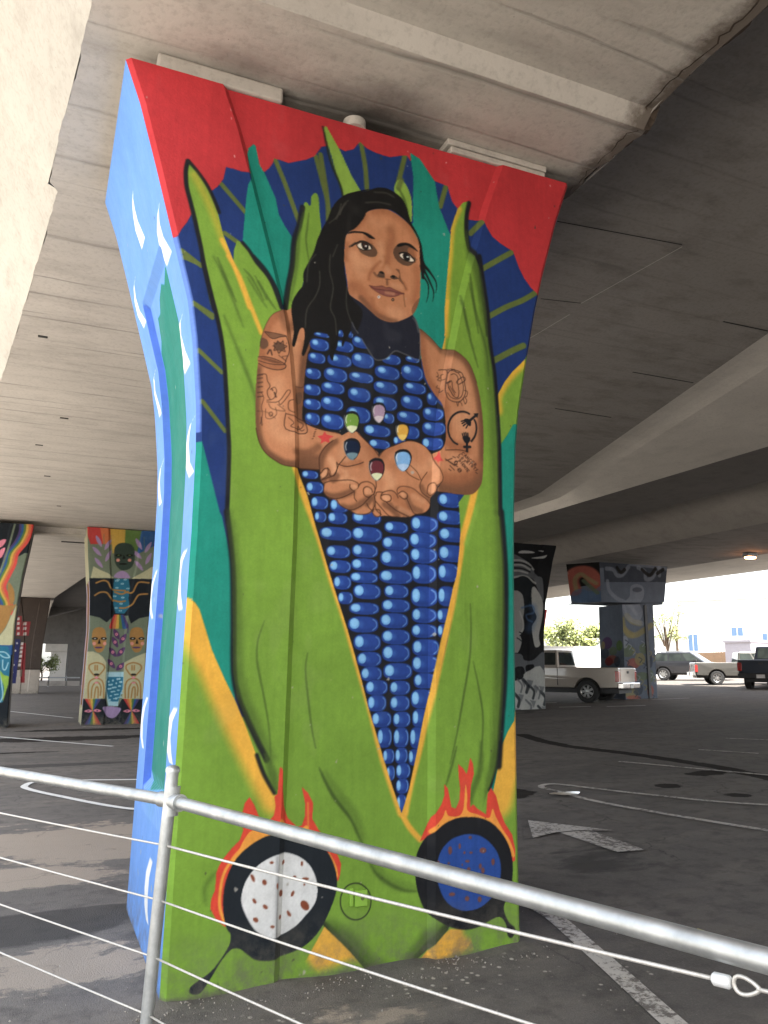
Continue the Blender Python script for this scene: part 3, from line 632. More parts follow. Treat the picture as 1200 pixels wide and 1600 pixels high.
P|collar|0|||1|1567,3897 1587,3857 1664,3821 1728,3776 1781,3741 1833,3728 1885,3728 1938,3751 2012,3800 2046,3751 2063,3689 1730,3566 1603,3607
S|grey|9.8|2.7|0.6|||2019,3785 2043,3757 2059,3694
S|grey|9.3|2.5|0.6|||1595,3719 1612,3665 1647,3615
P|skin|1||face|1|1689,4439 1735,4474 1802,4497 1856,4500 1924,4476 1993,4431 2034,4379 2062,4324 2070,4258 2072,4177 2073,4155 2074,4054 2068,3933 2046,3856 2012,3803 1938,3754 1885,3731 1833,3728 1781,3741 1728,3776 1664,3821 1606,3848 1580,3874 1570,3943 1556,4030 1545,4105 1550,4167 1556,4240 1581,4286 1657,4384
S|skin2|64.1|55.0|0.7|face||1742,4472 1829,4494 1924,4469 2006,4414 2048,4335
S|skin2|54.0|45.0|0.75|face||1856,4371 1870,4307 1850,4209 1837,4126
S|skinL|44.4|44.4|0.7|face||1790,4248 1797,4170 1791,4116
S|skin2|44.2|35.4|0.7|face||1593,4302 1657,4370 1690,4425
S|skin2|34.5|30.2|0.7|face||1563,4196 1558,4091
S|skinL|69.6|60.9|0.7|face||1615,4129 1648,4091 1712,4099
S|skinL|54.0|80.9|0.35|face||1723,4400 1776,4379 1829,4392
S|skin2|68.8|51.6|0.75|face||1592,3903 1624,3928 1669,3892 1715,3805 1774,3759 1833,3750
S|skin3|34.6|25.9|0.7|face||1663,3853 1715,3805 1774,3759 1833,3744 1899,3743
S|skin2|54.3|54.3|0.8|face||2047,4136 2054,4016 2033,3906
P|skin3|1|face||0.8|2064,3932 2040,3901 2012,3849 2019,3811 2046,3856 2068,3920
S|skin2|21.9|21.9|0.8|face||1791,4127 1752,4079 1720,4026 1714,3986
S|skin2|26.9|17.9|0.7|face||1952,4015 1972,3973
S|skin3|8.9|8.9|0.8|||1955,3943 1958,3898 1965,3853
S|skin2|34.5|25.9|0.6|face||1741,3862 1748,3798
S|skinL|70.2|61.4|0.6|face||1872,3796 1925,3793
S|skinL|60.5|60.5|0.5|face||1629,4046 1661,4014
S|skinL|35.5|31.1|0.6|face||1831,4102 1851,4067
S|skinL|40.0|26.7|0.5|face||1885,3982 1938,3980
S|skin3|17.6|8.8|0.8|||1752,4039 1772,4021 1818,4024
P|shade|1|||0.9|1778,4042 1791,4061 1818,4057 1821,4025 1792,4018 1772,4024
P|hair|1|||1|1785,4050 1801,4060 1818,4053 1811,4045
P|shade|1|||0.9|1861,4039 1878,4053 1901,4048 1918,4035 1885,4023 1861,4030
P|hair|1|||1|1868,4041 1884,4051 1898,4044 1884,4033
P|skin3|1|||0.9|1898,4097 1925,4096 1933,4051 1952,4002 1918,4032 1925,4069
S|skin3|8.8|4.4|0.8|||1828,4013 1861,4018
S|skin3|15.4|8.8|0.8|||1839,4012 1840,3979
S|skin2|17.8|22.2|0.6|||1824,4167 1831,4129 1811,4091
S|skin3|9.8|6.7|0.7|||1925,4043 1955,4003 1972,3973
P|lip|1|||1|1717,3947 1759,3950 1805,3962 1832,3958 1858,3963 1898,3952 1958,3939 1925,3925 1892,3906 1858,3899 1819,3900 1773,3913
S|lipd|7.0|3.5|0.9|||1717,3947 1753,3932 1805,3936 1832,3935 1871,3940 1918,3936 1958,3939
S|lipd|5.3|2.2|0.9|||1717,3947 1759,3948 1805,3962 1832,3956 1858,3963 1898,3952 1958,3939
S|lipd|6.1|2.6|0.7|||1727,3936 1773,3913 1819,3900 1858,3899 1892,3908 1925,3925
P|skin2|1|||0.3|1746,3940 1805,3959 1858,3947 1805,3939
S|skinL|22.0|13.2|0.5|||1832,3922 1885,3923
P|white|1|||1|1772,3881 1783,3893 1793,3885 1783,3872
P|grey|1|||1|1776,3882 1783,3888 1788,3884 1783,3877
P|hair|1|||1|1868,3880 1880,3894 1890,3885 1880,3871
P|skinL|1|||1|1874,3881 1880,3887 1885,3884 1880,3877
P|shade|1|face||0.8|1627,4211 1678,4243 1731,4235 1771,4191 1758,4155 1719,4143 1666,4154 1640,4181
P|skin2|1|||0.6|1678,4276 1717,4271 1744,4238 1724,4233 1691,4252
S|shade|13.0|8.7|0.9|||1582,4181 1620,4216
P|eyew|1|||1|1637,4206 1659,4225 1692,4232 1725,4207 1718,4191 1679,4183 1646,4189
P|hair|1|||1|1662,4226 1685,4234 1708,4223 1710,4197 1689,4182 1667,4194
P|brown|1|||0.4|1671,4221 1692,4226 1700,4204 1682,4197
P|white|1|||1|1688,4215 1698,4215 1695,4205 1687,4206
S|hair|9.7|3.5|1|||1595,4187 1630,4218 1659,4237 1691,4239 1724,4223 1732,4205
S|hair|6.1|2.6|0.9|||1640,4188 1679,4180 1721,4193
P|hair|1|||1|1568,4266 1593,4289 1652,4303 1704,4302 1744,4284 1754,4273 1717,4271 1671,4291 1613,4283
P|shade|1|face||0.85|1918,4278 1965,4295 2020,4274 2027,4242 2040,4197 2027,4167 1992,4140 1952,4137 1911,4155 1884,4189 1884,4230
P|skin2|1|||0.8|1992,4268 2041,4258 2047,4219 2027,4208 1986,4232
P|eyew|1|||1|1928,4203 1952,4218 1986,4212 2027,4184 1992,4172 1945,4183
P|hair|1|||1|1950,4214 1972,4223 1996,4208 1996,4177 1965,4174 1950,4191
P|white|1|||1|1979,4205 1989,4205 1986,4195 1977,4197
S|hair|10.0|3.6|1|||1924,4212 1952,4225 1992,4224 2027,4194 2035,4176
S|hair|6.4|2.7|0.9|||1931,4190 1965,4171 2020,4172
P|hair|1|||1|1905,4258 1918,4278 1965,4297 2006,4295 2041,4272 2058,4252 2020,4267 1972,4280 1924,4258
S|skin3|10.1|4.6|0.7|||2033,4175 2047,4199
P|hair|1||hair|1|1721,4618 1633,4580 1552,4536 1497,4480 1458,4412 1436,4341 1402,4267 1369,4178 1348,4093 1315,4014 1286,3937 1288,3867 1256,3814 1224,3746 1218,3683 1228,3616 1237,3542 1228,3472 1243,3459 1257,3507 1270,3563 1288,3587 1303,3569 1302,3492 1290,3422 1304,3413 1325,3466 1346,3530 1375,3578 1420,3582 1459,3558 1468,3490 1465,3436 1485,3409 1495,3464 1514,3513 1520,3600 1535,3618 1551,3590 1540,3533 1548,3511 1567,3561 1598,3621 1604,3685 1629,3643 1645,3638 1675,3762 1610,3829 1578,3879 1565,3940 1552,4026 1547,4122 1553,4221 1560,4256 1581,4286 1625,4323 1677,4402 1696,4447 1742,4479 1809,4499 1869,4504 1938,4473 1993,4431 2041,4374 2065,4311 2071,4177 2078,4111 2102,4116 2092,4249 2079,4321 2048,4390 2013,4443 1993,4493 1979,4545 1944,4605 1896,4634 1842,4651 1774,4642 1708,4606 1655,4578
S|hair|19.4|3.7|1||1|2082,4224 2102,4175 2137,4142 2172,4098
S|hair|19.2|3.7|1||1|2078,4156 2095,4092 2129,4039 2129,3965 2115,3909
S|hair|19.2|3.7|1||1|2095,4146 2137,4067 2164,4012 2169,3973 2160,3924
S|hair|19.4|3.7|1||1|2102,4161 2151,4117 2185,4071 2190,4026 2183,3991
S|hair|23.0|3.7|1|||2079,4237 2085,4157 2092,4078
S|hair2|7.8|8.7|0.7|hair||1521,4461 1499,4373 1444,4310
S|hair2|7.4|8.2|0.7|hair||1389,3975 1391,3880 1362,3796 1315,3709 1307,3592
S|hair2|7.5|8.4|0.7|hair||1456,4102 1454,3989 1480,3883 1463,3753 1495,3681 1505,3581
S|hair2|7.5|8.3|0.7|hair||1363,4081 1319,4007 1310,3887
S|hair2|7.6|8.4|0.7|hair||1570,3917 1568,3773 1613,3656
S|hair2|7.7|8.5|0.7|hair||1502,4177 1472,4089
S|hair2|7.9|8.8|0.7|hair||1569,4498 1537,4457 1514,4385
S|hair2|11.3|13.6|0.6|hair||1689,4513 1775,4538 1856,4541
S|hair2|11.5|13.8|0.6|hair||1748,4602 1828,4617 1883,4603
S|hair2|10.9|13.1|0.6|hair||1552,4471 1514,4408 1490,4350
P|skin|1||hl|1|1653,2981 1602,2982 1553,2951 1497,2914 1449,2870 1420,2813 1414,2758 1422,2705 1426,2665 1447,2634 1445,2594 1476,2563 1518,2554 1546,2523 1609,2501 1652,2485 1708,2486 1744,2499 1769,2562 1772,2624 1786,2660 1792,2847 1755,2892 1697,2941
P|skin|1||hr|1|1792,2854 1829,2893 1903,2930 1978,2964 2039,2968 2101,2946 2147,2901 2165,2847 2203,2772 2203,2729 2171,2691 2161,2653 2137,2622 2129,2565 2099,2528 2038,2513 1993,2492 1919,2486 1831,2486 1773,2474 1751,2506 1761,2589 1771,2699 1778,2797
S|skinL|55.5|55.5|0.6|hl||1582,2900 1555,2828 1605,2779
S|skinL|46.9|31.3|0.9|hl||1486,2793 1507,2755 1515,2715
S|skinL|35.4|31.5|0.7|hl||1563,2747 1585,2708 1558,2678 1628,2685
S|skin3|50.7|31.2|0.9|hl||1418,2745 1426,2813 1463,2872 1504,2911
S|skin3|38.8|19.4|0.8|hl||1433,2653 1467,2696 1502,2673 1522,2702
S|skin2|47.7|31.8|0.6|hl||1570,2768 1620,2780 1669,2792
S|skin2|48.8|40.7|0.7|hl||1741,2904 1777,2853
S|skin2|48.5|40.5|0.4|hl||1682,2911 1726,2882 1763,2795
S|skin3|42.7|27.2|0.85|hl||1455,2582 1504,2573 1573,2592 1622,2617
S|skin3|39.3|27.5|0.8|hl||1560,2517 1623,2516 1686,2555 1729,2586
S|skin3|31.8|19.9|0.8|hl||1715,2544 1758,2588 1773,2522
S|skin2|49.4|37.1|0.6|hr||1792,2840 1858,2897 1918,2932
S|skinL|65.1|56.9|0.7|hr||1829,2747 1874,2696 1859,2646
S|skinL|59.1|50.6|0.5|hr||2024,2795 2100,2803 2147,2865
S|skinL|38.2|29.7|0.7|hr||2147,2865 2169,2781 2153,2723
S|skin2|57.1|36.7|0.6|hr||1874,2626 1948,2564 2008,2514
S|skin3|36.3|24.2|0.85|hr||1830,2554 1874,2530 1919,2493
S|skin3|36.5|20.3|0.7|hr||1867,2557 1889,2531 1919,2534 1985,2498
S|skin3|41.2|24.7|0.7|hr||1978,2608 2008,2555 2068,2532
S|skin3|33.4|25.1|0.7|hr||2076,2687 2099,2647 2130,2608
S|skin2|65.8|57.6|0.3|hr||1829,2830 1873,2807 1963,2788
S|skin2|41.2|33.0|0.5|hr||1918,2658 1993,2658 2069,2616
S|skinL|33.2|24.9|0.6|hr||2023,2626 2084,2597
S|skinL|32.6|24.5|0.5|hr||1933,2535 1993,2512
S|sline|5.8|1.9|0.9|||1422,2705 1414,2758 1416,2812 1449,2870 1497,2914
S|sline|5.9|2.0|0.9|||1466,2743 1480,2725 1481,2698 1508,2701 1525,2743 1521,2783 1535,2771 1576,2823
S|sline|6.0|2.0|0.9|||1535,2771 1584,2763 1655,2784 1691,2801
S|sline|5.8|1.9|0.9|||1425,2706 1445,2734 1466,2737 1467,2703 1446,2681 1430,2666
S|sline|5.8|1.9|0.9|||1430,2666 1467,2683 1508,2707 1535,2771
S|sline|5.9|2.0|0.9|||1444,2647 1481,2664 1530,2672 1607,2683 1657,2668 1657,2641 1629,2624 1607,2636 1607,2656
S|sline|5.8|1.9|0.9|||1447,2641 1445,2594 1476,2567 1532,2565 1587,2587 1636,2618
S|sline|6.0|2.0|0.9|||1660,2648 1678,2673 1721,2684 1761,2664 1765,2623 1743,2601 1722,2589 1697,2603 1693,2637 1714,2653 1743,2642 1750,2622
S|sline|5.9|2.0|0.9|||1636,2611 1636,2578 1651,2559
S|sline|5.9|2.0|0.9|||1525,2558 1553,2523 1616,2503 1680,2534 1715,2571 1743,2601
S|sline|5.9|2.0|0.9|||1613,2498 1652,2481 1708,2486 1744,2506 1769,2549
S|sline|5.9|2.0|0.9|||1715,2551 1730,2525 1758,2507
S|sline|6.0|2.0|0.9|||1771,2699 1775,2659 1761,2616 1769,2576 1773,2522 1809,2491
S|sline|6.1|2.0|0.9|||1805,2589 1808,2614 1830,2633 1874,2644 1904,2629 1919,2603
S|sline|6.0|2.0|0.9|||1808,2607 1830,2616 1867,2612 1871,2585 1845,2572 1816,2580 1805,2593
S|sline|6.0|2.0|0.9|||1772,2603 1779,2625 1815,2628
S|sline|6.2|2.1|0.9|||1918,2624 1911,2651 1933,2674 1978,2678 2023,2668 2069,2637 2122,2600 2133,2566 2099,2528 2045,2513 2015,2528 1978,2601
S|sline|6.1|2.0|0.9|||1922,2631 1948,2647 1978,2632 1978,2608 1956,2599 1926,2617
S|sline|6.0|2.0|0.9|||1772,2569 1816,2525 1860,2488 1919,2486
S|sline|6.1|2.0|0.9|||1838,2572 1904,2526 1993,2492
S|sline|6.3|2.1|0.9|||2115,2783 2077,2729 2065,2686 2084,2646 2130,2622
S|sline|6.3|2.1|0.9|||2114,2648 2122,2699 2153,2719 2168,2698 2168,2667 2137,2636 2118,2649
S|sline|6.3|2.1|0.9|||2001,2814 2046,2776 2073,2729
S|sline|6.2|2.1|0.9|||1971,2775 2001,2750 2061,2728
S|sline|6.4|2.1|0.9|||2147,2901 2165,2847 2203,2772 2203,2729 2168,2698
S|sline|6.3|2.1|0.9|||1792,2847 1829,2893 1903,2934 1978,2966 2039,2968 2101,2946 2143,2904
S|sline|6.1|2.0|0.9|||1792,2847 1755,2892 1697,2941 1653,2977
S|sline|6.0|2.0|0.9|||1762,2521 1751,2500 1773,2478 1802,2483 1798,2517 1773,2518
P|skinL|1|||0.7|1611,2650 1635,2659 1657,2647 1646,2629 1622,2627
P|skinL|1|||0.6|1703,2641 1728,2649 1747,2628 1729,2606 1704,2611
P|skinL|1|||0.7|1819,2608 1852,2614 1867,2595 1845,2579 1819,2587
P|skinL|1|||0.5|1930,2631 1956,2641 1974,2622 1956,2606
P|skinL|1|||0.9|1429,2699 1449,2728 1465,2726 1456,2695 1436,2680
P|skinL|1|||0.9|2122,2663 2134,2700 2161,2713 2162,2690 2153,2652
P|star|0|||0.9|2162,2881 2173,2890 2185,2920 2192,2878 2212,2859 2181,2852 2180,2834 2174,2857 2155,2873
P|blk|1|||1|1612,3111 1643,3107 1662,3079 1662,3042 1645,2998 1625,2975 1606,2973 1581,2995 1565,3036 1565,3077 1584,3100
P|g_green|1|||1|1613,3094 1641,3090 1655,3070 1655,3039 1642,3000 1624,2979 1607,2977 1585,2997 1572,3034 1572,3065 1587,3086
P|g_cream|1|||1|1583,3008 1614,3020 1647,3016 1640,2996 1622,2979 1608,2977 1592,2990
S|white|6.4|2.4|0.9|||1582,3079 1575,3054 1580,3031
S|white|3.6|1.6|0.6|||1566,3077 1566,3036 1583,2995 1606,2975 1625,2977
P|blk|1|||1|1789,3190 1817,3186 1834,3159 1834,3124 1818,3083 1799,3061 1782,3058 1759,3079 1745,3119 1745,3158 1762,3180
P|g_mauve|1|||1|1789,3174 1814,3170 1827,3151 1827,3121 1815,3084 1798,3064 1783,3062 1762,3081 1751,3117 1751,3146 1765,3166
P|g_pale|1|||1|1761,3092 1789,3104 1819,3100 1813,3081 1797,3064 1784,3063 1769,3075
S|white|6.6|2.5|0.9|||1761,3160 1754,3135 1758,3114
S|white|3.7|1.7|0.6|||1746,3158 1746,3119 1761,3079 1782,3060 1799,3062
P|blk|1|||1|1947,3084 1975,3080 1992,3056 1991,3024 1975,2986 1956,2966 1940,2964 1918,2983 1904,3019 1904,3055 1921,3075
P|g_gold|1|||1|1947,3069 1972,3066 1985,3048 1985,3021 1972,2988 1956,2970 1941,2968 1921,2985 1910,3017 1910,3044 1924,3062
P|g_gold2|1|||1|1920,2995 1947,3005 1977,3002 1970,2985 1955,2970 1942,2968 1927,2979
S|white|6.7|2.5|0.9|||1919,3057 1913,3034 1917,3015
S|white|3.8|1.7|0.6|||1905,3055 1905,3019 1920,2983 1940,2966 1956,2967
P|blk|1|||1|1616,2942 1649,2937 1669,2910 1669,2874 1650,2831 1628,2808 1609,2806 1582,2827 1565,2868 1564,2909 1585,2931
P|g_navy|1|||1|1616,2925 1646,2921 1661,2901 1661,2871 1647,2833 1627,2812 1609,2810 1585,2829 1572,2866 1571,2897 1588,2917
P|g_slate|1|||1|1584,2841 1617,2853 1652,2849 1645,2829 1626,2812 1611,2811 1593,2823
S|white|6.4|2.4|0.9|||1583,2911 1575,2886 1580,2863
S|white|3.6|1.6|0.6|||1565,2909 1566,2868 1584,2828 1609,2808 1628,2810
P|blk|1|||1|1776,2837 1809,2832 1828,2803 1828,2765 1810,2721 1788,2698 1769,2696 1743,2718 1727,2761 1726,2803 1747,2827
P|g_mar|1|||1|1777,2820 1806,2815 1820,2794 1821,2762 1806,2723 1787,2702 1770,2700 1747,2720 1734,2759 1734,2791 1750,2812
P|g_cream|1|||1|1745,2732 1777,2744 1812,2739 1804,2719 1786,2702 1771,2700 1754,2714
S|white|6.5|2.4|0.9|||1745,2805 1737,2779 1742,2756
S|white|3.6|1.6|0.6|||1728,2804 1728,2762 1745,2719 1769,2697 1788,2699
P|blk|1|||1|1951,2912 1986,2908 2008,2879 2006,2841 1986,2796 1963,2773 1941,2771 1913,2793 1895,2836 1895,2878 1918,2901
P|g_sky|1|||1|1951,2895 1983,2891 1999,2870 1999,2838 1983,2798 1961,2777 1942,2775 1917,2795 1903,2834 1903,2865 1921,2886
P|g_sky2|1|||1|1915,2807 1951,2819 1989,2815 1980,2794 1960,2777 1944,2775 1925,2789
S|white|6.6|2.5|0.9|||1915,2880 1907,2854 1912,2831
S|white|3.7|1.7|0.6|||1897,2878 1897,2836 1915,2793 1941,2772 1963,2774
P|flame|0||flL|1|964,320 915,359 884,414 886,458 904,501 905,576 919,612 942,648 981,691 1020,726 1035,772 1028,858 1038,904 1062,933 1089,893 1122,820 1160,802 1194,832 1203,879 1195,927 1212,942 1217,1039 1220,1079 1238,1062 1243,957 1253,876 1281,810 1334,762 1360,768 1377,816 1375,881 1355,964 1392,929 1420,878 1418,797 1450,746 1487,695 1516,628 1562,608 1586,558 1582,510 1572,471 1537,498 1243,623 999,446
S|flameY|15.9|6.4|1|flL||959,339 932,409 929,483 945,572 991,644 1046,701 1070,746 1128,749 1188,753
P|flameY|1|flL||1|1069,761 1128,765 1205,760 1237,813 1273,779 1334,738 1387,767 1415,716 1479,663 1243,623 993,598 1014,673
S|flameY|10.2|10.2|0.8|flL||1391,880 1396,750
S|flameY|13.7|6.8|1|flL||1516,612 1554,544 1564,495
P|pan|1||panL|1|1180,738 1104,712 1031,664 984,606 955,533 946,467 949,392 968,316 990,284 988,240 954,185 902,127 841,92 804,69 801,44 825,32 859,40 903,98 947,164 997,213 1041,210 1083,177 1125,149 1200,136 1275,142 1384,170 1470,237 1531,340 1563,431 1559,512 1526,595 1479,655 1406,701 1283,730
P|white|1||tortL|1|1260,641 1338,618 1401,573 1442,506 1455,434 1441,372 1389,316 1330,268 1238,236 1171,252 1112,292 1068,357 1041,420 1041,472 1061,531 1109,588 1183,628
S|grey|16.2|16.2|0.5|tortL||1222,625 1226,501 1226,347 1230,245
P|brown|1|||1|1102,540 1106,525 1103,518 1095,522 1087,535 1082,549 1085,556 1093,552
P|brown|1|||1|1167,513 1168,503 1161,497 1152,500 1145,509 1145,519 1151,525 1161,522
P|brown|1|||1|1201,602 1198,597 1191,596 1184,598 1181,604 1184,608 1191,610 1198,607
P|brown|1|||1|1269,590 1264,583 1258,581 1254,587 1254,596 1259,603 1265,604 1269,599
P|brown|1|||1|1372,576 1370,567 1366,564 1360,568 1358,577 1360,586 1365,589 1370,585
P|brown|1|||1|1335,516 1335,510 1329,506 1321,506 1316,510 1317,516 1322,520 1330,520
P|brown|1|||1|1407,498 1401,493 1388,492 1374,496 1368,501 1374,506 1387,506 1401,503
P|brown|1|||1|1263,443 1260,431 1252,427 1243,433 1239,445 1243,457 1251,461 1260,455
P|brown|1|||1|1326,430 1319,421 1312,419 1309,426 1311,437 1318,445 1325,447 1328,440
P|brown|1|||1|1114,429 1117,420 1114,414 1107,416 1099,424 1096,434 1099,439 1106,438
P|brown|1|||1|1175,382 1167,382 1157,388 1152,397 1154,404 1162,405 1171,399 1177,390
P|brown|1|||1|1403,378 1411,358 1404,345 1387,346 1369,360 1362,379 1369,392 1386,392
P|brown|1|||1|1129,328 1121,324 1110,329 1103,337 1104,346 1112,349 1123,345 1130,336
P|brown|1|||1|1312,334 1312,324 1301,327 1295,331 1291,341 1290,351 1294,355 1299,351
P|brown|1|||1|1258,329 1256,321 1251,319 1246,322 1244,330 1246,338 1250,340 1255,337
P|brown|1|||1|1217,293 1214,289 1206,288 1197,290 1194,296 1197,300 1205,301 1214,298
P|brown|1|||1|1231,485 1230,474 1227,470 1223,475 1221,486 1222,496 1226,501 1230,496
P|brown|1|||1|1386,470 1385,466 1381,465 1378,467 1376,471 1377,476 1381,477 1385,475
P|flame|0||flR|1|2057,635 2075,672 2103,724 2121,765 2150,795 2178,832 2197,878 2197,941 2220,916 2232,860 2242,812 2270,803 2294,849 2300,912 2292,976 2288,1048 2321,1023 2344,989 2354,1021 2369,1081 2388,1044 2392,987 2371,924 2366,861 2365,805 2384,820 2412,794 2469,759 2475,814 2481,870 2506,905 2539,859 2562,777 2594,703 2642,636 2661,554 2659,491 2642,484 2448,665 2167,670
P|flameY|1|flR||0.95|2107,685 2153,728 2186,761 2205,799 2223,767 2288,762 2317,792 2328,863 2336,934 2347,862 2345,790 2411,763 2488,738 2513,788 2536,739 2583,664 2631,596 2646,508 2448,665 2167,670
S|flame|15.2|3.8|0|||2201,854 2210,775
P|blk|1||panR|1|2279,751 2204,729 2153,697 2089,648 2043,583 2027,508 2032,418 2056,333 2095,262 2154,218 2235,176 2316,154 2400,158 2475,183 2532,198 2565,185 2588,148 2592,109 2601,85 2625,77 2645,103 2644,130 2608,161 2581,210 2577,256 2617,314 2637,398 2642,484 2620,573 2573,648 2507,709 2430,742 2354,752
P|bluet|1||tortR|1|2353,659 2428,643 2494,599 2541,540 2561,468 2552,391 2517,332 2477,290 2411,258 2327,252 2254,275 2200,318 2164,381 2147,450 2148,518 2175,585 2231,634 2287,653
P|brown|1|||0.75|2373,639 2370,633 2362,631 2354,634 2350,641 2354,647 2362,649 2370,646
P|brown|1|||0.75|2300,598 2298,587 2292,583 2287,588 2285,599 2287,610 2293,614 2298,609
P|brown|1|||0.75|2243,579 2239,563 2230,557 2221,565 2218,581 2221,597 2231,603 2240,596
P|brown|1|||0.75|2330,561 2328,556 2323,554 2317,556 2315,562 2318,567 2323,569 2328,567
P|brown|1|||0.75|2376,557 2373,553 2365,552 2357,554 2354,559 2357,563 2365,564 2373,562
P|brown|1|||0.75|2467,562 2460,551 2443,548 2427,554 2421,565 2428,576 2444,579 2460,573
P|brown|1|||0.75|2521,495 2517,482 2509,477 2501,483 2498,497 2501,510 2510,514 2518,508
P|brown|1|||0.75|2356,512 2351,507 2341,506 2330,509 2326,515 2330,520 2341,521 2351,518
P|brown|1|||0.75|2361,470 2357,462 2349,460 2341,464 2338,472 2342,479 2350,481 2357,477
P|brown|1|||0.75|2434,479 2431,468 2424,464 2418,469 2415,480 2418,491 2425,495 2432,490
P|brown|1|||0.75|2453,454 2449,442 2441,438 2433,443 2430,456 2434,468 2442,472 2450,466
P|brown|1|||0.75|2164,525 2162,519 2157,518 2152,520 2149,526 2152,531 2157,533 2162,530
P|brown|1|||0.75|2228,512 2226,506 2220,505 2215,507 2213,513 2215,518 2220,520 2226,517
P|brown|1|||0.75|2260,346 2254,339 2239,337 2225,341 2219,350 2225,356 2240,358 2254,354
P|brown|1|||0.75|2350,314 2346,305 2335,302 2325,307 2321,317 2325,326 2336,329 2346,324
P|brown|1|||0.75|2430,302 2426,292 2416,288 2407,294 2403,305 2407,315 2417,319 2426,313
P|brown|1|||0.75|2313,497 2312,492 2308,491 2304,493 2302,498 2304,502 2308,503 2312,501
S|blk|7.6|2.1|0.95|||1762,350 1759,326 1750,305 1736,287 1718,275 1697,268 1674,267 1651,273 1630,284 1611,301 1597,321 1588,344 1585,368 1587,391 1596,412 1609,430 1627,443 1649,450 1672,451 1695,446 1716,434 1735,418 1750,397 1759,374 1762,350
S|white|5.0|2.1|0.8|||796,4889 799,4877
S|white|5.0|2.1|0.8|||801,4832 804,4820
S|white|4.9|2.0|0.8|||830,4586 833,4574
S|white|5.7|2.4|0.8|||1978,4860 1981,4852
S|white|5.9|2.5|0.8|||2270,4964 2273,4955
S|white|5.7|2.4|0.8|||1985,4965 1988,4957
S|white|6.4|2.7|0.8|||2924,5082 2927,5072
S|white|6.5|2.7|0.8|||3088,4986 3091,4976
"""
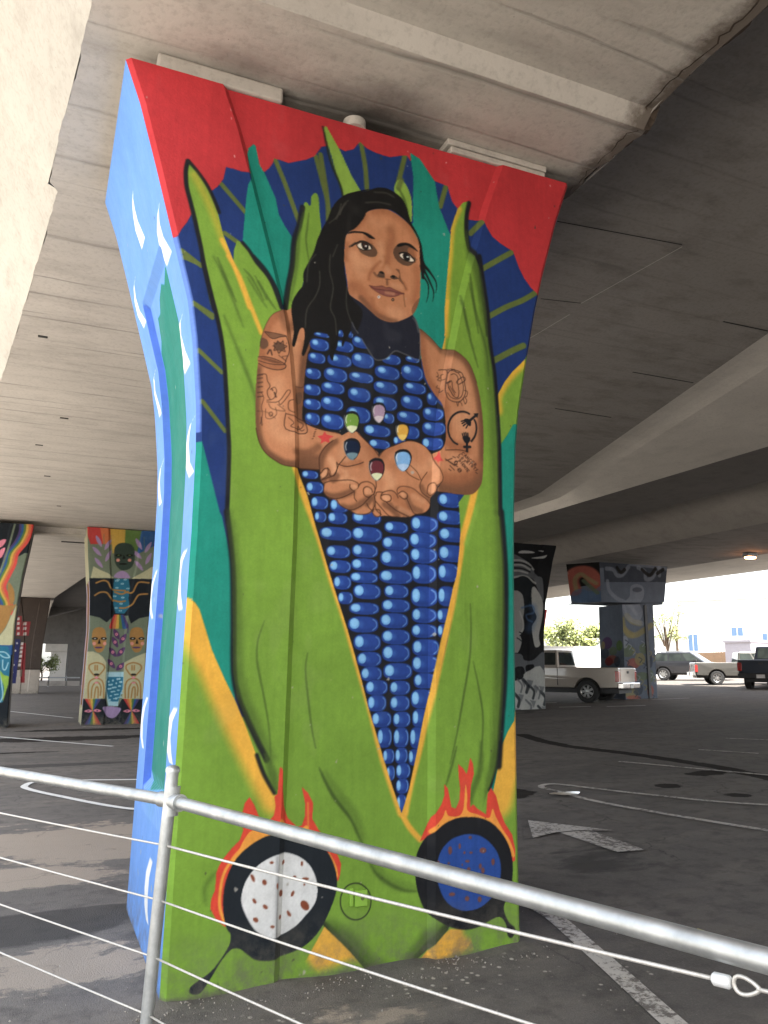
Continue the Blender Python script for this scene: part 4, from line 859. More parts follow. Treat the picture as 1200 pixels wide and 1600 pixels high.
TOTEM="""
P|sage|0|||1|661,5638 4529,5941 4807,-102 1081,-15
P|red2|0|||1|857,5455 1315,5489 1444,4962 1077,4938
P|or2|0|||1|1278,5486 1556,5507 1630,4974 1407,4959
P|ye2|0|||1|1556,5507 1988,5540 2021,4740 1684,4720
P|gr2|0|||1|1979,5539 2465,5575 2343,4759 2002,4739
P|bl2|0|||1|2446,5574 2931,5610 2866,5034 2345,4720
P|vi2|0|||1|2892,5607 3524,5654 3562,4936 2772,4988
P|lilac|1|||1|1197,5195 1211,5074 1274,4963 1376,4876 1352,5013 1289,5124
P|lilac|1|||1|1452,4792 1542,4864 1601,4978 1619,5115 1520,5025 1462,4912
P|lilac|1|||1|1132,4862 1179,4752 1269,4665 1390,4614 1330,4737 1240,4824
P|lilac|1|||1|1502,4465 1584,4547 1631,4665 1636,4803 1547,4704 1500,4586
P|lilac|1|||1|1212,4560 1249,4446 1331,4350 1446,4286 1398,4414 1316,4510
S|hamg|14.1|0.0|1|||1406,5242 1491,4285
P|lilac|1|||1|2287,5190 2301,5067 2365,4954 2470,4865 2447,5004 2383,5118
P|lilac|1|||1|2549,4779 2643,4853 2705,4969 2725,5109 2621,5017 2560,4902
P|lilac|1|||1|2217,4851 2265,4739 2358,4651 2482,4598 2421,4723 2328,4812
P|lilac|1|||1|2597,4447 2683,4530 2733,4650 2740,4791 2646,4690 2596,4570
P|lilac|1|||1|2297,4544 2334,4428 2418,4330 2537,4264 2488,4395 2404,4493
S|hamg|14.5|0.0|1|||2505,5238 2584,4263
P|cream|0|||1|1194,4318 1366,4230 1593,4144 1749,4034 1750,4014 1145,3985
P|cream|0|||1|2255,4039 2529,4211 2769,4383 3386,4518 3413,4034 2259,3980
P|facedk|1|||1|1717,4781 1745,4922 1852,5018 2002,5038 2155,5008 2258,4894 2288,4716 2289,4556 2234,4374 2126,4279 1959,4251 1841,4333 1756,4487
P|hair|1|||1|1940,4675 1934,4661 1914,4649 1884,4639 1849,4634 1813,4635 1782,4641 1761,4651 1753,4664 1759,4678 1779,4691 1809,4701 1844,4705 1880,4705 1911,4699 1932,4689
P|gr2|1|||1|1880,4672 1878,4666 1871,4660 1860,4656 1848,4654 1835,4654 1824,4657 1816,4662 1813,4668 1815,4674 1822,4680 1833,4684 1846,4686 1858,4685 1870,4683 1877,4678
P|cheek|1|||1|1889,4534 1887,4515 1877,4499 1862,4488 1844,4484 1825,4486 1809,4495 1797,4510 1792,4528 1795,4546 1804,4562 1819,4574 1838,4578 1856,4576 1873,4566 1884,4552
P|hair|1|||1|2242,4693 2236,4679 2216,4667 2185,4657 2150,4652 2113,4653 2082,4659 2061,4669 2053,4682 2059,4696 2079,4709 2109,4719 2145,4724 2181,4723 2213,4717 2234,4707
P|gr2|1|||1|2181,4690 2179,4684 2172,4678 2161,4674 2148,4672 2135,4672 2124,4675 2116,4680 2113,4686 2116,4692 2123,4698 2133,4702 2146,4704 2159,4703 2171,4701 2178,4696
P|cheek|1|||1|2205,4552 2203,4533 2193,4517 2178,4506 2159,4501 2140,4504 2124,4513 2112,4528 2107,4546 2110,4565 2119,4581 2135,4592 2153,4596 2172,4594 2189,4585 2200,4570
P|hair|0|||1|1986,4698 1956,4577 2050,4583
P|hair|1|||1|2097,4436 2089,4427 2065,4418 2029,4411 1986,4406 1943,4406 1906,4409 1881,4415 1872,4424 1880,4433 1904,4442 1940,4450 1983,4454 2026,4454 2063,4451 2088,4445
P|lilac|1|||1|1786,4036 1798,4134 1886,4208 1979,4232 2074,4207 2154,4133 2180,4035
P|dk|0|||1|964,3980 3608,4063 3664,3023 2795,2978 2515,2911 2299,2750 2210,2980 1839,2969 1650,2772 1459,2900 1219,2951 1040,2945
P|blue3|0|||1|1770,3996 2162,4014 2216,3761 2197,3466 2232,3214 2113,3035 1872,3028 1801,3257 1763,3547 1766,3781
P|pale3|1|||1|1893,3943 1890,3934 1881,3926 1867,3920 1850,3917 1832,3918 1818,3923 1808,3930 1804,3939 1806,3948 1815,3956 1830,3962 1847,3964 1864,3963 1879,3959 1889,3952
P|blue3|1|||1|1865,3941 1864,3938 1860,3934 1855,3932 1849,3931 1842,3931 1837,3933 1833,3936 1831,3940 1832,3944 1836,3947 1841,3949 1847,3950 1854,3950 1860,3948 1863,3945
P|pale3|1|||1|2047,3871 2044,3862 2035,3854 2021,3848 2004,3846 1987,3847 1972,3851 1961,3858 1958,3867 1960,3876 1969,3885 1984,3890 2001,3893 2018,3892 2033,3887 2043,3880
P|blue3|1|||1|2019,3870 2018,3866 2015,3863 2009,3861 2003,3860 1997,3860 1991,3862 1987,3865 1985,3869 1987,3872 1990,3876 1995,3878 2002,3879 2008,3879 2014,3877 2018,3874
P|pale3|1|||1|1906,3748 1903,3738 1894,3730 1880,3725 1863,3722 1845,3723 1831,3728 1821,3735 1817,3744 1819,3753 1828,3761 1843,3767 1860,3769 1877,3768 1892,3764 1902,3756
P|blue3|1|||1|1878,3746 1877,3743 1873,3739 1868,3737 1862,3736 1855,3736 1850,3738 1846,3741 1844,3745 1845,3749 1849,3752 1854,3754 1860,3755 1867,3755 1873,3753 1876,3750
P|pale3|1|||1|2206,3741 2203,3732 2194,3724 2179,3718 2162,3716 2145,3717 2130,3721 2120,3728 2116,3737 2119,3746 2128,3754 2142,3760 2159,3763 2177,3762 2192,3757 2202,3750
P|blue3|1|||1|2178,3740 2177,3736 2173,3733 2168,3730 2161,3729 2155,3730 2149,3732 2146,3735 2144,3738 2145,3742 2148,3745 2154,3748 2160,3749 2167,3748 2172,3746 2176,3743
P|pale3|1|||1|1865,3512 1863,3503 1854,3495 1840,3489 1823,3487 1805,3488 1791,3493 1781,3500 1777,3508 1779,3518 1789,3525 1803,3531 1820,3534 1837,3532 1851,3528 1862,3521
P|blue3|1|||1|1838,3511 1837,3507 1833,3504 1828,3502 1822,3501 1815,3501 1810,3503 1806,3506 1804,3510 1805,3513 1809,3517 1814,3519 1820,3520 1827,3519 1832,3517 1836,3515
P|pale3|1|||1|2082,3481 2079,3472 2070,3464 2056,3459 2039,3456 2021,3457 2007,3462 1996,3469 1992,3478 1995,3487 2004,3495 2019,3501 2036,3503 2053,3502 2068,3497 2078,3490
P|blue3|1|||1|2054,3480 2053,3477 2049,3473 2044,3471 2038,3470 2031,3471 2026,3472 2022,3475 2020,3479 2021,3483 2025,3486 2030,3488 2036,3489 2043,3489 2049,3487 2052,3484
P|pale3|1|||1|2047,3305 2044,3296 2035,3288 2021,3282 2004,3280 1986,3281 1972,3286 1961,3293 1957,3302 1960,3311 1969,3319 1984,3324 2000,3327 2018,3325 2033,3321 2043,3314
P|blue3|1|||1|2019,3304 2018,3300 2014,3297 2009,3295 2003,3294 1996,3294 1991,3296 1987,3299 1985,3303 1986,3306 1990,3310 1995,3312 2001,3313 2008,3312 2013,3310 2017,3307
P|pale3|1|||1|1924,3184 1922,3175 1913,3167 1898,3162 1882,3160 1864,3161 1850,3165 1840,3172 1836,3181 1838,3190 1847,3198 1862,3204 1878,3206 1896,3205 1910,3200 1920,3193
P|blue3|1|||1|1897,3183 1896,3180 1892,3176 1887,3174 1881,3173 1874,3174 1869,3176 1865,3179 1863,3182 1864,3186 1868,3189 1873,3191 1879,3192 1886,3192 1891,3190 1895,3187
P|pale3|1|||1|2041,3111 2038,3102 2029,3094 2015,3088 1998,3086 1981,3087 1966,3092 1956,3099 1952,3108 1954,3117 1964,3125 1978,3130 1995,3132 2012,3131 2027,3127 2037,3119
P|blue3|1|||1|2013,3110 2012,3106 2008,3103 2003,3100 1997,3099 1990,3100 1985,3102 1981,3105 1979,3109 1981,3112 1984,3116 1989,3118 1996,3119 2002,3118 2008,3116 2011,3113
P|pale3|1|||1|1927,3984 1925,3974 1915,3966 1901,3961 1884,3958 1867,3959 1852,3963 1842,3971 1838,3979 1841,3989 1850,3997 1864,4002 1881,4005 1898,4004 1913,4000 1923,3992
P|blue3|1|||1|1899,3982 1898,3979 1895,3975 1890,3973 1883,3972 1877,3972 1871,3974 1868,3977 1866,3981 1867,3984 1870,3988 1876,3990 1882,3991 1888,3991 1894,3989 1898,3986
P|pale3|1|||1|2114,3992 2112,3983 2102,3975 2088,3969 2071,3967 2054,3968 2039,3972 2028,3979 2025,3988 2027,3997 2037,4006 2051,4011 2068,4014 2085,4013 2100,4009 2110,4001
P|blue3|1|||1|2086,3991 2085,3987 2082,3984 2076,3982 2070,3981 2064,3981 2058,3983 2054,3986 2053,3990 2054,3993 2057,3997 2062,3999 2069,4000 2075,4000 2081,3998 2085,3995
S|och|45.5|7.0|1|||1300,3857 1478,3933 1610,3891 1695,3738 1791,3684 2090,3677
S|och|45.2|7.0|1|||1288,3509 1428,3601 1593,3598 1693,3486 1775,3373
S|och|46.3|7.1|1|||2719,3922 2451,3929 2364,3807 2281,3626 2092,3638
S|och|46.0|7.1|1|||2700,3604 2473,3575 2386,3454 2302,3294 2121,3191 1973,3186
S|och|45.6|7.0|1|||1792,3393 1961,3360 2109,3385
S|och|45.8|7.0|1|||1813,3627 2003,3576 2166,3661
P|red2|0|||1|1837,2998 1880,2999 1768,2469 1653,2467
P|or2|0|||1|1880,2999 1923,3001 1884,2471 1768,2469
P|ye2|0|||1|1923,3001 1966,3002 2001,2474 1884,2471
P|gr2|0|||1|1966,3002 2009,3003 2118,2476 2001,2474
P|bl2|0|||1|2009,3003 2053,3004 2236,2479 2118,2476
P|vi2|0|||1|2053,3004 2096,3006 2354,2481 2236,2479
P|sage|0|||1|1040,2945 1367,2917 1632,2771 1635,2200 1095,2192
P|sage|0|||1|2263,2730 2515,2911 2814,2978 3665,3003 3717,2038 2271,2020
P|sage|0|||1|1150,2803 1559,2814 1724,2695 1796,1492 1187,1490
P|sage|0|||1|2241,2707 2476,2839 3717,2872 3790,1499 2240,1493
P|sage|0|||1|1731,2602 2217,2613 2244,1432 1752,1431
P|och|1|||1|1292,2439 1330,2582 1463,2637 1604,2589 1665,2406 1669,2201 1605,1997 1511,1945 1411,1994 1319,2196
P|hair|1|||1|1456,2324 1451,2310 1435,2298 1410,2289 1381,2286 1351,2288 1325,2296 1307,2307 1300,2321 1305,2335 1321,2347 1346,2356 1375,2359 1405,2357 1431,2349 1449,2338
P|lg|1|||1|1409,2323 1407,2317 1401,2311 1391,2308 1379,2306 1367,2307 1357,2311 1350,2316 1347,2322 1349,2328 1355,2334 1365,2337 1377,2339 1389,2338 1399,2335 1406,2329
P|cheek|1|||1|1413,2187 1411,2168 1402,2152 1387,2141 1370,2138 1352,2141 1336,2151 1325,2167 1320,2185 1322,2204 1331,2220 1345,2231 1363,2235 1381,2232 1397,2221 1408,2206
P|hair|1|||1|1684,2328 1679,2314 1663,2302 1638,2293 1608,2290 1578,2292 1552,2300 1535,2311 1528,2325 1533,2339 1549,2352 1574,2360 1603,2363 1634,2361 1660,2354 1677,2342
P|lg|1|||1|1637,2327 1635,2321 1629,2316 1619,2312 1607,2310 1595,2311 1585,2315 1577,2320 1575,2326 1577,2333 1583,2338 1593,2342 1605,2343 1617,2342 1627,2339 1634,2334
P|cheek|1|||1|1687,2191 1684,2173 1675,2156 1661,2146 1643,2142 1625,2145 1609,2155 1598,2171 1593,2190 1595,2209 1604,2225 1619,2236 1636,2239 1655,2236 1671,2226 1682,2210
P|hair|0|||1|1489,2321 1456,2182 1538,2183
P|plum|1|||1|1599,2082 1592,2072 1569,2063 1535,2057 1494,2054 1453,2056 1418,2061 1394,2069 1385,2079 1393,2089 1415,2098 1450,2104 1490,2107 1531,2105 1567,2100 1590,2092
P|och|1|||1|2287,2459 2328,2606 2466,2661 2611,2612 2674,2426 2676,2218 2608,2009 2510,1957 2407,2007 2313,2212
P|hair|1|||1|2456,2342 2451,2328 2434,2316 2408,2307 2378,2304 2347,2306 2320,2314 2302,2325 2295,2339 2300,2354 2317,2366 2343,2375 2373,2378 2404,2376 2431,2368 2449,2357
P|lg|1|||1|2408,2342 2406,2335 2399,2330 2389,2326 2376,2324 2364,2325 2353,2329 2346,2334 2343,2340 2345,2347 2352,2352 2362,2356 2374,2357 2387,2356 2397,2353 2405,2348
P|cheek|1|||1|2410,2203 2408,2184 2398,2168 2383,2157 2365,2153 2347,2156 2330,2167 2319,2182 2314,2201 2316,2220 2326,2237 2341,2248 2359,2252 2378,2248 2394,2238 2405,2222
P|hair|1|||1|2693,2347 2688,2332 2671,2320 2645,2311 2614,2308 2583,2310 2556,2318 2538,2330 2531,2344 2536,2358 2553,2371 2578,2379 2609,2383 2640,2380 2667,2373 2686,2361
P|lg|1|||1|2644,2346 2642,2339 2635,2334 2625,2330 2613,2329 2600,2330 2589,2333 2582,2338 2579,2345 2581,2351 2588,2357 2598,2360 2611,2362 2623,2361 2634,2358 2641,2352
P|cheek|1|||1|2694,2207 2691,2188 2682,2172 2667,2161 2648,2157 2629,2160 2613,2171 2601,2187 2597,2206 2599,2225 2609,2241 2624,2252 2642,2256 2661,2253 2678,2243 2689,2227
P|hair|0|||1|2490,2339 2455,2197 2540,2199
P|plum|1|||1|2603,2096 2595,2086 2571,2077 2535,2070 2493,2068 2451,2069 2415,2075 2390,2083 2381,2093 2389,2103 2412,2112 2448,2119 2490,2121 2532,2120 2569,2115 2593,2106
P|plum|1|||1|1857,2597 1854,2480 1911,2379 2020,2307 2015,2438 1958,2540
P|pk|1|||1|1978,2453 1976,2437 1968,2424 1956,2414 1941,2411 1926,2414 1913,2423 1903,2436 1899,2451 1901,2467 1909,2481 1921,2490 1936,2493 1951,2491 1965,2482 1974,2469
P|plum|1|||1|1952,2452 1952,2447 1949,2442 1945,2439 1939,2438 1934,2439 1930,2442 1926,2446 1925,2452 1925,2457 1928,2462 1932,2465 1938,2467 1943,2466 1948,2462 1951,2458
P|plum|1|||1|2039,2192 2138,2243 2192,2341 2193,2473 2085,2407 2031,2309
P|pk|1|||1|2155,2333 2153,2317 2146,2304 2133,2294 2118,2291 2103,2294 2089,2303 2080,2316 2076,2331 2078,2347 2086,2361 2098,2370 2113,2373 2128,2370 2142,2362 2151,2349
P|plum|1|||1|2129,2332 2129,2327 2126,2322 2122,2319 2116,2318 2111,2319 2106,2322 2103,2326 2102,2332 2102,2337 2105,2342 2109,2345 2115,2346 2120,2346 2125,2342 2128,2338
P|plum|1|||1|1832,2381 1829,2264 1886,2163 1995,2091 1990,2222 1933,2323
P|pk|1|||1|1953,2237 1951,2221 1943,2208 1931,2198 1916,2195 1901,2198 1887,2207 1878,2220 1874,2235 1876,2251 1884,2264 1896,2274 1911,2277 1926,2274 1939,2265 1949,2252
P|plum|1|||1|1927,2236 1927,2231 1924,2226 1920,2223 1914,2222 1909,2223 1904,2226 1901,2230 1899,2236 1900,2241 1903,2246 1907,2249 1912,2250 1918,2249 1922,2246 1926,2242
P|plum|1|||1|1766,2086 1786,1970 1860,1882 1979,1833 1949,1961 1875,2049
P|pk|1|||1|1912,1960 1910,1944 1902,1931 1890,1922 1875,1919 1860,1921 1847,1930 1837,1943 1833,1959 1835,1975 1843,1988 1855,1997 1870,2000 1885,1997 1898,1988 1908,1975
P|plum|1|||1|1886,1959 1886,1954 1883,1949 1879,1946 1874,1945 1868,1946 1864,1949 1860,1954 1859,1959 1859,1965 1862,1969 1866,1972 1872,1974 1877,1973 1882,1969 1885,1965
P|plum|1|||1|1999,1843 2103,1882 2167,1973 2180,2102 2066,2049 2003,1959
P|pk|1|||1|2129,1973 2127,1957 2119,1944 2107,1934 2092,1931 2077,1934 2063,1943 2054,1956 2050,1972 2052,1987 2060,2001 2072,2010 2087,2013 2102,2010 2115,2001 2125,1988
P|plum|1|||1|2103,1972 2103,1967 2100,1962 2096,1959 2090,1958 2085,1959 2080,1962 2077,1966 2075,1972 2076,1977 2079,1982 2083,1985 2088,1986 2094,1985 2098,1982 2102,1978
P|plum|1|||1|1749,1770 1768,1656 1842,1567 1961,1517 1931,1645 1857,1733
P|pk|1|||1|1894,1644 1892,1629 1884,1616 1872,1607 1857,1603 1842,1606 1829,1615 1819,1628 1815,1644 1817,1659 1825,1672 1837,1681 1852,1684 1867,1682 1880,1673 1890,1660
P|plum|1|||1|1868,1644 1868,1639 1865,1634 1861,1631 1856,1630 1850,1631 1846,1634 1842,1638 1841,1644 1841,1649 1844,1654 1848,1657 1854,1658 1859,1657 1864,1654 1867,1649
P|plum|1|||1|1992,1469 2102,1485 2182,1559 2220,1680 2098,1653 2018,1580
P|pk|1|||1|2145,1574 2143,1559 2135,1546 2123,1537 2108,1534 2093,1537 2080,1546 2070,1558 2066,1574 2068,1590 2076,1603 2088,1612 2103,1615 2118,1612 2132,1603 2141,1590
P|plum|1|||1|2119,1574 2119,1569 2116,1564 2112,1561 2107,1560 2101,1561 2097,1564 2093,1569 2092,1574 2092,1580 2095,1584 2099,1587 2105,1589 2110,1588 2115,1584 2118,1580
P|cream|0|||1|1153,1961 1345,1973 1504,1914 1628,1814 1715,1673 1744,690 1150,696
P|cream|0|||1|2188,1677 2438,1822 2733,1949 3553,2021 3627,670 2193,685
S|och|37.2|5.1|1|||1281,1510 1293,1610 1463,1672 1642,1612 1678,1512 1599,1391 1527,1310
S|och|37.1|5.1|1|||1281,1510 1367,1390 1450,1310
S|och|37.0|5.0|1|||1318,734 1297,1031 1343,1190 1492,1250 1632,1190 1692,1030 1712,730
S|och|37.0|5.0|1|||1395,733 1395,991 1462,1130 1559,1130 1627,990 1621,791
S|och|37.0|5.0|1|||1471,732 1491,991 1549,990 1567,732
S|och|37.2|5.1|1|||1430,1591 1438,1470
S|och|37.2|5.1|1|||1488,1591 1496,1471
P|hair|1|||1|1555,1350 1551,1339 1536,1330 1514,1324 1487,1322 1461,1324 1438,1330 1422,1339 1416,1350 1420,1361 1435,1370 1457,1376 1483,1378 1510,1376 1533,1370 1549,1361
P|pk|1|||1|1541,1270 1538,1259 1528,1250 1512,1244 1493,1242 1474,1244 1457,1250 1446,1259 1441,1270 1444,1281 1454,1290 1470,1296 1489,1298 1508,1296 1525,1290 1537,1281
P|pk|1|||1|1559,1130 1555,1122 1543,1116 1524,1112 1502,1110 1480,1112 1461,1116 1448,1123 1443,1130 1447,1138 1459,1144 1477,1149 1500,1150 1522,1149 1541,1144 1554,1138
S|och|38.2|5.2|1|||2248,1514 2262,1616 2437,1678 2622,1618 2659,1516 2576,1392 2501,1311
S|och|38.0|5.2|1|||2248,1514 2336,1392 2421,1311
S|och|38.0|5.2|1|||2280,725 2260,1027 2309,1189 2464,1250 2608,1188 2669,1025 2688,721
S|och|37.9|5.2|1|||2359,724 2362,986 2432,1128 2532,1127 2601,985 2594,782
S|och|37.9|5.2|1|||2438,723 2461,986 2521,985 2538,722
S|och|38.1|5.2|1|||2403,1596 2410,1474
S|och|38.2|5.2|1|||2463,1597 2470,1474
P|hair|1|||1|2530,1351 2525,1340 2510,1331 2487,1325 2460,1323 2432,1325 2408,1331 2392,1340 2386,1351 2391,1362 2406,1372 2429,1378 2456,1380 2484,1378 2508,1372 2524,1363
P|pk|1|||1|2515,1270 2512,1259 2501,1250 2485,1244 2465,1241 2445,1244 2428,1250 2416,1259 2411,1270 2415,1281 2425,1290 2442,1296 2461,1298 2481,1296 2499,1290 2510,1281
P|pk|1|||1|2532,1127 2528,1120 2515,1113 2496,1109 2473,1107 2450,1109 2431,1113 2417,1120 2412,1128 2416,1135 2429,1142 2448,1146 2471,1148 2494,1146 2514,1142 2527,1135
P|pale3|0|||1|1752,1421 2195,1422 2213,987 2116,666 2107,506 1853,510 1801,709 1743,989
P|blue3|0|||1|1771,1290 2184,1290 2186,947 2099,626 1865,629 1762,989
P|pale3|1|||1|1806,1260 1805,1255 1800,1250 1793,1247 1784,1246 1775,1247 1767,1250 1762,1255 1759,1260 1761,1265 1766,1270 1773,1273 1782,1274 1791,1273 1799,1270 1804,1265
P|pale3|1|||1|1981,996 1978,987 1971,979 1959,974 1945,972 1931,974 1918,979 1909,987 1906,996 1908,1006 1916,1014 1928,1019 1942,1020 1956,1019 1968,1013 1977,1005
P|pale3|1|||1|2131,732 2130,726 2124,721 2116,717 2105,716 2094,718 2085,721 2079,726 2076,733 2078,739 2084,744 2092,747 2103,748 2114,747 2123,744 2129,738
P|pale3|1|||1|1893,1073 1891,1063 1882,1054 1869,1049 1854,1047 1838,1049 1825,1055 1815,1063 1811,1073 1814,1083 1822,1092 1835,1097 1850,1099 1866,1097 1880,1091 1889,1083
P|pale3|1|||1|2044,809 2042,802 2036,796 2026,793 2014,791 2002,793 1991,797 1984,803 1981,810 1983,816 1990,822 2000,826 2011,827 2023,826 2034,822 2041,816
P|pale3|1|||1|2179,1149 2176,1138 2167,1129 2153,1123 2135,1120 2118,1123 2103,1129 2092,1138 2088,1149 2091,1160 2100,1169 2114,1175 2132,1177 2149,1175 2164,1169 2175,1159
P|pale3|1|||1|1957,886 1954,878 1947,872 1936,868 1923,866 1909,868 1898,872 1890,879 1886,886 1888,894 1896,901 1907,905 1920,906 1934,904 1945,900 1953,894
P|pale3|1|||1|2067,1226 2066,1214 2061,1204 2053,1197 2044,1195 2034,1198 2025,1204 2019,1214 2016,1226 2017,1237 2022,1247 2030,1254 2040,1256 2050,1254 2058,1247 2065,1237
P|pale3|1|||1|1869,963 1867,954 1859,947 1847,942 1832,941 1817,942 1804,947 1795,955 1791,963 1794,971 1802,979 1814,983 1829,985 1844,983 1857,978 1866,971
P|pale3|1|||1|2020,699 2018,694 2012,689 2003,686 1992,685 1980,687 1971,690 1964,694 1961,700 1963,705 1969,709 1979,713 1990,713 2001,712 2011,709 2017,705
P|pale3|1|||1|2155,1038 2152,1028 2143,1020 2129,1015 2113,1014 2096,1015 2082,1021 2072,1029 2068,1038 2071,1047 2079,1055 2093,1060 2110,1062 2126,1060 2141,1055 2151,1047
P|pale3|1|||1|1933,776 1931,770 1924,765 1913,761 1901,760 1888,762 1877,765 1869,770 1866,777 1869,783 1875,788 1886,791 1898,792 1911,791 1922,787 1930,782
P|pale3|1|||1|2043,1115 2042,1105 2038,1096 2030,1090 2021,1088 2012,1091 2004,1096 1999,1105 1996,1115 1997,1125 2002,1133 2009,1139 2018,1141 2027,1139 2035,1133 2041,1125
P|pale3|1|||1|2218,850 2216,843 2208,837 2196,833 2182,832 2167,834 2155,837 2147,844 2143,850 2146,857 2153,863 2165,867 2180,868 2194,867 2206,863 2215,857
P|pale3|1|||1|1956,1191 1954,1181 1949,1171 1941,1165 1930,1163 1919,1165 1910,1172 1904,1181 1901,1191 1902,1202 1907,1211 1916,1217 1926,1220 1937,1217 1946,1211 1953,1202
P|pale3|1|||1|2130,927 2128,919 2119,913 2106,909 2090,907 2075,909 2061,913 2051,920 2048,927 2050,935 2059,942 2072,946 2088,947 2104,946 2117,941 2127,935
P|pale3|1|||1|1909,666 1907,655 1901,645 1892,639 1880,637 1868,639 1857,646 1850,656 1847,667 1848,678 1854,688 1864,695 1876,697 1888,694 1898,688 1906,678
P|pale3|1|||1|2043,1004 2040,995 2031,988 2016,983 1999,982 1982,984 1967,989 1957,996 1953,1004 1956,1013 1965,1020 1979,1025 1996,1026 2014,1025 2029,1020 2039,1012
P|pale3|1|||1|2194,739 2191,734 2184,730 2173,727 2159,726 2146,727 2134,730 2126,735 2123,740 2125,746 2133,750 2144,753 2158,754 2171,753 2183,749 2191,745
P|pale3|1|||1|1932,1081 1930,1071 1925,1064 1918,1058 1908,1057 1898,1059 1889,1064 1883,1072 1881,1081 1882,1090 1887,1098 1895,1103 1905,1105 1915,1103 1923,1098 1929,1090
P|pale3|1|||1|2106,817 2104,810 2095,805 2083,802 2068,801 2053,802 2040,806 2031,811 2028,817 2030,823 2039,829 2051,832 2066,833 2081,832 2094,828 2103,823
P|pale3|1|||1|1844,1157 1843,1147 1837,1139 1828,1133 1817,1131 1806,1133 1796,1139 1789,1147 1786,1158 1787,1168 1793,1176 1802,1182 1813,1184 1825,1182 1835,1176 1842,1167
P|pale3|1|||1|2019,893 2016,887 2007,881 1993,877 1977,876 1960,877 1946,881 1936,887 1933,894 1935,901 1944,907 1958,911 1974,912 1991,910 2005,906 2015,900
P|pale3|1|||1|2130,1234 2128,1223 2121,1214 2111,1208 2098,1205 2085,1208 2074,1214 2066,1223 2063,1234 2065,1245 2071,1254 2082,1260 2095,1262 2108,1260 2119,1254 2127,1244
P|pale3|1|||1|1908,970 1907,963 1902,956 1895,952 1886,950 1877,952 1869,956 1863,963 1861,971 1862,978 1867,985 1874,989 1883,991 1892,989 1900,985 1906,978
P|pale3|1|||1|2082,706 2080,695 2073,685 2061,679 2047,677 2032,679 2020,686 2011,696 2008,707 2010,719 2017,728 2029,735 2043,737 2057,735 2070,728 2079,718
P|dk|0|||1|1054,707 1763,700 1835,490 2108,486 2193,695 3834,678 3883,-254 1120,-182
P|red2|0|||1|1225,705 1295,705 1448,377 1443,377
P|or2|0|||1|1295,705 1365,704 1453,377 1448,377
P|ye2|0|||1|1365,704 1435,703 1458,377 1453,377
P|gr2|0|||1|1435,703 1506,702 1463,377 1458,377
P|bl2|0|||1|1506,702 1576,702 1468,377 1463,377
P|vi2|0|||1|1576,702 1647,701 1474,377 1468,377
P|vi2|0|||1|1443,377 1448,377 1323,-32 1241,-30
P|bl2|0|||1|1448,377 1453,377 1405,-34 1323,-32
P|gr2|0|||1|1453,377 1458,377 1488,-36 1405,-34
P|ye2|0|||1|1458,377 1463,377 1570,-38 1488,-36
P|or2|0|||1|1463,377 1468,377 1654,-39 1570,-38
P|red2|0|||1|1468,377 1474,377 1737,-41 1654,-39
P|pk|1|||1|1239,381 1322,419 1398,413 1443,377 1384,349 1308,350
P|pk|1|||1|1678,383 1589,424 1512,424 1473,387 1536,356 1613,355
P|plum|1|||1|1370,382 1369,376 1363,370 1355,366 1345,365 1334,367 1325,371 1319,377 1317,383 1318,390 1324,396 1332,399 1342,401 1353,399 1361,395 1368,389
P|plum|1|||1|1599,389 1598,382 1592,376 1584,373 1574,371 1563,373 1554,377 1548,383 1545,389 1547,396 1552,402 1561,406 1571,407 1582,405 1590,401 1597,395
P|red2|0|||1|2232,695 2305,694 2461,361 2455,361
P|or2|0|||1|2305,694 2377,693 2466,361 2461,361
P|ye2|0|||1|2377,693 2450,693 2471,361 2466,361
P|gr2|0|||1|2450,693 2523,692 2476,361 2471,361
P|bl2|0|||1|2523,692 2596,691 2482,361 2476,361
P|vi2|0|||1|2596,691 2669,690 2487,361 2482,361
P|vi2|0|||1|2455,361 2461,361 2327,-55 2242,-53
P|bl2|0|||1|2461,361 2466,361 2412,-57 2327,-55
P|gr2|0|||1|2466,361 2471,361 2498,-59 2412,-57
P|ye2|0|||1|2471,361 2476,361 2583,-61 2498,-59
P|or2|0|||1|2476,361 2482,361 2670,-63 2583,-61
P|red2|0|||1|2482,361 2487,361 2756,-65 2670,-63
P|pk|1|||1|2244,364 2330,403 2409,398 2455,361 2394,332 2315,333
P|pk|1|||1|2699,367 2607,409 2528,408 2486,371 2552,339 2631,338
P|plum|1|||1|2380,366 2378,360 2372,354 2364,350 2353,349 2343,350 2333,354 2327,360 2324,367 2326,374 2332,380 2340,384 2351,385 2362,383 2371,379 2377,373
P|plum|1|||1|2617,373 2615,366 2610,360 2601,356 2591,355 2580,356 2570,360 2564,367 2562,373 2563,380 2569,386 2578,390 2588,391 2599,390 2608,386 2615,379
P|lilac|1|||1|1729,492 2159,456 2140,306 2049,199 1944,181 1834,232 1758,352
"""
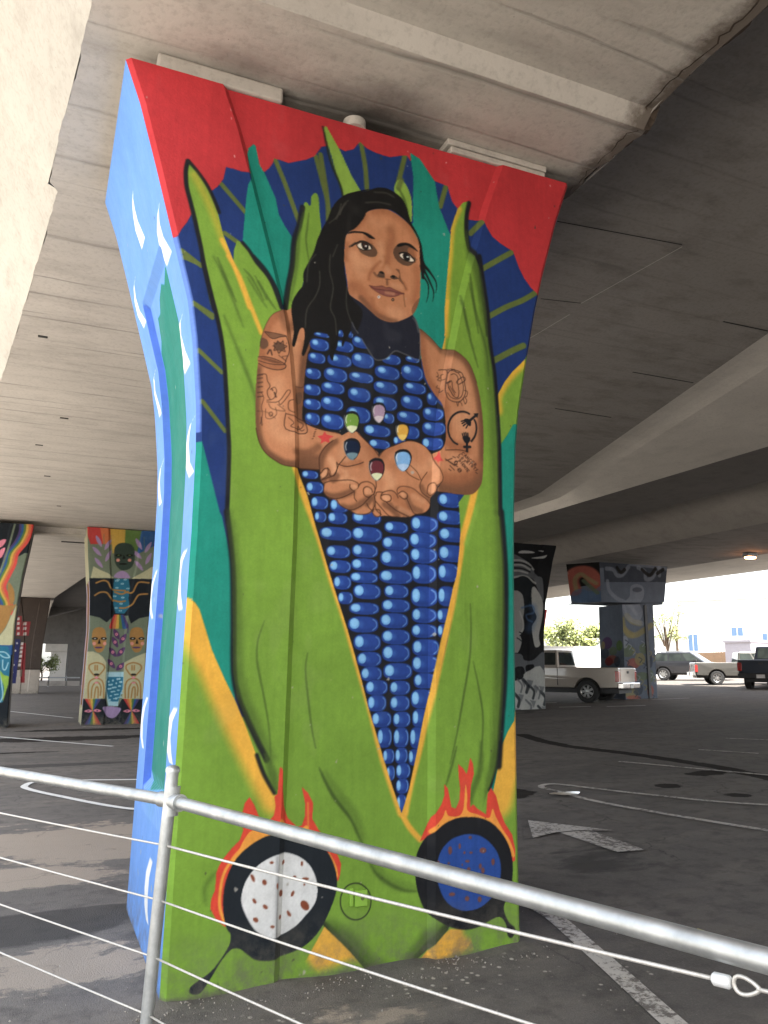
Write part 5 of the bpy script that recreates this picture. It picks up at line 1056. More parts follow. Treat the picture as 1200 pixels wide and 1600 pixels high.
RAINBOW="""
P|dk|0|||1|-3147,5289 83,5542 644,-1599 -2456,-1436
P|sage|0|||1|157,4606 -583,4542 -833,4362 -1017,4206 -1121,3911 -2048,3582 -2967,3542 -2827,2177 343,2232
S|vi2|71.2|3.2|1|||-765,5438 -734,5142 -838,4802 -1026,4497 -1066,4203 -1183,3872 -1257,3617 -1174,3406 -1058,3196 -1033,2913
S|bl2|71.3|3.2|1|||-709,5442 -677,5146 -782,4806 -970,4500 -1010,4206 -1128,3875 -1202,3620 -1119,3408 -1003,3198 -978,2914
S|gr2|71.4|3.2|1|||-652,5447 -620,5150 -725,4810 -915,4504 -955,4209 -1073,3877 -1148,3622 -1064,3410 -948,3200 -923,2916
S|ye2|71.5|3.3|1|||-595,5451 -564,5155 -669,4813 -859,4507 -899,4212 -1018,3880 -1093,3624 -1009,3413 -893,3202 -868,2918
S|or2|71.6|3.3|1|||-538,5455 -507,5159 -613,4817 -803,4510 -843,4215 -962,3883 -1038,3627 -954,3415 -838,3204 -813,2919
S|rb1|71.7|3.3|1|||-481,5460 -450,5163 -556,4821 -747,4514 -788,4219 -907,3885 -983,3629 -899,3417 -783,3206 -758,2921
P|och|1|||1|-2001,3093 -858,3132 -672,3174 -774,2921 -821,2706 -986,2384 -1289,2203 -1899,2021
P|och|1|||1|-911,3741 -765,3567 -723,3280 -794,3152 -883,3418
P|cream|0|||1|-662,3139 -768,2850 -870,2528 -983,2349 -2827,2177 -2815,2059 353,2106 258,3317
P|bl2|0|||1|-2816,2076 -313,2114 -118,-214 -2588,-146
P|blue3|0|||1|-2813,2042 -765,2072 -664,1723 -671,994 -818,482 -2622,181
S|pale3|28.4|4.7|1|||-946,1930 -816,1914 -709,1792 -837,1791 -940,1860
S|pale3|28.3|4.7|1|||-863,1721 -845,1513 -778,1478 -729,1653
S|pale3|28.1|4.7|1|||-903,1443 -846,1167 -784,823 -833,652
S|pale3|28.1|4.7|1|||-1131,1858 -1036,1512 -1069,1168
P|ltgreen|1|||1|-903,1443 -798,1340 -671,1288 -639,1063 -691,857 -772,686 -767,995 -852,1236
P|dk|0|||1|-682,1863 -292,1867 -90,-555 -2555,-471 -2639,345 -769,652 -680,1098
P|pk|1|||1|-1441,4581 -1205,4851 -1059,4879 -1127,4710 -1250,4629
P|pk|1|||1|-1354,4332 -1182,4597 -1063,4659 -1104,4456 -1163,4379
S|sage|48.9|4.9|1|||-882,5317 -989,4645 -1128,3983
"""
PORTRAIT="""
P|vdk|0|||1|7544,5428 16553,6075 16189,-631 7650,-380
P|lg|1|||1|13761,5183 13893,5266 14242,5268 14372,5220 14021,5180
P|lg|1|||1|14234,5043 14633,5123 14813,5171 14675,5050
P|lg|1|||1|14508,5304 14685,5296 14639,5255
P|lg|1|||1|12535,5309 12958,5447 13381,5400 13552,5374 13123,5310
P|mg|1|||1|11704,4645 12948,5078 13502,5149 13885,5023 14226,4819 14389,4493 14605,4392 14627,3837 14577,3688 14375,4122 14212,4410 13607,4381 12506,3969 11290,3567
S|lg|66.7|17.8|0.9|||13495,4927 13840,4946 14140,4852 14308,4675
S|lg|66.5|17.7|0.9|||13491,4779 13878,4800 14177,4668
S|lg|66.3|17.7|0.9|||13485,4595 13786,4610 14086,4552
S|lg|66.4|17.7|0.9|||13521,4377 13866,4449 14124,4406 14336,4231
S|vdk|53.3|13.3|0.9|||13493,4853 13923,4858 14224,4745
S|vdk|53.1|13.3|0.9|||13488,4687 13874,4689 14175,4593
P|dk|1|||1|13517,4230 13693,4385 13953,4453 14208,4299 14261,3970 14221,3456 14045,3377 13864,3082 13888,3808 13721,3947 13509,3975
P|lg|1|||1|14244,4116 14456,3941 14596,3615 14557,3174 14405,2590 14437,2302 14262,2228 14185,2478 14156,2873 14340,3168 14180,3527
P|wgrey|1|||1|11291,3706 12097,3951 13509,3975 13722,3966 13888,3808 13916,3373 13864,3082 13897,2795 13762,2577 13799,2399 13662,2078 13451,2040 12057,1852 11273,2185
S|lg|65.0|21.7|0.9|||13744,3331 13863,3046 13854,2794 13743,2648
S|dk|43.2|10.8|0.9|||13723,2684 13807,2650 13741,2577
S|dk|43.0|10.8|0.8|||13633,2503 13758,2434 13840,2364
P|mg|1|||1|12090,3596 12912,3662 13242,3495 12904,3340 12085,3314
P|vdk|1|||1|12413,3466 12661,3546 12908,3483 12657,3385
S|flb|65.7|43.8|0.6|||13833,3443 14180,3527 14237,3310 13997,3230 14035,3087 14162,3018
S|flb|263.1|219.3|0.4|||14221,3456 14253,3165 14068,2799
P|mg|1|||1|11269,1845 13534,2041 13864,1832 14162,1834 14558,2088 14625,1588 14273,1374 13513,1339 11261,1170
P|vdk|1|||1|13520,1583 13815,1620 13849,1374 13509,1234
P|vdk|1|||1|13922,1656 14178,1693 14149,1480 13937,1480
P|lg|1|||1|10876,1171 13508,1199 13893,1444 14536,1517 14580,-584 10861,-475
S|mg|59.9|20.0|0.8|||11262,1304 11415,1136 11374,934
P|mg|0|||0.7|11379,1304 11573,1270 11492,1068
S|dk|80.5|20.1|0.8|||11638,1125 11792,955 11749,754
P|mg|0|||0.7|11755,1124 11952,1090 11869,887
S|dk|101.3|20.3|0.8|||12016,944 12172,774 12128,571
P|mg|0|||0.7|12135,943 12334,908 12250,705
S|mg|61.3|20.4|0.8|||12399,761 12556,590 12511,387
P|mg|0|||0.7|12519,760 12720,724 12634,521
S|dk|82.3|20.6|0.8|||12785,577 12943,404 12897,201
P|mg|0|||0.7|12907,576 13110,539 13022,335
S|dk|103.6|20.7|0.8|||13175,391 13334,217 13287,13
P|mg|0|||0.7|13298,389 13503,352 13414,148
S|mg|63.5|21.2|0.8|||13601,1241 13763,1066 13714,857
P|mg|0|||0.7|13727,1241 13936,1205 13845,996
S|dk|85.3|21.3|0.8|||14002,1055 14165,879 14115,669
P|mg|0|||0.7|14129,1054 14341,1018 14248,808
S|dk|107.4|21.5|0.8|||14407,866 14571,689 14520,480
P|mg|0|||0.7|14536,866 14749,829 14654,618
S|mg|59.9|20.0|0.8|||11538,709 11691,540 11649,340
P|mg|0|||0.7|11655,708 11850,672 11768,472
S|dk|80.5|20.1|0.8|||11914,527 12069,357 12025,156
P|mg|0|||0.7|12032,525 12230,489 12146,288
S|dk|101.3|20.3|0.8|||12294,343 12450,172 12406,-29
P|mg|0|||0.7|12414,341 12613,304 12528,103
S|mg|62.0|20.7|0.8|||12703,1180 12861,1008 12815,802
P|mg|0|||0.7|12825,1180 13028,1145 12941,938
S|dk|83.3|20.8|0.8|||13093,996 13253,823 13206,617
P|mg|0|||0.7|13217,995 13422,960 13333,753
S|dk|104.9|21.0|0.8|||13488,810 13649,636 13601,429
P|mg|0|||0.7|13613,809 13820,773 13730,566
S|mg|63.4|21.1|0.8|||13886,623 14048,447 13999,240
P|mg|0|||0.7|14012,622 14222,585 14130,377
S|dk|85.2|21.3|0.8|||14289,434 14452,257 14401,49
P|mg|0|||0.7|14416,432 14628,394 14534,186
S|dk|100.3|20.1|0.8|||11453,1301 11606,1132 11564,930
P|mg|0|||0.7|11570,1301 11765,1267 11684,1064
S|mg|60.6|20.2|0.8|||11830,1121 11985,951 11942,749
P|mg|0|||0.7|11948,1121 12146,1086 12063,883
S|dk|81.5|20.4|0.8|||12211,939 12367,768 12323,566
P|mg|0|||0.7|12331,939 12531,903 12446,700
S|dk|102.6|20.5|0.8|||12596,756 12753,584 12708,381
P|mg|0|||0.7|12717,755 12919,719 12832,515
S|mg|62.0|20.7|0.8|||12984,571 13142,398 13096,194
P|mg|0|||0.7|13106,570 13310,533 13222,329
S|dk|83.3|20.8|0.8|||13376,385 13536,210 13488,6
P|mg|0|||0.7|13500,383 13706,345 13616,140
S|dk|106.3|21.3|0.8|||13806,1237 13969,1062 13919,852
P|mg|0|||0.7|13933,1237 14143,1202 14051,991
S|mg|64.3|21.4|0.8|||14210,1050 14373,874 14323,664
P|mg|0|||0.7|14337,1050 14550,1013 14456,803
S|dk|79.7|19.9|0.8|||11354,884 11507,716 11465,516
P|mg|0|||0.7|11470,883 11665,848 11583,648
"""
HAMMER="""
P|ham|0|||1|15438,6334 26548,7131 25441,-2583 15154,-2088
P|hamd|0|||1|17451,5563 22874,5884 22785,4871 18809,4687 18796,5217 17427,5074
S|hamw|160.3|53.4|0.6|||18925,5188 19230,5168 19393,4963 19661,5012 19948,5314
S|hamw|164.9|55.0|0.6|||20397,5302 20705,5173 20730,4885 21008,4934 21209,5162
S|hamw|167.1|55.7|0.6|||21412,5393 21386,5062
S|hamw|165.7|55.2|0.6|||20045,5427 20951,5404 21781,5339
S|hamw|158.8|52.9|0.6|||18941,4729 19007,4380 19339,4112 19854,3919 20186,3577
S|hair|134.1|40.2|0.8|||19411,5249 19576,5079 19761,5196
S|hair|137.8|41.3|0.8|||20573,5239 20924,5039 21220,5309
S|hair|139.4|41.8|0.8|||21299,5131 21590,5292
P|hamw|1|||0.6|19986,4563 20263,4683 20572,4589 20591,4231 20390,3938 20505,3658 20300,3298 19895,3217 19658,3631 19589,3910 19918,4205
P|hamd|1|||0.6|20519,4479 20499,4443 20448,4410 20373,4387 20286,4376 20201,4380 20129,4397 20083,4425 20068,4460 20088,4496 20138,4528 20213,4552 20300,4563 20385,4559 20458,4542 20504,4514
S|hamy|212.3|79.6|0.8|||19617,3001 19779,2796 20132,2803 20454,2950 20875,3172
S|hamy|210.5|79.0|0.8|||19552,3348 19617,3001 19955,2799
S|hamy|212.5|79.7|0.8|||19737,3493 19988,3290 20340,3229
S|hamw|186.0|53.1|0.6|||19589,3910 19737,3493 20077,3292 20429,3231
P|hamg|1|||0.75|20024,2229 19882,2048 19592,2000 19371,2122 19384,2320 19622,2448 19907,2408
P|hamr|1|||0.75|20237,1770 20115,1620 19865,1582 19675,1684 19686,1849 19891,1954 20136,1920
P|hamd|1|||0.75|20019,1464 19897,1285 19649,1242 19461,1364 19474,1561 19678,1685 19922,1642
P|hamy|1|||0.75|20494,1926 20388,1745 20177,1699 20020,1822 20034,2022 20209,2149 20414,2106
P|hamd|1|||0.75|20836,1852 20764,1640 20634,1587 20544,1732 20561,1967 20673,2114 20796,2063
P|hamy|1|||0.75|20112,705 19974,559 19686,526 19466,629 19476,791 19711,891 19994,854
P|hamd|1|||0.75|20318,855 20214,678 20005,636 19850,760 19863,956 20036,1078 20239,1034
P|hamr|1|||0.75|20805,776 20735,598 20607,555 20516,679 20531,877 20640,1000 20762,955
P|hamg|1|||0.75|20845,1312 20776,1132 20646,1088 20555,1212 20570,1411 20680,1536 20803,1492
P|hamw|1|||0.75|19752,2533 19685,2352 19558,2306 19468,2429 19481,2628 19588,2755 19709,2713
P|hamg|1|||0.75|20597,1312 20477,1192 20226,1163 20033,1245 20042,1378 20247,1460 20495,1432
P|hamw|1|||0.75|19840,971 19761,883 19597,862 19471,924 19478,1021 19612,1082 19773,1060
P|hamr|1|||0.75|20199,554 20066,496 19780,485 19555,527 19559,592 19790,631 20075,614
P|hamg|1|||0.75|20721,2316 20617,2163 20404,2123 20244,2225 20256,2393 20431,2500 20639,2466
S|hamd|41.8|15.7|0.8|||19611,2607 19752,2533 19647,2416
S|hamw|42.0|15.7|0.8|||19914,2270 20056,2195 19950,2079
S|hamy|42.1|15.8|0.8|||20219,1931 20361,1856 20254,1740
S|hamd|42.2|15.8|0.8|||20524,1592 20667,1515 20559,1400
S|hamw|42.4|15.9|0.8|||20831,1250 20974,1174 20866,1059
S|hamy|41.3|15.5|0.8|||19764,915 19903,839 19799,727
S|hamd|41.4|15.5|0.8|||20064,578 20205,501 20100,389
S|hamw|42.6|16.0|0.8|||20522,2379 20666,2303 20558,2186
S|hamy|42.7|16.0|0.8|||20830,2037 20975,1961 20866,1844
S|hamd|41.6|15.6|0.8|||19758,1687 19898,1612 19793,1497
S|hamw|41.7|15.6|0.8|||20060,1350 20201,1274 20096,1160
S|hamy|41.8|15.7|0.8|||20364,1011 20505,934 20399,821
S|hamd|42.0|15.7|0.8|||20668,671 20811,593 20703,480
S|hamw|41.9|15.7|0.8|||19752,2468 19893,2393 19788,2276
S|hamy|42.0|15.8|0.8|||20056,2130 20198,2054 20092,1938
S|hamd|42.2|15.8|0.8|||20361,1790 20503,1714 20396,1599
S|hamw|42.3|15.9|0.8|||20667,1450 20810,1373 20702,1258
S|hamy|41.2|15.5|0.8|||19603,1111 19743,1036 19639,923
S|hamd|41.3|15.5|0.8|||19904,775 20044,698 19939,586
S|hamw|42.5|15.9|0.8|||20358,2578 20501,2503 20394,2385
S|hamy|42.6|16.0|0.8|||20666,2237 20810,2161 20701,2044
S|hamd|41.5|15.6|0.8|||19597,1884 19737,1809 19633,1694
S|hamw|41.7|15.6|0.8|||19899,1547 20039,1471 19934,1357
S|hamy|41.8|15.7|0.8|||20202,1209 20343,1133 20237,1019
S|hamd|41.9|15.7|0.8|||20506,869 20648,792 20541,679
S|hamw|42.0|15.8|0.8|||20811,529 20953,451 20846,338
S|hamy|42.0|15.7|0.8|||19894,2327 20035,2252 19929,2136
S|hamd|42.1|15.8|0.8|||20198,1989 20340,1913 20234,1797
S|hamw|42.2|15.8|0.8|||20504,1649 20646,1573 20539,1457
S|hamy|42.4|15.9|0.8|||20810,1308 20954,1231 20845,1116
"""
HAMSIDE="""
P|ham|0|||1|15946,5604 26212,6230 25112,-3566 15623,-2991
P|hair|0|||1|16628,5723 18834,5859 18763,4650 16570,4346
S|hamr|440.9|77.8|1|||17877,4436 17830,4747 17906,4994 18103,5109 18313,5050 18469,4777 18586,4572
S|hamy|129.6|51.8|0.8|||17940,4439 17939,4821 18098,5022 18261,4872 18504,4638
P|flb|1|||0.5|17808,4330 18069,4479 18360,4353 18673,4576 18837,4443 18812,4022 17875,3987
S|hamg|129.8|26.0|0.8|||18170,4763 18527,4290
P|lg|0|||0.6|17596,5118 17766,5144 17782,5040 17634,5033
P|plum|1|||0.8|18980,2520 18901,2358 18729,2288 18565,2353 18506,2512 18584,2674 18756,2744 18920,2681
P|hamr|1|||0.8|19229,1915 19138,1807 18934,1762 18736,1805 18659,1910 18749,2018 18952,2064 19152,2022
P|fl_r|1|||0.8|18986,1838 18924,1731 18787,1686 18656,1729 18608,1835 18669,1942 18805,1987 18937,1944
P|gr2|1|||0.8|19453,2413 19402,2277 19296,2220 19198,2274 19164,2409 19215,2545 19321,2602 19419,2548
P|hamd|1|||0.8|18814,2138 18751,2004 18614,1948 18485,2001 18437,2134 18500,2268 18636,2325 18767,2272
P|hamg|1|||0.8|19200,2219 19138,2110 19000,2065 18868,2107 18819,2214 18881,2322 19018,2368 19151,2326
P|hamd|1|||0.8|19320,1840 19269,1706 19164,1650 19067,1705 19033,1838 19084,1972 19188,2029 19286,1974
P|hamy|1|||0.8|18643,2439 18609,2331 18540,2286 18476,2329 18455,2436 18488,2543 18558,2589 18622,2546
"""
FLAG="""
P|brk|0|||1|-4597,5735 3657,6089 3975,1387 -4175,1356
P|pale|0|||1|-4171,1319 3978,1347 4190,-1791 -3888,-1610
P|fl_r|0|||1|-1338,4327 -1091,4334 -1033,3224 -1314,3218
P|fl_r|0|||1|-1030,4028 -605,4040 -644,3231 -1033,3224
P|fl_r|0|||1|-997,2805 -751,2809 -637,617 -847,618
P|fl_b|0|||1|-1332,3027 -1052,3033 -1087,581 -1365,582
P|bw1|0|||1|-942,1330 -802,1331 -805,955 -910,955
P|fl_w|0|||1|-1314,4251 -1191,4255 -1195,4101 -1336,4097
P|fl_w|0|||1|-1291,3983 -1168,3986 -1173,3833 -1313,3829
P|fl_w|0|||1|-1268,3715 -1145,3718 -1150,3565 -1290,3562
P|fl_w|0|||1|-1242,3410 -1119,3413 -1124,3260 -1264,3257
P|fl_w|0|||1|-974,3991 -815,3996 -818,3822 -995,3818
P|fl_w|0|||1|-951,3723 -792,3727 -795,3554 -972,3550
P|fl_w|0|||1|-926,3417 -767,3420 -770,3248 -946,3244
P|fl_w|0|||1|-1000,2843 -877,2845 -882,2693 -1023,2690
P|fl_w|0|||1|-1009,2615 -886,2616 -891,2464 -1031,2463
P|fl_w|0|||1|-1014,2387 -892,2388 -896,2237 -1037,2235
P|fl_w|0|||1|-1020,2160 -897,2161 -902,2009 -1042,2008
P|fl_w|0|||1|-1025,1895 -903,1896 -907,1745 -1047,1744
P|fl_w|0|||1|-1034,1669 -911,1669 -916,1519 -1056,1518
P|fl_w|0|||1|-1152,2802 -1185,2737 -1249,2761 -1256,2841 -1196,2867
P|fl_w|0|||1|-1204,2385 -1237,2319 -1301,2343 -1308,2423 -1248,2449
P|fl_w|0|||1|-1223,1592 -1256,1528 -1320,1552 -1327,1631 -1267,1656
P|fl_w|0|||1|-1257,1179 -1290,1115 -1354,1139 -1361,1219 -1301,1243
P|fl_w|0|||1|-1256,768 -1289,704 -1353,729 -1360,808 -1300,832
"""


# ------------------------------------------------------------ paint canvases (metric, on the wall itself)
def crom(p, closed, k=4):
    p = np.asarray(p, float); n = len(p)
    if n < 3: return p
    out = []
    rngi = range(n) if closed else range(n - 1)
    for i in rngi:
        if closed: a, b, c, d = p[i-1], p[i], p[(i+1) % n], p[(i+2) % n]
        else: a, b, c, d = p[max(i-1, 0)], p[i], p[i+1], p[min(i+2, n-1)]
        for j in range(k):
            t = j / k; out.append(.5*((2*b)+(-a+c)*t+(2*a-5*b+4*c-d)*t*t+(-a+3*b-3*c+d)*t**3))
    if not closed: out.append(p[-1])
    return np.array(out)
class Canvas:
    def __init__(s, x0, x1, z0, z1, res):
        s.x0, s.z0, s.res = x0, z0, res; s.w = int((x1-x0)/res); s.h = int((z1-z0)/res)
        s.a = np.zeros((s.h, s.w, 3), np.float32); s.masks = {}
    def tr(s, p): p = np.asarray(p, float); return np.stack([(p[:, 0]-s.x0)/s.res, (p[:, 1]-s.z0)/s.res], 1)
    def fill(s, p):
        """even-odd scanline fill -> (slice, mask)"""
        r0 = max(0, int(math.floor(p[:, 1].min()))); r1 = min(s.h, int(math.ceil(p[:, 1].max()))+1)
        c0 = max(0, int(math.floor(p[:, 0].min()))); c1 = min(s.w, int(math.ceil(p[:, 0].max()))+1)
        if r1 <= r0 or c1 <= c0: return None
        m = np.zeros((r1-r0, c1-c0), np.float32); a = p; b = np.roll(p, -1, 0)
        for r in range(r0, r1):
            y = r+.5; k = (a[:, 1] <= y) != (b[:, 1] <= y)
            if not k.any(): continue
            xs = np.sort(a[k, 0]+(y-a[k, 1])/(b[k, 1]-a[k, 1])*(b[k, 0]-a[k, 0]))
            for i in range(0, len(xs)-1, 2):
                u = max(c0, int(round(xs[i]))); w = min(c1, int(round(xs[i+1])))
                if w > u: m[r-r0, u-c0:w-c0] = 1
        return (slice(r0, r1), slice(c0, c1)), m
    def blend(s, sl, m, col): 
        m = m[..., None]; s.a[sl] = s.a[sl]*(1-m)+np.asarray(col, np.float32)*m
    def clipm(s, sl, m, clip):
        return m*s.masks[clip][sl] if clip and clip in s.masks else m
    def stroke(s, p, w, soft, al, col, clip=None, tp=0):
        p = crom(p, False); q = s.tr(p); w = w/s.res; soft = soft/s.res; pad = w/2+soft+2
        r0 = max(0, int(q[:, 1].min()-pad)); r1 = min(s.h, int(q[:, 1].max()+pad)+1); c0 = max(0, int(q[:, 0].min()-pad)); c1 = min(s.w, int(q[:, 0].max()+pad)+1)
        if r1 <= r0 or c1 <= c0: return
        cov = np.zeros((r1-r0, c1-c0), np.float32); n = len(q)-1
        for i in range(n):
            a, b = q[i], q[i+1]
            f = 1.0
            if tp == 3: f = .25+.75*math.sin(PI*(i+.5)/n)**.7
            if tp == 1: f = 1-.85*i/n
            if tp == 2: f = min(1, .35+1.1*i/n)
            ww = w*f/2
            u0 = max(r0, int(min(a[1], b[1])-pad)); u1 = min(r1, int(max(a[1], b[1])+pad)+1); v0 = max(c0, int(min(a[0], b[0])-pad)); v1 = min(c1, int(max(a[0], b[0])+pad)+1)
            if u1 <= u0 or v1 <= v0: continue
            yy, xx = np.mgrid[u0:u1, v0:v1]; xx = xx+.5-a[0]; yy = yy+.5-a[1]; d = b-a; L = max(1e-9, d.dot(d))
            t = np.clip((xx*d[0]+yy*d[1])/L, 0, 1); ds = np.hypot(xx-t*d[0], yy-t*d[1])
            if soft > 1: k = np.clip((ww+soft*.5-ds)/(soft+.6)+0.0, 0, 1); k = k*k*(3-2*k)
            else: k = np.clip(ww-ds+.5, 0, 1)
            o = cov[u0-r0:u1-r0, v0-c0:v1-c0]; np.maximum(o, k, out=o)
        sl = (slice(r0, r1), slice(c0, c1)); s.blend(sl, s.clipm(sl, cov*al, clip), col)
    def poly(s, p, col, sm=0, clip=None, name=None, al=1.0):
        p = np.asarray(p, float)
        if sm: p = crom(p, True)
        r = s.fill(s.tr(p))
        if r is None: return
        sl, m = r
        if name: k = np.zeros((s.h, s.w), np.float32); k[sl] = m; s.masks[name] = k
        if al > 0: s.blend(sl, s.clipm(sl, m*al, clip), col)
    def kernel(s, x0, x1, zt, zb, clip):
        """one painted corn kernel: body, dark underside, pale bloom on the left, thin rim on the right"""
        w, h = x1-x0, zt-zb
        if w <= 0 or h <= 0: return
        cx, cz = (x0+x1)/2, (zt+zb)/2
        def se(ax, az, ox=0, oz=0, e=2.7, n=28):
            a = np.linspace(0, 2*PI, n, endpoint=False); c, q = np.cos(a), np.sin(a)
            return np.stack([cx+ox+np.sign(c)*np.abs(c)**(2/e)*ax, cz+oz+np.sign(q)*np.abs(q)**(2/e)*az], 1)
        e0 = 2.7
        s.poly(se(w/2*1.07, h/2*1.12, e=e0), (18, 40, 92), 0, clip); s.poly(se(w/2*1.03, h/2*1.05, e=e0), (28, 66, 148), 0, clip)
        s.stroke([(x0+w*.3, zb+h*.17), (cx, zb+h*.12), (x1-w*.2, zb+h*.2)], h*.14, h*.3, .5, (18, 46, 112), clip)
        if cz > 3.02:
            s.stroke([(x0+w*.26, cz+h*.16), (x0+w*.42, cz+h*.08)], h*.42, h*.5, .5, (70, 130, 205), clip)
            s.poly(se(w*.17, h*.24, -w*.24, h*.17, 2.0), (104, 166, 226), 0, clip, None, .9); s.poly(se(w*.11, h*.15, -w*.25, h*.2, 2.0), (132, 190, 240), 0, clip)
        else:
            s.stroke([(x0+w*.34, cz+h*.06), (x0+w*.40, cz)], h*.4, h*.35, .4, (64, 124, 202), clip)
            s.poly(se(w*.165, h*.35, -w*.30, h*.05, 2.1), (110, 176, 232), 0, clip); s.poly(se(w*.12, h*.24, -w*.305, h*.09, 2.0), (134, 196, 242), 0, clip)
        s.stroke([(x1-w*.17, cz+h*.36), (x1-w*.06, cz+h*.2), (x1-w*.045, cz-h*.12), (x1-w*.18, zb+h*.13)], max(.0042, h*.05), .001, .7, (140, 190, 238), clip)
    def run(s, data):
        for line in data.strip().split('\n'):
            q = line.split('|'); p = [tuple(float(k)/1000 for k in u.split(',')) for u in q[-1].split()]
            if q[0] == 'P': s.poly(p, PAL[q[1]], int(q[2]), q[3], q[4], float(q[5]))
            elif q[0] == 'S': s.stroke(p, float(q[2])/1000, float(q[3])/1000, float(q[4]), PAL[q[1]], q[5], int(q[6] or 0) or (3 if q[1] == 'dgreen' else 0))
            elif q[0] == 'K': s.kernel(p[0][0], p[1][0], p[0][1], p[1][1], q[1])
    def speckle(s, amt): s.a *= 1+amt*(rng.rand(s.h, s.w, 1).astype(np.float32)-.5)
    def field(s, cx, cz):
        g = rng.rand(int(s.h*s.res/cz)+3, int(s.w*s.res/cx)+3).astype(np.float32)
        v = np.arange(s.h)*s.res/cz; u = np.arange(s.w)*s.res/cx; i = u.astype(int); j = v.astype(int); fu = u-i; fv = (v-j)[:, None]; fu = fu*fu*(3-2*fu); fv = fv*fv*(3-2*fv)
        A = g[j]; B = g[j+1]; return (A[:, i]*(1-fu)+A[:, i+1]*fu)*(1-fv)+(B[:, i]*(1-fu)+B[:, i+1]*fu)*fv-.5
    def age(s, k=1.0):
        f = s.field(.7, .9)*.10+s.field(.16, .25)*.07+s.field(.012, .30)*.035+s.field(.03, .04)*.05+s.field(.008, .008)*.05
        s.a *= (1+f*k)[..., None]
        chalk = np.clip(s.field(.25, .5)+s.field(.05, .1)*.7-.36, 0, .2)*.3*k; s.a = s.a*(1-chalk[..., None])+np.array((190, 186, 176), np.float32)*chalk[..., None]
    def chips(s, n, zmax, smin=.004, smax=.014):
        for q in range(n):
            x = s.x0+rng.rand()*s.w*s.res; z = s.z0+.1+(rng.rand()**1.6)*(zmax-s.z0); r = smin+(smax-smin)*rng.rand()**3
            t = np.sort(rng.rand(7))*2*PI; rr = r*(.5+.7*rng.rand(7)); c = (176, 170, 158) if rng.rand() < .6 else (70, 66, 60)
            s.poly(np.stack([x+rr*np.cos(t), z+rr*1.3*np.sin(t)], 1), c, 0, None, None, .8)
    def sample(s, X, Z):
        u = np.clip((X-s.x0)/s.res-.5, 0, s.w-1.001); v = np.clip((Z-s.z0)/s.res-.5, 0, s.h-1.001)
        i = u.astype(int); j = v.astype(int); fu = (u-i)[..., None]; fv = (v-j)[..., None]; A = s.a
        return (A[j, i]*(1-fu)+A[j, i+1]*fu)*(1-fv)+(A[j+1, i]*(1-fu)+A[j+1, i+1]*fu)*fv
def halve(c):
    """area-average so painted edges are smooth"""
    h, w = c.h//2*2, c.w//2*2; a = c.a[:h, :w]; c.a = (a[::2, ::2]+a[1::2, ::2]+a[::2, 1::2]+a[1::2, 1::2])/4; c.h, c.w = c.a.shape[:2]; c.res *= 2
def grid_mesh(name, X, Y, Z, colors, mat, parent=None, smooth=40, gain=.85):
    """structured grid of R x K points -> mesh with the paint colour on its vertices"""
    R, K = X.shape; co = np.stack([X, Y, Z], -1).reshape(-1, 3).astype(np.float32)
    i = np.arange(R*K).reshape(R, K); f = np.stack([i[:-1, :-1], i[:-1, 1:], i[1:, 1:], i[1:, :-1]], -1).reshape(-1, 4)
    me = bpy.data.meshes.new(name); me.vertices.add(len(co)); me.vertices.foreach_set('co', co.ravel())
    me.loops.add(f.size); me.loops.foreach_set('vertex_index', f.ravel().astype(np.int32)); me.polygons.add(len(f)); me.polygons.foreach_set('loop_start', np.arange(0, f.size, 4, dtype=np.int32))
    me.polygons.foreach_set('loop_total', np.full(len(f), 4, dtype=np.int32)); me.update(calc_edges=True)
    at = me.color_attributes.new('paint', 'FLOAT_COLOR', 'POINT'); c = np.ones((R*K, 4), np.float32); c[:, :3] = np.clip(lin(colors.reshape(-1, 3))*gain, 0, .86); lum = c[:, :3].mean(1, keepdims=True); c[:, :3] = c[:, :3]*.90+lum*.10; at.data.foreach_set('color', c.ravel())
    me.materials.append(mat); o = bpy.data.objects.new(name, me); C.objects.link(o); o.parent = parent
    if smooth: 
        me.shade_smooth(); me.set_sharp_from_angle(angle=math.radians(smooth))
    return o

# ------------------------------------------------------------ ground height
def gz(x): 
    x = np.asarray(x, float); return np.where(x < 1, 0, np.where(x < 3, .007*(x-1)**2, .028*(x-2)))
def G(x): return float(gz(x))

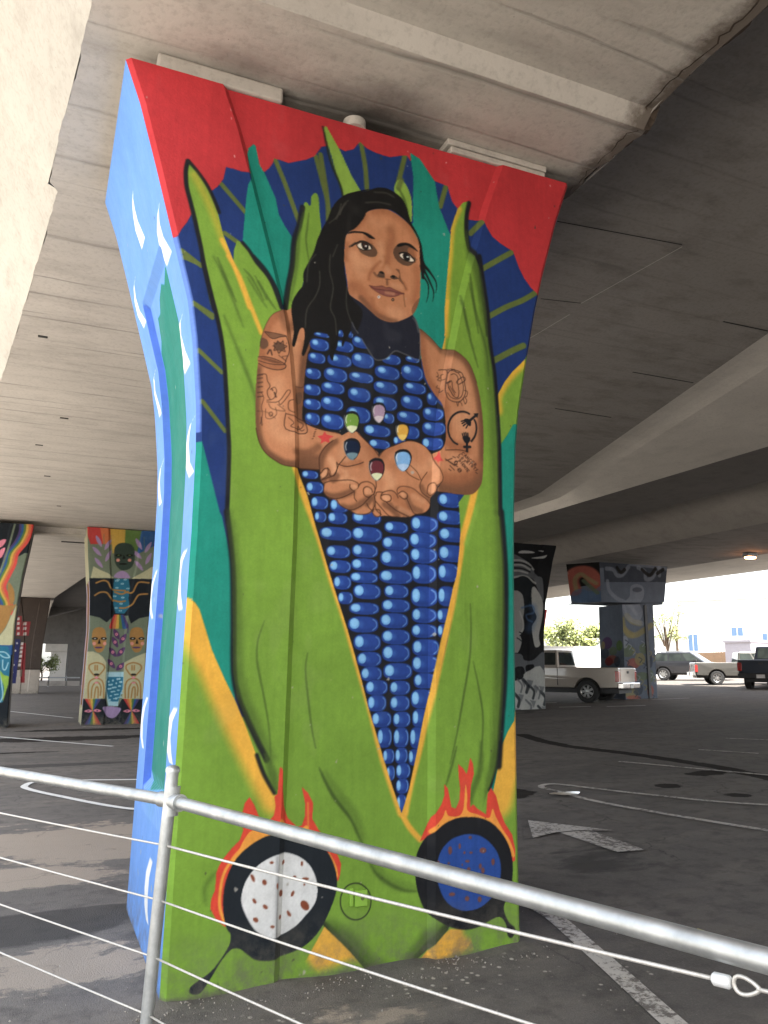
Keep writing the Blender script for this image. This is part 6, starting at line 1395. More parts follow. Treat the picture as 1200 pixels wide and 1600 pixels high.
# ------------------------------------------------------------ flared pillars
ZL = [-.15, 0, .49, 1.10, 1.73, 2.30, 2.77, 3.0, 3.134, 3.40, 3.629, 4.0, 4.4, 4.78, 5.04]
XL = [.690, .691, .697, .708, .717, .727, .727, .717, .704, .675, .638, .534, .421, .309, .212]
ZR = [-.15, 0, .65, 1.38, 2.16, 2.57, 3.0, 3.264, 3.634, 4.0, 4.267, 4.7, 5.04]
XR = [2.665, 2.665, 2.668, 2.677, 2.69, 2.704, 2.727, 2.759, 2.834, 2.912, 2.982, 3.11, 3.232]
def pillar(root, front, side, yf, fl, fr, ztop, depth, gL, gR, fw, rec, step, zstep, zb=-.15, panel=(.34, 1.24, .85, 4.12, .042), chamf=.028, sidecol=(90, 138, 216)):
    """fl, fr: functions z -> x of the front face's edges; gL/gR: width of the outer strips; centre sunk by rec; panel: sunk panel of the side (y0, y1, z0, z1, depth)"""
    zs = np.linspace(zb, ztop, int((ztop-zb)/zstep)+2); L = fl(zs)[:, None]; Rr = fr(zs)[:, None]
    n1 = max(2, int(gL/step)); n2 = max(2, int(fw/step*1.5)); n3 = max(2, int((fr(np.array([2.]))[0]-fl(np.array([2.]))[0]-gL-gR)/step))
    a = np.linspace(0, 1, n1+1)[None]; b = np.linspace(0, 1, n2+1)[None, 1:]; c = np.linspace(0, 1, n3+1)[None, 1:]
    x1 = L+a*gL; x2 = L+gL+b*fw; x4s = Rr-gR-fw; x3 = (L+gL+fw)+c*(x4s-(L+gL+fw)); x4 = x4s+b*fw; x5 = Rr-gR+np.linspace(0, 1, n1+1)[None, 1:]*gR
    y = np.concatenate([np.zeros((1, n1+1)), b*rec, np.full((1, n3), rec), rec-b*rec, np.zeros((1, n1))], 1)+yf
    ch = np.array([[1., .5]]); X = np.concatenate([L-ch*chamf, x1, x2, x3, x4, x5, Rr+np.array([[.5, 1.]])*chamf], 1)
    Y = np.concatenate([yf+ch*chamf, y, yf+np.array([[.5, 1.]])*chamf], 1); Y = np.repeat(Y, len(zs), 0); Z = np.repeat(zs[:, None], X.shape[1], 1)
    Y = Y+(rng.rand(*Y.shape)-.5)*0.0
    grid_mesh('painted_front', X, Y, Z, front.sample(X, Z), M['paint'], root)
    # left side with its sunk panel
    p0, p1, q0, q1, pd = panel; e = .008
    ys = np.unique(np.concatenate([np.linspace(chamf, p0, 8), np.linspace(p0, p0+e, 3), np.linspace(p0+e, p1-e*2.5, max(4, int((p1-p0)/step/2))), np.linspace(p1-e*2.5, p1, 5), np.linspace(p1, depth, max(4, int((depth-p1)/step/2)))]))
    if side is not None: ys = np.unique(np.concatenate([ys, np.arange(chamf, depth, step*1.6)]))
    Zs, Ys = np.meshgrid(zs, ys, indexing='ij')
    dz = np.clip(np.minimum((Zs-q0)/.05, (q1-Zs)/.05), 0, 1); dy = np.clip(np.minimum((Ys-p0)/e, (p1-Ys)/(e*2.5)), 0, 1); D = pd*np.minimum(dz, dy)
    Xs = np.repeat(fl(zs)[:, None], len(ys), 1)-chamf+D; Ys = np.minimum(Ys, depth)
    cols = side.sample(Ys+yf, Zs) if side is not None else np.broadcast_to(np.array(sidecol, float), Zs.shape+(3,))
    grid_mesh('painted_side', Xs[:, ::-1], (Ys+yf)[:, ::-1], Zs, cols[:, ::-1], M['paint'], root)
    # far side, back and cap
    zk = np.linspace(zb, ztop, 60); mb = MB(); n = len(zk); l = fl(zk)-chamf; r = fr(zk)+chamf
    V = [(l[i], yf+depth, zk[i]) for i in range(n)]+[(r[i], yf+depth, zk[i]) for i in range(n)]+[(r[i], yf+chamf, zk[i]) for i in range(n)]
    mb.add(V, [(i, i+1, n+i+1, n+i) for i in range(n-1)]+[(n+i, n+i+1, 2*n+i+1, 2*n+i) for i in range(n-1)])
    cp = MB(); zt = ztop-.003; yr = yf+rec+.002; a_, b_ = l[-1]+chamf+gL, r[-1]-chamf-gR
    cp.add([(l[-1]+.001, yf+chamf, zt), (a_-chamf-gL+.03, yf+.001, zt), (a_, yf+.001, zt), (a_+fw, yr, zt), (b_-fw, yr, zt), (b_, yf+.001, zt), (r[-1]-chamf, yf+.001, zt), (r[-1]-.001, yf+chamf, zt), (r[-1]-.001, yf+depth, zt), (l[-1]+.001, yf+depth, zt)], [tuple(range(10))])
    cp.build('top', M['conc_pad'], root)
    return mb

def fn(zt, xt): return lambda z: np.interp(z, zt, xt)

root = empty('mural_pillar', (1.7, 5.05, 0), 'tall flared concrete pillar painted with a long-haired figure rising from a blue corn cob', 'pillar')
cv = Canvas(0.12, 3.32, -.16, 5.12, .0021); cv.run(MAIN)
# light blue of the side wraps over the narrow corner chamfer
zc = np.linspace(2.86, 3.99, 40)
cv.poly([(-.1, 3.99)]+[(float(np.interp(z, ZL, XL))-.007, z) for z in zc[::-1]]+[(-.1, 2.86)], (92, 130, 212))
cv.chips(170, 5.0); halve(cv); cv.age(); cv.speckle(.03)
sv = Canvas(4.2, 5.95, -.16, 5.12, .004); BL = (92, 144, 216)
sv.poly([(4, -1), (6, -1), (6, 6), (4, 6)], BL)
sv.stroke([(5.0, .1), (5.1, 2.5), (5.0, 3.0)], 2.6, 1.6, .14, (126, 176, 240))
sv.poly([(4.60, 4.06), (4.7, 4.02), (4.78, 4.06), (4.9, 4.0), (4.98, 4.04), (5.12, 4.0), (5.2, 3.93), (5.3, 3.94), (5.36, 3.80), (5.445, 3.75), (5.445, .95), (5.2, .86), (4.9, .9), (4.7, .84), (4.60, .86)], (0, 124, 108))
for k in range(14):
    y = 4.62+k*.062; sv.stroke([(y, .93), (y+.05, .80), (y+.02, .72)], .02, .02, .6, (150, 190, 232))
sv.stroke([(5.475, .8), (5.475, 4.08)], .05, .01, .8, (62, 104, 204))
for a, b, c in ((5.2, 3.0, .7), (4.95, 1.9, .9), (4.8, 3.4, .5), (5.1, 1.2, .5)): sv.stroke([(a, b-c/2), (a+.05, b+c/2)], .3, .4, .22, (10, 126, 104))
sv.run(SIDE); sv.chips(40, 4.8, .006, .02); halve(sv); sv.age(.6)
core = pillar(root, cv, sv, 4.249, fn(ZL, XL), fn(ZR, XR), 5.04, 1.6, .53, .53, .036, .034, .0043, .0043)
o = core.build('far_faces', plain('painted_blue_wall', tuple(lin((90, 134, 220))), .6), root, smooth=40)
root.location = (0, 0, 0)
del cv, sv
# bearing pads and small fittings on top of the pillar
pb = MB(); pb.box(.36, 1.12, 4.262, 4.95, 5.043, 5.146); pb.build('bearing_pad', M['conc_pad'], root, bevel=.015)
pb = MB(); pb.box(2.30, 3.06, 4.262, 4.95, 5.043, 5.085); pb.box(2.33, 3.03, 4.30, 4.95, 5.085, 5.10); pb.box(2.28, 3.08, 4.27, 4.95, 5.10, 5.146); pb.build('bearing_pad', M['conc_pad'], root, bevel=.008)
pb = MB(); pb.tube([(1.62, 4.33, 5.04), (1.62, 4.33, 5.10)], .075, 20); pb.build('drain_stub', M['conc_pad'], root, smooth=40)
# small square plate near the foot
pb = MB(); pb.box(1.665, 1.735, 4.266, 4.284, .335, .415); pb.box(1.635, 1.655, 4.270, 4.284, .34, .43); po = pb.build('cover_plate', plain('green_plate', tuple(lin((128, 168, 58))), .5), root, bevel=.003)
pb = MB(); pb.tube([(1.705, 4.260, .375), (1.705, 4.267, .375)], .009, 10); pb.build('screw', plain('olive_screw', (.1, .14, .03), .5), po, smooth=40)

# far pillars, same family of shape
def moved(zt, xt, dx, dz=0, k=1.0, cx=1.7): return fn([z+dz if z > .5 else z for z in zt], [cx+dx+(x-cx)*k for x in xt])
def far_pillar(name, label, data, x0, x1, yf, fl, fr, ztop, gL, gR, zb, res, sidecol, panel, depth=1.6, side_ops=None, farcol=(80, 82, 84), rec=.05):
    r = empty(name, (0, 0, 0), label, 'pillar', 'painted pillars under the overpass')
    cc = Canvas(x0, x1, zb-.1, ztop+.1, res); cc.run(data); halve(cc); cc.age(.8); cc.speckle(.04)
    ss = None
    if side_ops:
        ss = Canvas(yf, yf+depth+.1, zb-.1, ztop+.1, .02); side_ops(ss)
    mb = pillar(r, cc, ss, yf, fl, fr, ztop, depth, gL, gR, .05, rec, res*1.7, res*1.7, zb=zb, panel=panel, sidecol=sidecol)
    mb.build('far_faces', plain('weathered_wall', tuple(lin(farcol)), .8), r, smooth=40)
    return r
def side_totem(s):
    y = 23.5; s.poly([(y-1, -1), (y+3, -1), (y+3, 7), (y-1, 7)], (176, 160, 176)); s.poly([(y-1, 3.9), (y+3, 3.9), (y+3, 7), (y-1, 7)], (196, 190, 150))
    s.poly([(y+.35, .4), (y+1.2, .4), (y+1.2, 3.95), (y+.35, 3.95)], (160, 118, 74)); s.poly([(y, 0), (y+1.7, 0), (y+1.7, .5), (y, .5)], (200, 190, 150))
    for z in (1.0, 2.0, 3.0):
        for yy in (.2, 1.35): s.stroke([(y+yy, z), (y+yy, z+.35)], .12, .05, .9, (240, 150, 150))
r = far_pillar('mural_pillar', 'far pillar painted with stacked faces, leaves and blue vase under a rainbow top', TOTEM, .7, 3.4, 23.5, fn([0, 2.6, 3.6, 4.6, 5.45], [1.21, 1.24, 1.18, 1.06, .98]), fn([0, 2.6, 3.6, 4.6, 5.45], [2.74, 2.74, 2.82, 2.95, 3.02]), 5.42, .53, .55, -.1, .008, (176, 160, 176), (.35, 1.2, .4, 3.95, .05), side_ops=side_totem)
r = far_pillar('mural_pillar', 'far pillar at left edge painted with a wavy rainbow falling into an orange bowl', RAINBOW, -3.0, -.3, 23.2, fn([0, 2.6, 3.6, 4.6, 5.45], [-2.55, -2.55, -2.6, -2.7, -2.8]), fn([0, 2.6, 3.2, 4.0, 4.6, 5.4], [-.63, -.69, -.66, -.60, -.52, -.43]), 5.33, .56, .52, -.1, .008, (60, 80, 90), (.35, 1.2, .4, 3.95, .05))
r = far_pillar('mural_pillar', 'black and white portrait pillar partly hidden behind the corn mural', PORTRAIT, 12.0, 15.4, 21.3, fn([.3, 2.6, 3.6, 4.6, 5.6], [12.6, 12.6, 12.5, 12.3, 12.1]), fn([.3, 2.6, 3.6, 4.3, 5.0, 5.45], [14.55, 14.58, 14.68, 14.85, 15.02, 15.17]), 5.50, .56, .52, .2, .008, (60, 60, 60), (.35, 1.2, .8, 4.0, .05))
r = far_pillar('mural_pillar', 'distant brown pillar with a pale foot and flag-coloured lettering under the overpass', FLAG, -2.0, 1.2, 50.0, fn([0, 2.8, 3.8, 5.4], [-1.35, -1.35, -1.45, -1.75]), fn([0, 2.8, 3.8, 5.4], [.08, .12, .2, .32]), 5.40, .5, .5, -.1, .012, (90, 76, 68), (.35, 1.2, .4, 3.95, .05))

# hammerhead pillar on the right; bluish haze is mixed into its paint colours
hp = empty('hammerhead_pillar', (0, 0, 0), 'hammerhead pillar with grey-blue mural, haze mixed into its paint, beside the parked pickup trucks', 'pillar', 'painted pillars under the overpass')
hc = Canvas(17.2, 22.2, .2, 5.7, .008); hc.run(HAMMER); halve(hc); hc.age()
hsd = Canvas(17.2, 20.2, .2, 5.7, .008); hsd.run(HAMSIDE); halve(hsd); hsd.age()
YH = 23.5; g0 = .3
def face_grid(name, P00, P10, P01, P11, n, m, f):
    u = np.linspace(0, 1, n)[None, :, None]; v = np.linspace(0, 1, m)[:, None, None]; P00, P10, P01, P11 = [np.array(p, float) for p in (P00, P10, P01, P11)]
    Q = (P00*(1-u)+P10*u)*(1-v)+(P01*(1-u)+P11*u)*v; grid_mesh(name, Q[..., 0], Q[..., 1], Q[..., 2], f(Q, np.broadcast_to(u[..., 0], Q.shape[:2]), np.broadcast_to(v[..., 0], Q.shape[:2])), M['paint'], hp, smooth=0)
ff = lambda Q, u, v: hc.sample(Q[..., 0], Q[..., 2])
face_grid('painted_front', (19.5, YH, g0), (20.95, YH, g0), (19.56, YH, 3.89), (21.0, YH, 3.97), 110, 260, ff)
face_grid('head_front', (18.62, YH-.004, 3.95), (21.55, YH-.004, 4.05), (18.62, YH-.004, 5.42), (21.8, YH-.004, 5.42), 220, 110, ff)
# side faces: the canvas was traced on the front plane, so look the paint up along the face's own length
fs = lambda xa, xb: (lambda Q, u, v: hsd.sample(xa+(xb-xa)*u, Q[..., 2]))
face_grid('painted_side', (19.5, YH+1.35, g0), (19.5, YH, g0), (19.56, YH+1.35, 3.89), (19.56, YH, 3.89), 70, 260, fs(18.4, 19.5))
face_grid('head_side', (18.0, YH+.95, 3.95), (18.62, YH, 3.95), (17.95, YH+1.1, 5.42), (18.62, YH, 5.42), 70, 110, fs(17.75, 18.62))
mb = MB(); mb.box(19.57, 20.9, YH+.02, YH+1.34, g0, 3.9); mb.box(18.66, 21.5, YH+.03, YH+1.5, 3.96, 5.4)
mb.add([(18.0, YH+.95, 3.95), (18.62, YH, 3.95), (21.55, YH, 4.05), (21.6, YH+1.5, 4.05), (18.2, YH+1.6, 3.95)], [(0, 1, 2, 3, 4)])
mb.build('core', plain('grey_blue_wall', tuple(lin((80, 90, 104))), .8), hp)
mb = MB(); mb.box(20.55, 20.66, YH-.05, YH+.01, g0, 3.9); mb.build('corner_rib', plain('rib_wall', tuple(lin((96, 100, 104))), .8), hp)

# ------------------------------------------------------------ overpass decks
def strip(mb, ys, A, B, mi=0):
    """A, B: functions y -> (x, z); quad strip between them along y"""
    vs = []
    for y in ys: a, b = A(y), B(y); vs += [(a[0], y, a[1]), (b[0], y, b[1])]
    mb.add(vs, [(2*i, 2*i+1, 2*i+3, 2*i+2) for i in range(len(ys)-1)], mi)
ED = [(-30, .9), (-5, .35), (2.5, .07), (4.09, -.02), (5.99, -.225), (6.05, -.15), (8.3, -.41), (10.7, -.70), (17, -1.6), (24, -2.9), (40, -3.3), (90, -3.6)]
def edge(y): return float(np.interp(y, [a for a, b in ED], [b for a, b in ED]))
def wob(y, k, s): return s*(math.sin(y*k*7.1)+.6*math.sin(y*k*17.3+1)+.5*math.sin(y*k*41.7+2))
def sz(y): return 5.15 if y < 4.3 else 5.15+(y-4.3)*.0155
YSN = list(np.arange(3.68, 14, .06))+list(np.arange(14, 24.2, .4))+[24.2]
dk = empty('overpass_deck', (1.6, 4, 5.2), 'pale concrete overpass deck resting on the corn mural pillar', 'overpass'); dk.location = (0, 0, 0)
mb = MB(); strip(mb, YSN, lambda y: (3.45+wob(y, 1, .018), sz(y)), lambda y: (edge(y)+wob(y, .8, .006), sz(y))); 
ysb = list(np.arange(-26, 3.6, .4))+[3.60]
strip(mb, ysb, lambda y: (3.47+wob(y, 1, .015), 5.255), lambda y: (edge(y), 5.255))
mb.add([(3.45, 3.68, 5.15), (3.47, 3.60, 5.255), (edge(3.6), 3.60, 5.255), (edge(3.68), 3.68, 5.15)], [(0, 1, 2, 3)])
mb.build('soffit', M['conc'], dk, fix=False)
ysf = [24.2, 24.6, 25.5]+list(np.arange(26, 91, 2))
def RE(y): return float(np.interp(y, [24, 30, 37.7, 49.4, 60, 90], [3.2, 2.2, 1.54, .56, .45, .4]))
mb = MB(); strip(mb, ysf, lambda y: (RE(y), 5.42), lambda y: (edge(y), 5.42)); mb.box(edge(24)-.2, 3.5, 24.2, 24.9, 5.30, 5.95); mb.build('rear_soffit', M['conc'], dk); mb = MB(); strip(mb, ysf, lambda y: (RE(y), 5.42), lambda y: (RE(y)+.05, 6.25)); strip(mb, ysf, lambda y: (RE(y)+.05, 6.25), lambda y: (6.5, 6.25)); mb.build('rear_slab', M['conc_black'], dk)
# rust stained ragged lower corner along the right edge
mb = MB(); YR = list(np.arange(-6, 24.2, .05))
def rg(y, k): random.seed(int(y*20)*13+k); return random.random()
strip(mb, YR, lambda y: (3.405+.012*math.sin(y*9)-.05*rg(y, 1)**2, sz(y)-.004 if y > 3.68 else 5.249), lambda y: (3.49+.018*rg(y, 2)+wob(y, 1, .018), sz(y)+.03+.03*rg(y, 3) if y > 3.6 else 5.29)); mb.build('stained_edge', M['rust'], dk)
mb = MB(); strip(mb, list(np.arange(-26, 24, .5)), lambda y: (3.46, (sz(y) if y > 3.64 else 5.255)-.0), lambda y: (3.5, 6.25)); mb.build('right_web', M['conc_dark'], dk)
# left web leans out under the parapet wing
mb = MB(); yw = list(np.arange(-26, 5.9, .3))+list(np.arange(5.9, 6.2, .03))+list(np.arange(6.3, 24, .3))+list(range(24, 90, 3))
strip(mb, yw, lambda y: (edge(y), sz(y) if 3.6 < y < 24 else (5.255 if y < 3.6 else 5.42)), lambda y: (edge(y)-.75, 6.35)); strip(mb, yw, lambda y: (edge(y)-.75, 6.35), lambda y: (edge(y)-1.15, 6.42)); strip(mb, yw, lambda y: (edge(y)-1.15, 6.42), lambda y: (edge(y)-1.17, 7.5)); strip(mb, yw, lambda y: (edge(y)-1.17, 7.5), lambda y: (3.5, 7.5))
mb.build('left_web', M['conc_cream'], dk)
# sunk slots and form ties in the soffit
mb = MB()
for x, y, w in ((-.3, 9.2, .10), (.0, 12.5, .12), (-.35, 14.4, .12), (-.2, 17, .12), (.1, 20.5, .1)): mb = MB(); mb.box(x, x+w, y, y+.05, sz(y)-.006, sz(y)+.03); mb.build('drain_hole', M['gap_dark'], dk)
mb = MB(); mb.box(.35, 1.9, 26.6, 26.75, 5.40, 5.5); mb.build('drain_slot', M['gap_dark'], dk)

d2 = empty('overpass_deck', (0, 0, 0), 'dark concrete slab and pale tapering girder to the right of the corn mural', 'overpass')
mb = MB(); X2 = list(np.arange(-26, 60, .5))
def xs(y): return float(np.clip(9.7+.30*(y-9.4), 8.0, 12.2))
strip(mb, X2, lambda y: (3.5, 6.2), lambda y: (xs(y)-.12, 6.2)); mb.build('slab', M['conc_dark'], d2)
mb = MB(); prof = [(-.12, 0), (.05, -.006), (.2, -.022), (.35, -.05), (.5, -.09)]
for (a, b), (c, d) in zip(prof[:-1], prof[1:]): strip(mb, X2, lambda y: (xs(y)+a, 6.2+b), lambda y: (xs(y)+c, 6.2+d))
strip(mb, X2, lambda y: (min(xs(y)+.5, 12.6), 6.11), lambda y: (12.72, 5.85)); mb.build('girder_web', M['conc_web'], d2, smooth=True)
mb = MB(); strip(mb, X2, lambda y: (12.72, 5.85), lambda y: (15.14, 5.852)); strip(mb, X2, lambda y: (15.14, 5.852), lambda y: (15.2, 6.4)); mb.build('girder_soffit', M['conc_deep'], d2)
def cut(a, b, w=.012, z=6.196, name='form_joint', mat='gap_dark'):
    d = Vector((b[0]-a[0], b[1]-a[1], 0)); n = Vector((-d.y, d.x, 0)).normalized()*w; mb = MB(); mb.add([(a[0]-n.x, a[1]-n.y, z), (b[0]-n.x, b[1]-n.y, z), (b[0]+n.x, b[1]+n.y, z), (a[0]+n.x, a[1]+n.y, z)], [(0, 1, 2, 3)]); mb.build(name, M[mat], d2)
for q in (((4.63, 6.27), (6.17, 6.11), .008), ((5.49, 7.84), (6.03, 7.74), .009), ((8.27, 9.4), (9.5, 9.38), .015), ((8.12, 7.42), (8.93, 7.4), .014), ((8.21, 11.4), (9.47, 11.41), .018)): cut(*q)
cut((6.2, 6.14), (6.04, 7.74), .006, name='form_ridge', mat='conc_pale'); cut((6.1, 8.07), (6.05, 9.0), .006, name='form_ridge', mat='conc_pale')

d3 = empty('overpass_deck', (0, 0, 0), 'outermost overpass deck on the hammerhead pillar with a small lit lamp', 'overpass')
mb = MB(); strip(mb, X2, lambda y: (15.2, 6.4), lambda y: (16.9, 6.4)); strip(mb, X2, lambda y: (16.9, 6.4), lambda y: (18.45, 5.62)); mb.build('inner_web', M['conc_mid'], d3)
mb = MB(); strip(mb, X2, lambda y: (18.45, 5.62), lambda y: (23.4, 5.60)); mb.build('soffit', M['conc_dark'], d3)
mb = MB(); strip(mb, X2, lambda y: (23.4, 5.60), lambda y: (25.2, 6.1)); strip(mb, X2, lambda y: (25.2, 6.1), lambda y: (30.2, 6.02)); strip(mb, X2, lambda y: (30.2, 6.02), lambda y: (30.25, 7.3)); strip(mb, X2, lambda y: (30.25, 7.3), lambda y: (15.2, 7.3)); mb.build('parapet_wing', M['conc_web'], d3)
# caps at the far and near ends of the decks so no daylight leaks between the skins
mb = MB(); mb.box(-3.6, 3.6, 89.9, 90.2, 5.42, 7.5); mb.build('end_wall', M['conc_dark'], dk)
mb = MB(); mb.box(3.52, 15.1, -26.2, -26, 6.2, 7.4); mb.box(3.52, 15.1, 59.5, 59.7, 5.9, 7.4); mb.box(3.52, 15.18, -26, 59.5, 7.3, 7.45); mb.build('road_slab', M['conc_dark'], d2)

lp = empty('ceiling_lamp', (22.7, 20.4, 5.6), 'small lit orange lamp under the far overpass deck', 'lamp')
mb = MB(); mb.box(-.22, .22, -.14, .14, -.14, -.01); mb.build('housing', M['steel'], lp, bevel=.02)
t = NT('lamp_glow'); t.col(t.mix(.5, (1, .75, .5), (1, .7, .4))); t.set(Emission_Color=(1, .38, .14, 1), Emission_Strength=16)
mb = MB(); mb.box(-.17, .17, -.11, .11, -.20, -.142); mb.build('lamp_lens', t.m, lp, bevel=.03)

# ------------------------------------------------------------ ground
def axis(segs):
    out = [segs[0][0]]
    for a, b, st in segs: out += list(np.linspace(a, b, max(2, int(round((b-a)/st))+1))[1:])
    return np.array(out)
ax = axis([(-600, -60, 90), (-60, -8, 4), (-8, -1.5, .5), (-1.5, 12, .07), (12, 20, .25), (20, 60, 2), (60, 300, 30), (300, 900, 100)]); ay = axis([(-500, -40, 60), (-40, 0, 4), (0, 2, .5), (2, 16, .07), (16, 32, .25), (32, 80, 3), (80, 300, 30), (300, 1100, 100)])
Yg, Xg = np.meshgrid(ay, ax, indexing='ij'); Zg = gz(np.minimum(Xg, 60))
def blob(x, y, rx, ry, a=0):
    c, s = math.cos(a), math.sin(a); u = ((Xg-x)*c+(Yg-y)*s)/rx; v = (-(Xg-x)*s+(Yg-y)*c)/ry; return np.clip(1.25-np.hypot(u, v), 0, 1)
def path(pts, w):
    d = np.full(Xg.shape, 1e9)
    for (a, b), (c, e) in zip(pts[:-1], pts[1:]):
        L = (c-a)**2+(e-b)**2; t = np.clip(((Xg-a)*(c-a)+(Yg-b)*(e-b))/L, 0, 1); d = np.minimum(d, np.hypot(Xg-a-t*(c-a), Yg-b-t*(e-b)))
    return np.clip(1.3-d/w, 0, 1)
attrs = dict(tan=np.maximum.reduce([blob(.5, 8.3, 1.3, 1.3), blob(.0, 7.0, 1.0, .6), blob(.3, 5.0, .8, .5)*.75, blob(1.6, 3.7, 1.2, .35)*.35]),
    wet_dark=np.maximum.reduce([path([(9.5, 14.8), (9.15, 13.5), (9.0, 12.5), (9.2, 11), (9.18, 9.8), (9.15, 9.0), (8.95, 8.06), (8.6, 7)], .2), blob(5.3, 8.8, .6, .6), blob(7.4, 8.2, .25, .25)*.95, blob(7.63, 7.3, .22, .25)*.9, blob(8.6, 8.76, .5, .35)*.9, path([(3.3, 9.6), (4.3, 9.2), (5.3, 8.8)], .5)*.85, blob(.5, 19.5, 3.5, .9)*.9, blob(-.5, 16.7, 1.6, .22)*.9, blob(1.5, 22.0, 3.0, .5)]),  # wet streak and blobs; the far blobs are plain darker bands
    dark=np.maximum.reduce([blob(.1, 5.75, 1.0, .45, .1), blob(4.5, 5.5, 1.3, 1.0)*.6, blob(.2, 14.5, 3, .35)*.8, blob(12, 22, 7, 5)*.6, blob(2, 3.2, 1.5, .5)*.5]),
    chip=np.maximum.reduce([blob(2.3, 4.0, .9, .3), blob(1.0, 3.9, 1.2, .3)*.7, blob(3.0, 3.6, 1.0, .5)*.6, blob(.3, 4.2, .6, .8)*.4]))
Zg = Zg+np.where((Xg > -1.5) & (Xg < 12) & (Yg > 2) & (Yg < 16), .004*np.sin(Xg*2.1+Yg)*np.sin(Yg*1.7-Xg*.6), 0)
# a low rim of patched asphalt and dirt hugging the pillar's foot
rim = np.clip(1-np.maximum(np.maximum(.62-Xg, Xg-2.72), np.maximum(4.2-Yg, Yg-5.9))/.22, 0, 1); Zg = Zg+.02*rim*(1+.5*np.sin(Xg*9)*np.sin(Yg*7))
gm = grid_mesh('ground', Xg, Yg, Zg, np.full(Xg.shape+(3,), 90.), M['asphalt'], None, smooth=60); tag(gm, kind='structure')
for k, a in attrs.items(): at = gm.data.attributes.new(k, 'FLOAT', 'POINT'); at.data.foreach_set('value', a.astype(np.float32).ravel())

mb = MB(); X_ = [-60, -45, -30, -18, -10, -5, -2.6]
for a_, b_ in zip(X_[:-1], X_[1:]):
    for c_, d_ in zip(range(-60, 60, 10), range(-50, 70, 10)): mb.add([(a_, c_, .012), (b_, c_, .012), (b_, d_, .012), (a_, d_, .012)], [(0, 1, 2, 3)])
tag(mb.build('bounce_slab', M['bounce_conc'], fix=False), kind='structure')  # pale slab added left of view to bounce sunlight under the decks
def ribbon(name, pts, w, mat, h=.010, taper=None):
    P = crom(pts, False, 8) if len(pts) > 2 else np.array([np.array(pts[0])+(np.array(pts[1])-np.array(pts[0]))*k/20 for k in range(21)])
    mb = MB(); vs = []
    for i, p in enumerate(P):
        d = P[min(i+1, len(P)-1)]-P[max(i-1, 0)]; n = np.array([-d[1], d[0]])/np.linalg.norm(d)*w/2
        for q in (p-n, p+n): vs.append((q[0], q[1], G(q[0])+h))
    mb.add(vs, [(2*i, 2*i+1, 2*i+3, 2*i+2) for i in range(len(P)-1)]); o = mb.build(name, mat); tag(o, kind='structure'); return o
ribbon('road_marking', [(3.05, 5.3), (3.17, 4.76), (3.0, 4.0), (2.765, 3.13), (2.55, 2.3)], .12, M['line'])
ribbon('road_marking', [(7.31+1.6, 6.73-1.35), (7.31, 6.73), (6.75, 7.75), (6.45, 8.5), (6.28, 8.95), (6.12, 9.02), (5.96, 8.85), (5.96, 8.45), (5.93, 7.8), (6.05, 7.0), (6.34, 5.76), (6.9, 3.6)], .085, M['line'])
ribbon('road_marking', [(8.35, 10.3), (8.5, 9.92), (9.09, 8.18), (9.6, 6.9)], .09, M['line'])
ribbon('road_marking', [(10.46, 10.8), (10.84, 9.9)], .08, M['line']); ribbon('road_marking', [(12.2, 11.9), (13.2, 10.2)], .09, M['line'])
ribbon('road_marking', [(19.2, 26), (19.8, 23.1), (21.6, 22.6)], .1, M['line2']); ribbon('road_marking', [(15.2, 21.5), (16.2, 21.2)], .1, M['line2']); ribbon('road_marking', [(16.5, 20.8), (17.7, 20.4)], .1, M['line2']); ribbon('road_marking', [(15.4, 23.9), (16.6, 23.6)], .1, M['line2'])
ribbon('road_marking', [(2.0, 9.2), (1.1, 9.81), (.35, 11.1), (.0, 11.85), (-.03, 12.2), (.12, 12.5), (.6, 12.47), (1.5, 12.2), (3.2, 11.7)], .09, M['line2'])
ribbon('road_marking', [(-1.5, 21.6), (-.68, 20.4), (1.5, 17.3)], .09, M['line2']); ribbon('road_marking', [(-1.2, 32.3), (1.1, 26.8)], .1, M['line2']); ribbon('road_marking', [(1.2, 23.0), (2.6, 22.0)], .09, M['line'])
# painted turn arrow
mb = MB(); P = [(4.68, 7.22), (5.11, 6.44), (4.95, 6.50), (4.80, 6.60), (4.60, 6.62), (4.28, 6.53)]
mb.add([(x, y, G(x)+.011) for x, y in P], [tuple(range(len(P)))])
P = [(4.62, 6.585), (4.80, 6.565), (4.93, 6.47), (4.85, 5.70), (4.60, 5.75)]; mb.add([(x, y, G(x)+.011) for x, y in P], [tuple(range(len(P)))])
tag(mb.build('road_marking', M['line']), kind='structure')
# puddle catching the sky
t = NT('puddle_water'); t.col(t.mix(.5, (.02, .02, .02), (.03, .03, .03))); t.set(Roughness=.03); 
mb = MB(); n = 26; pr = [(5.93+.20*math.cos(a)*(1+.25*math.sin(3*a)), 8.30+.13*math.sin(a)*(1+.2*math.cos(2*a))) for a in [2*PI*k/n for k in range(n)]]
mb.add([(x, y, G(5.93)+.0165) for x, y in pr], [tuple(range(n))]); tag(mb.build('water', t.m), kind='structure')
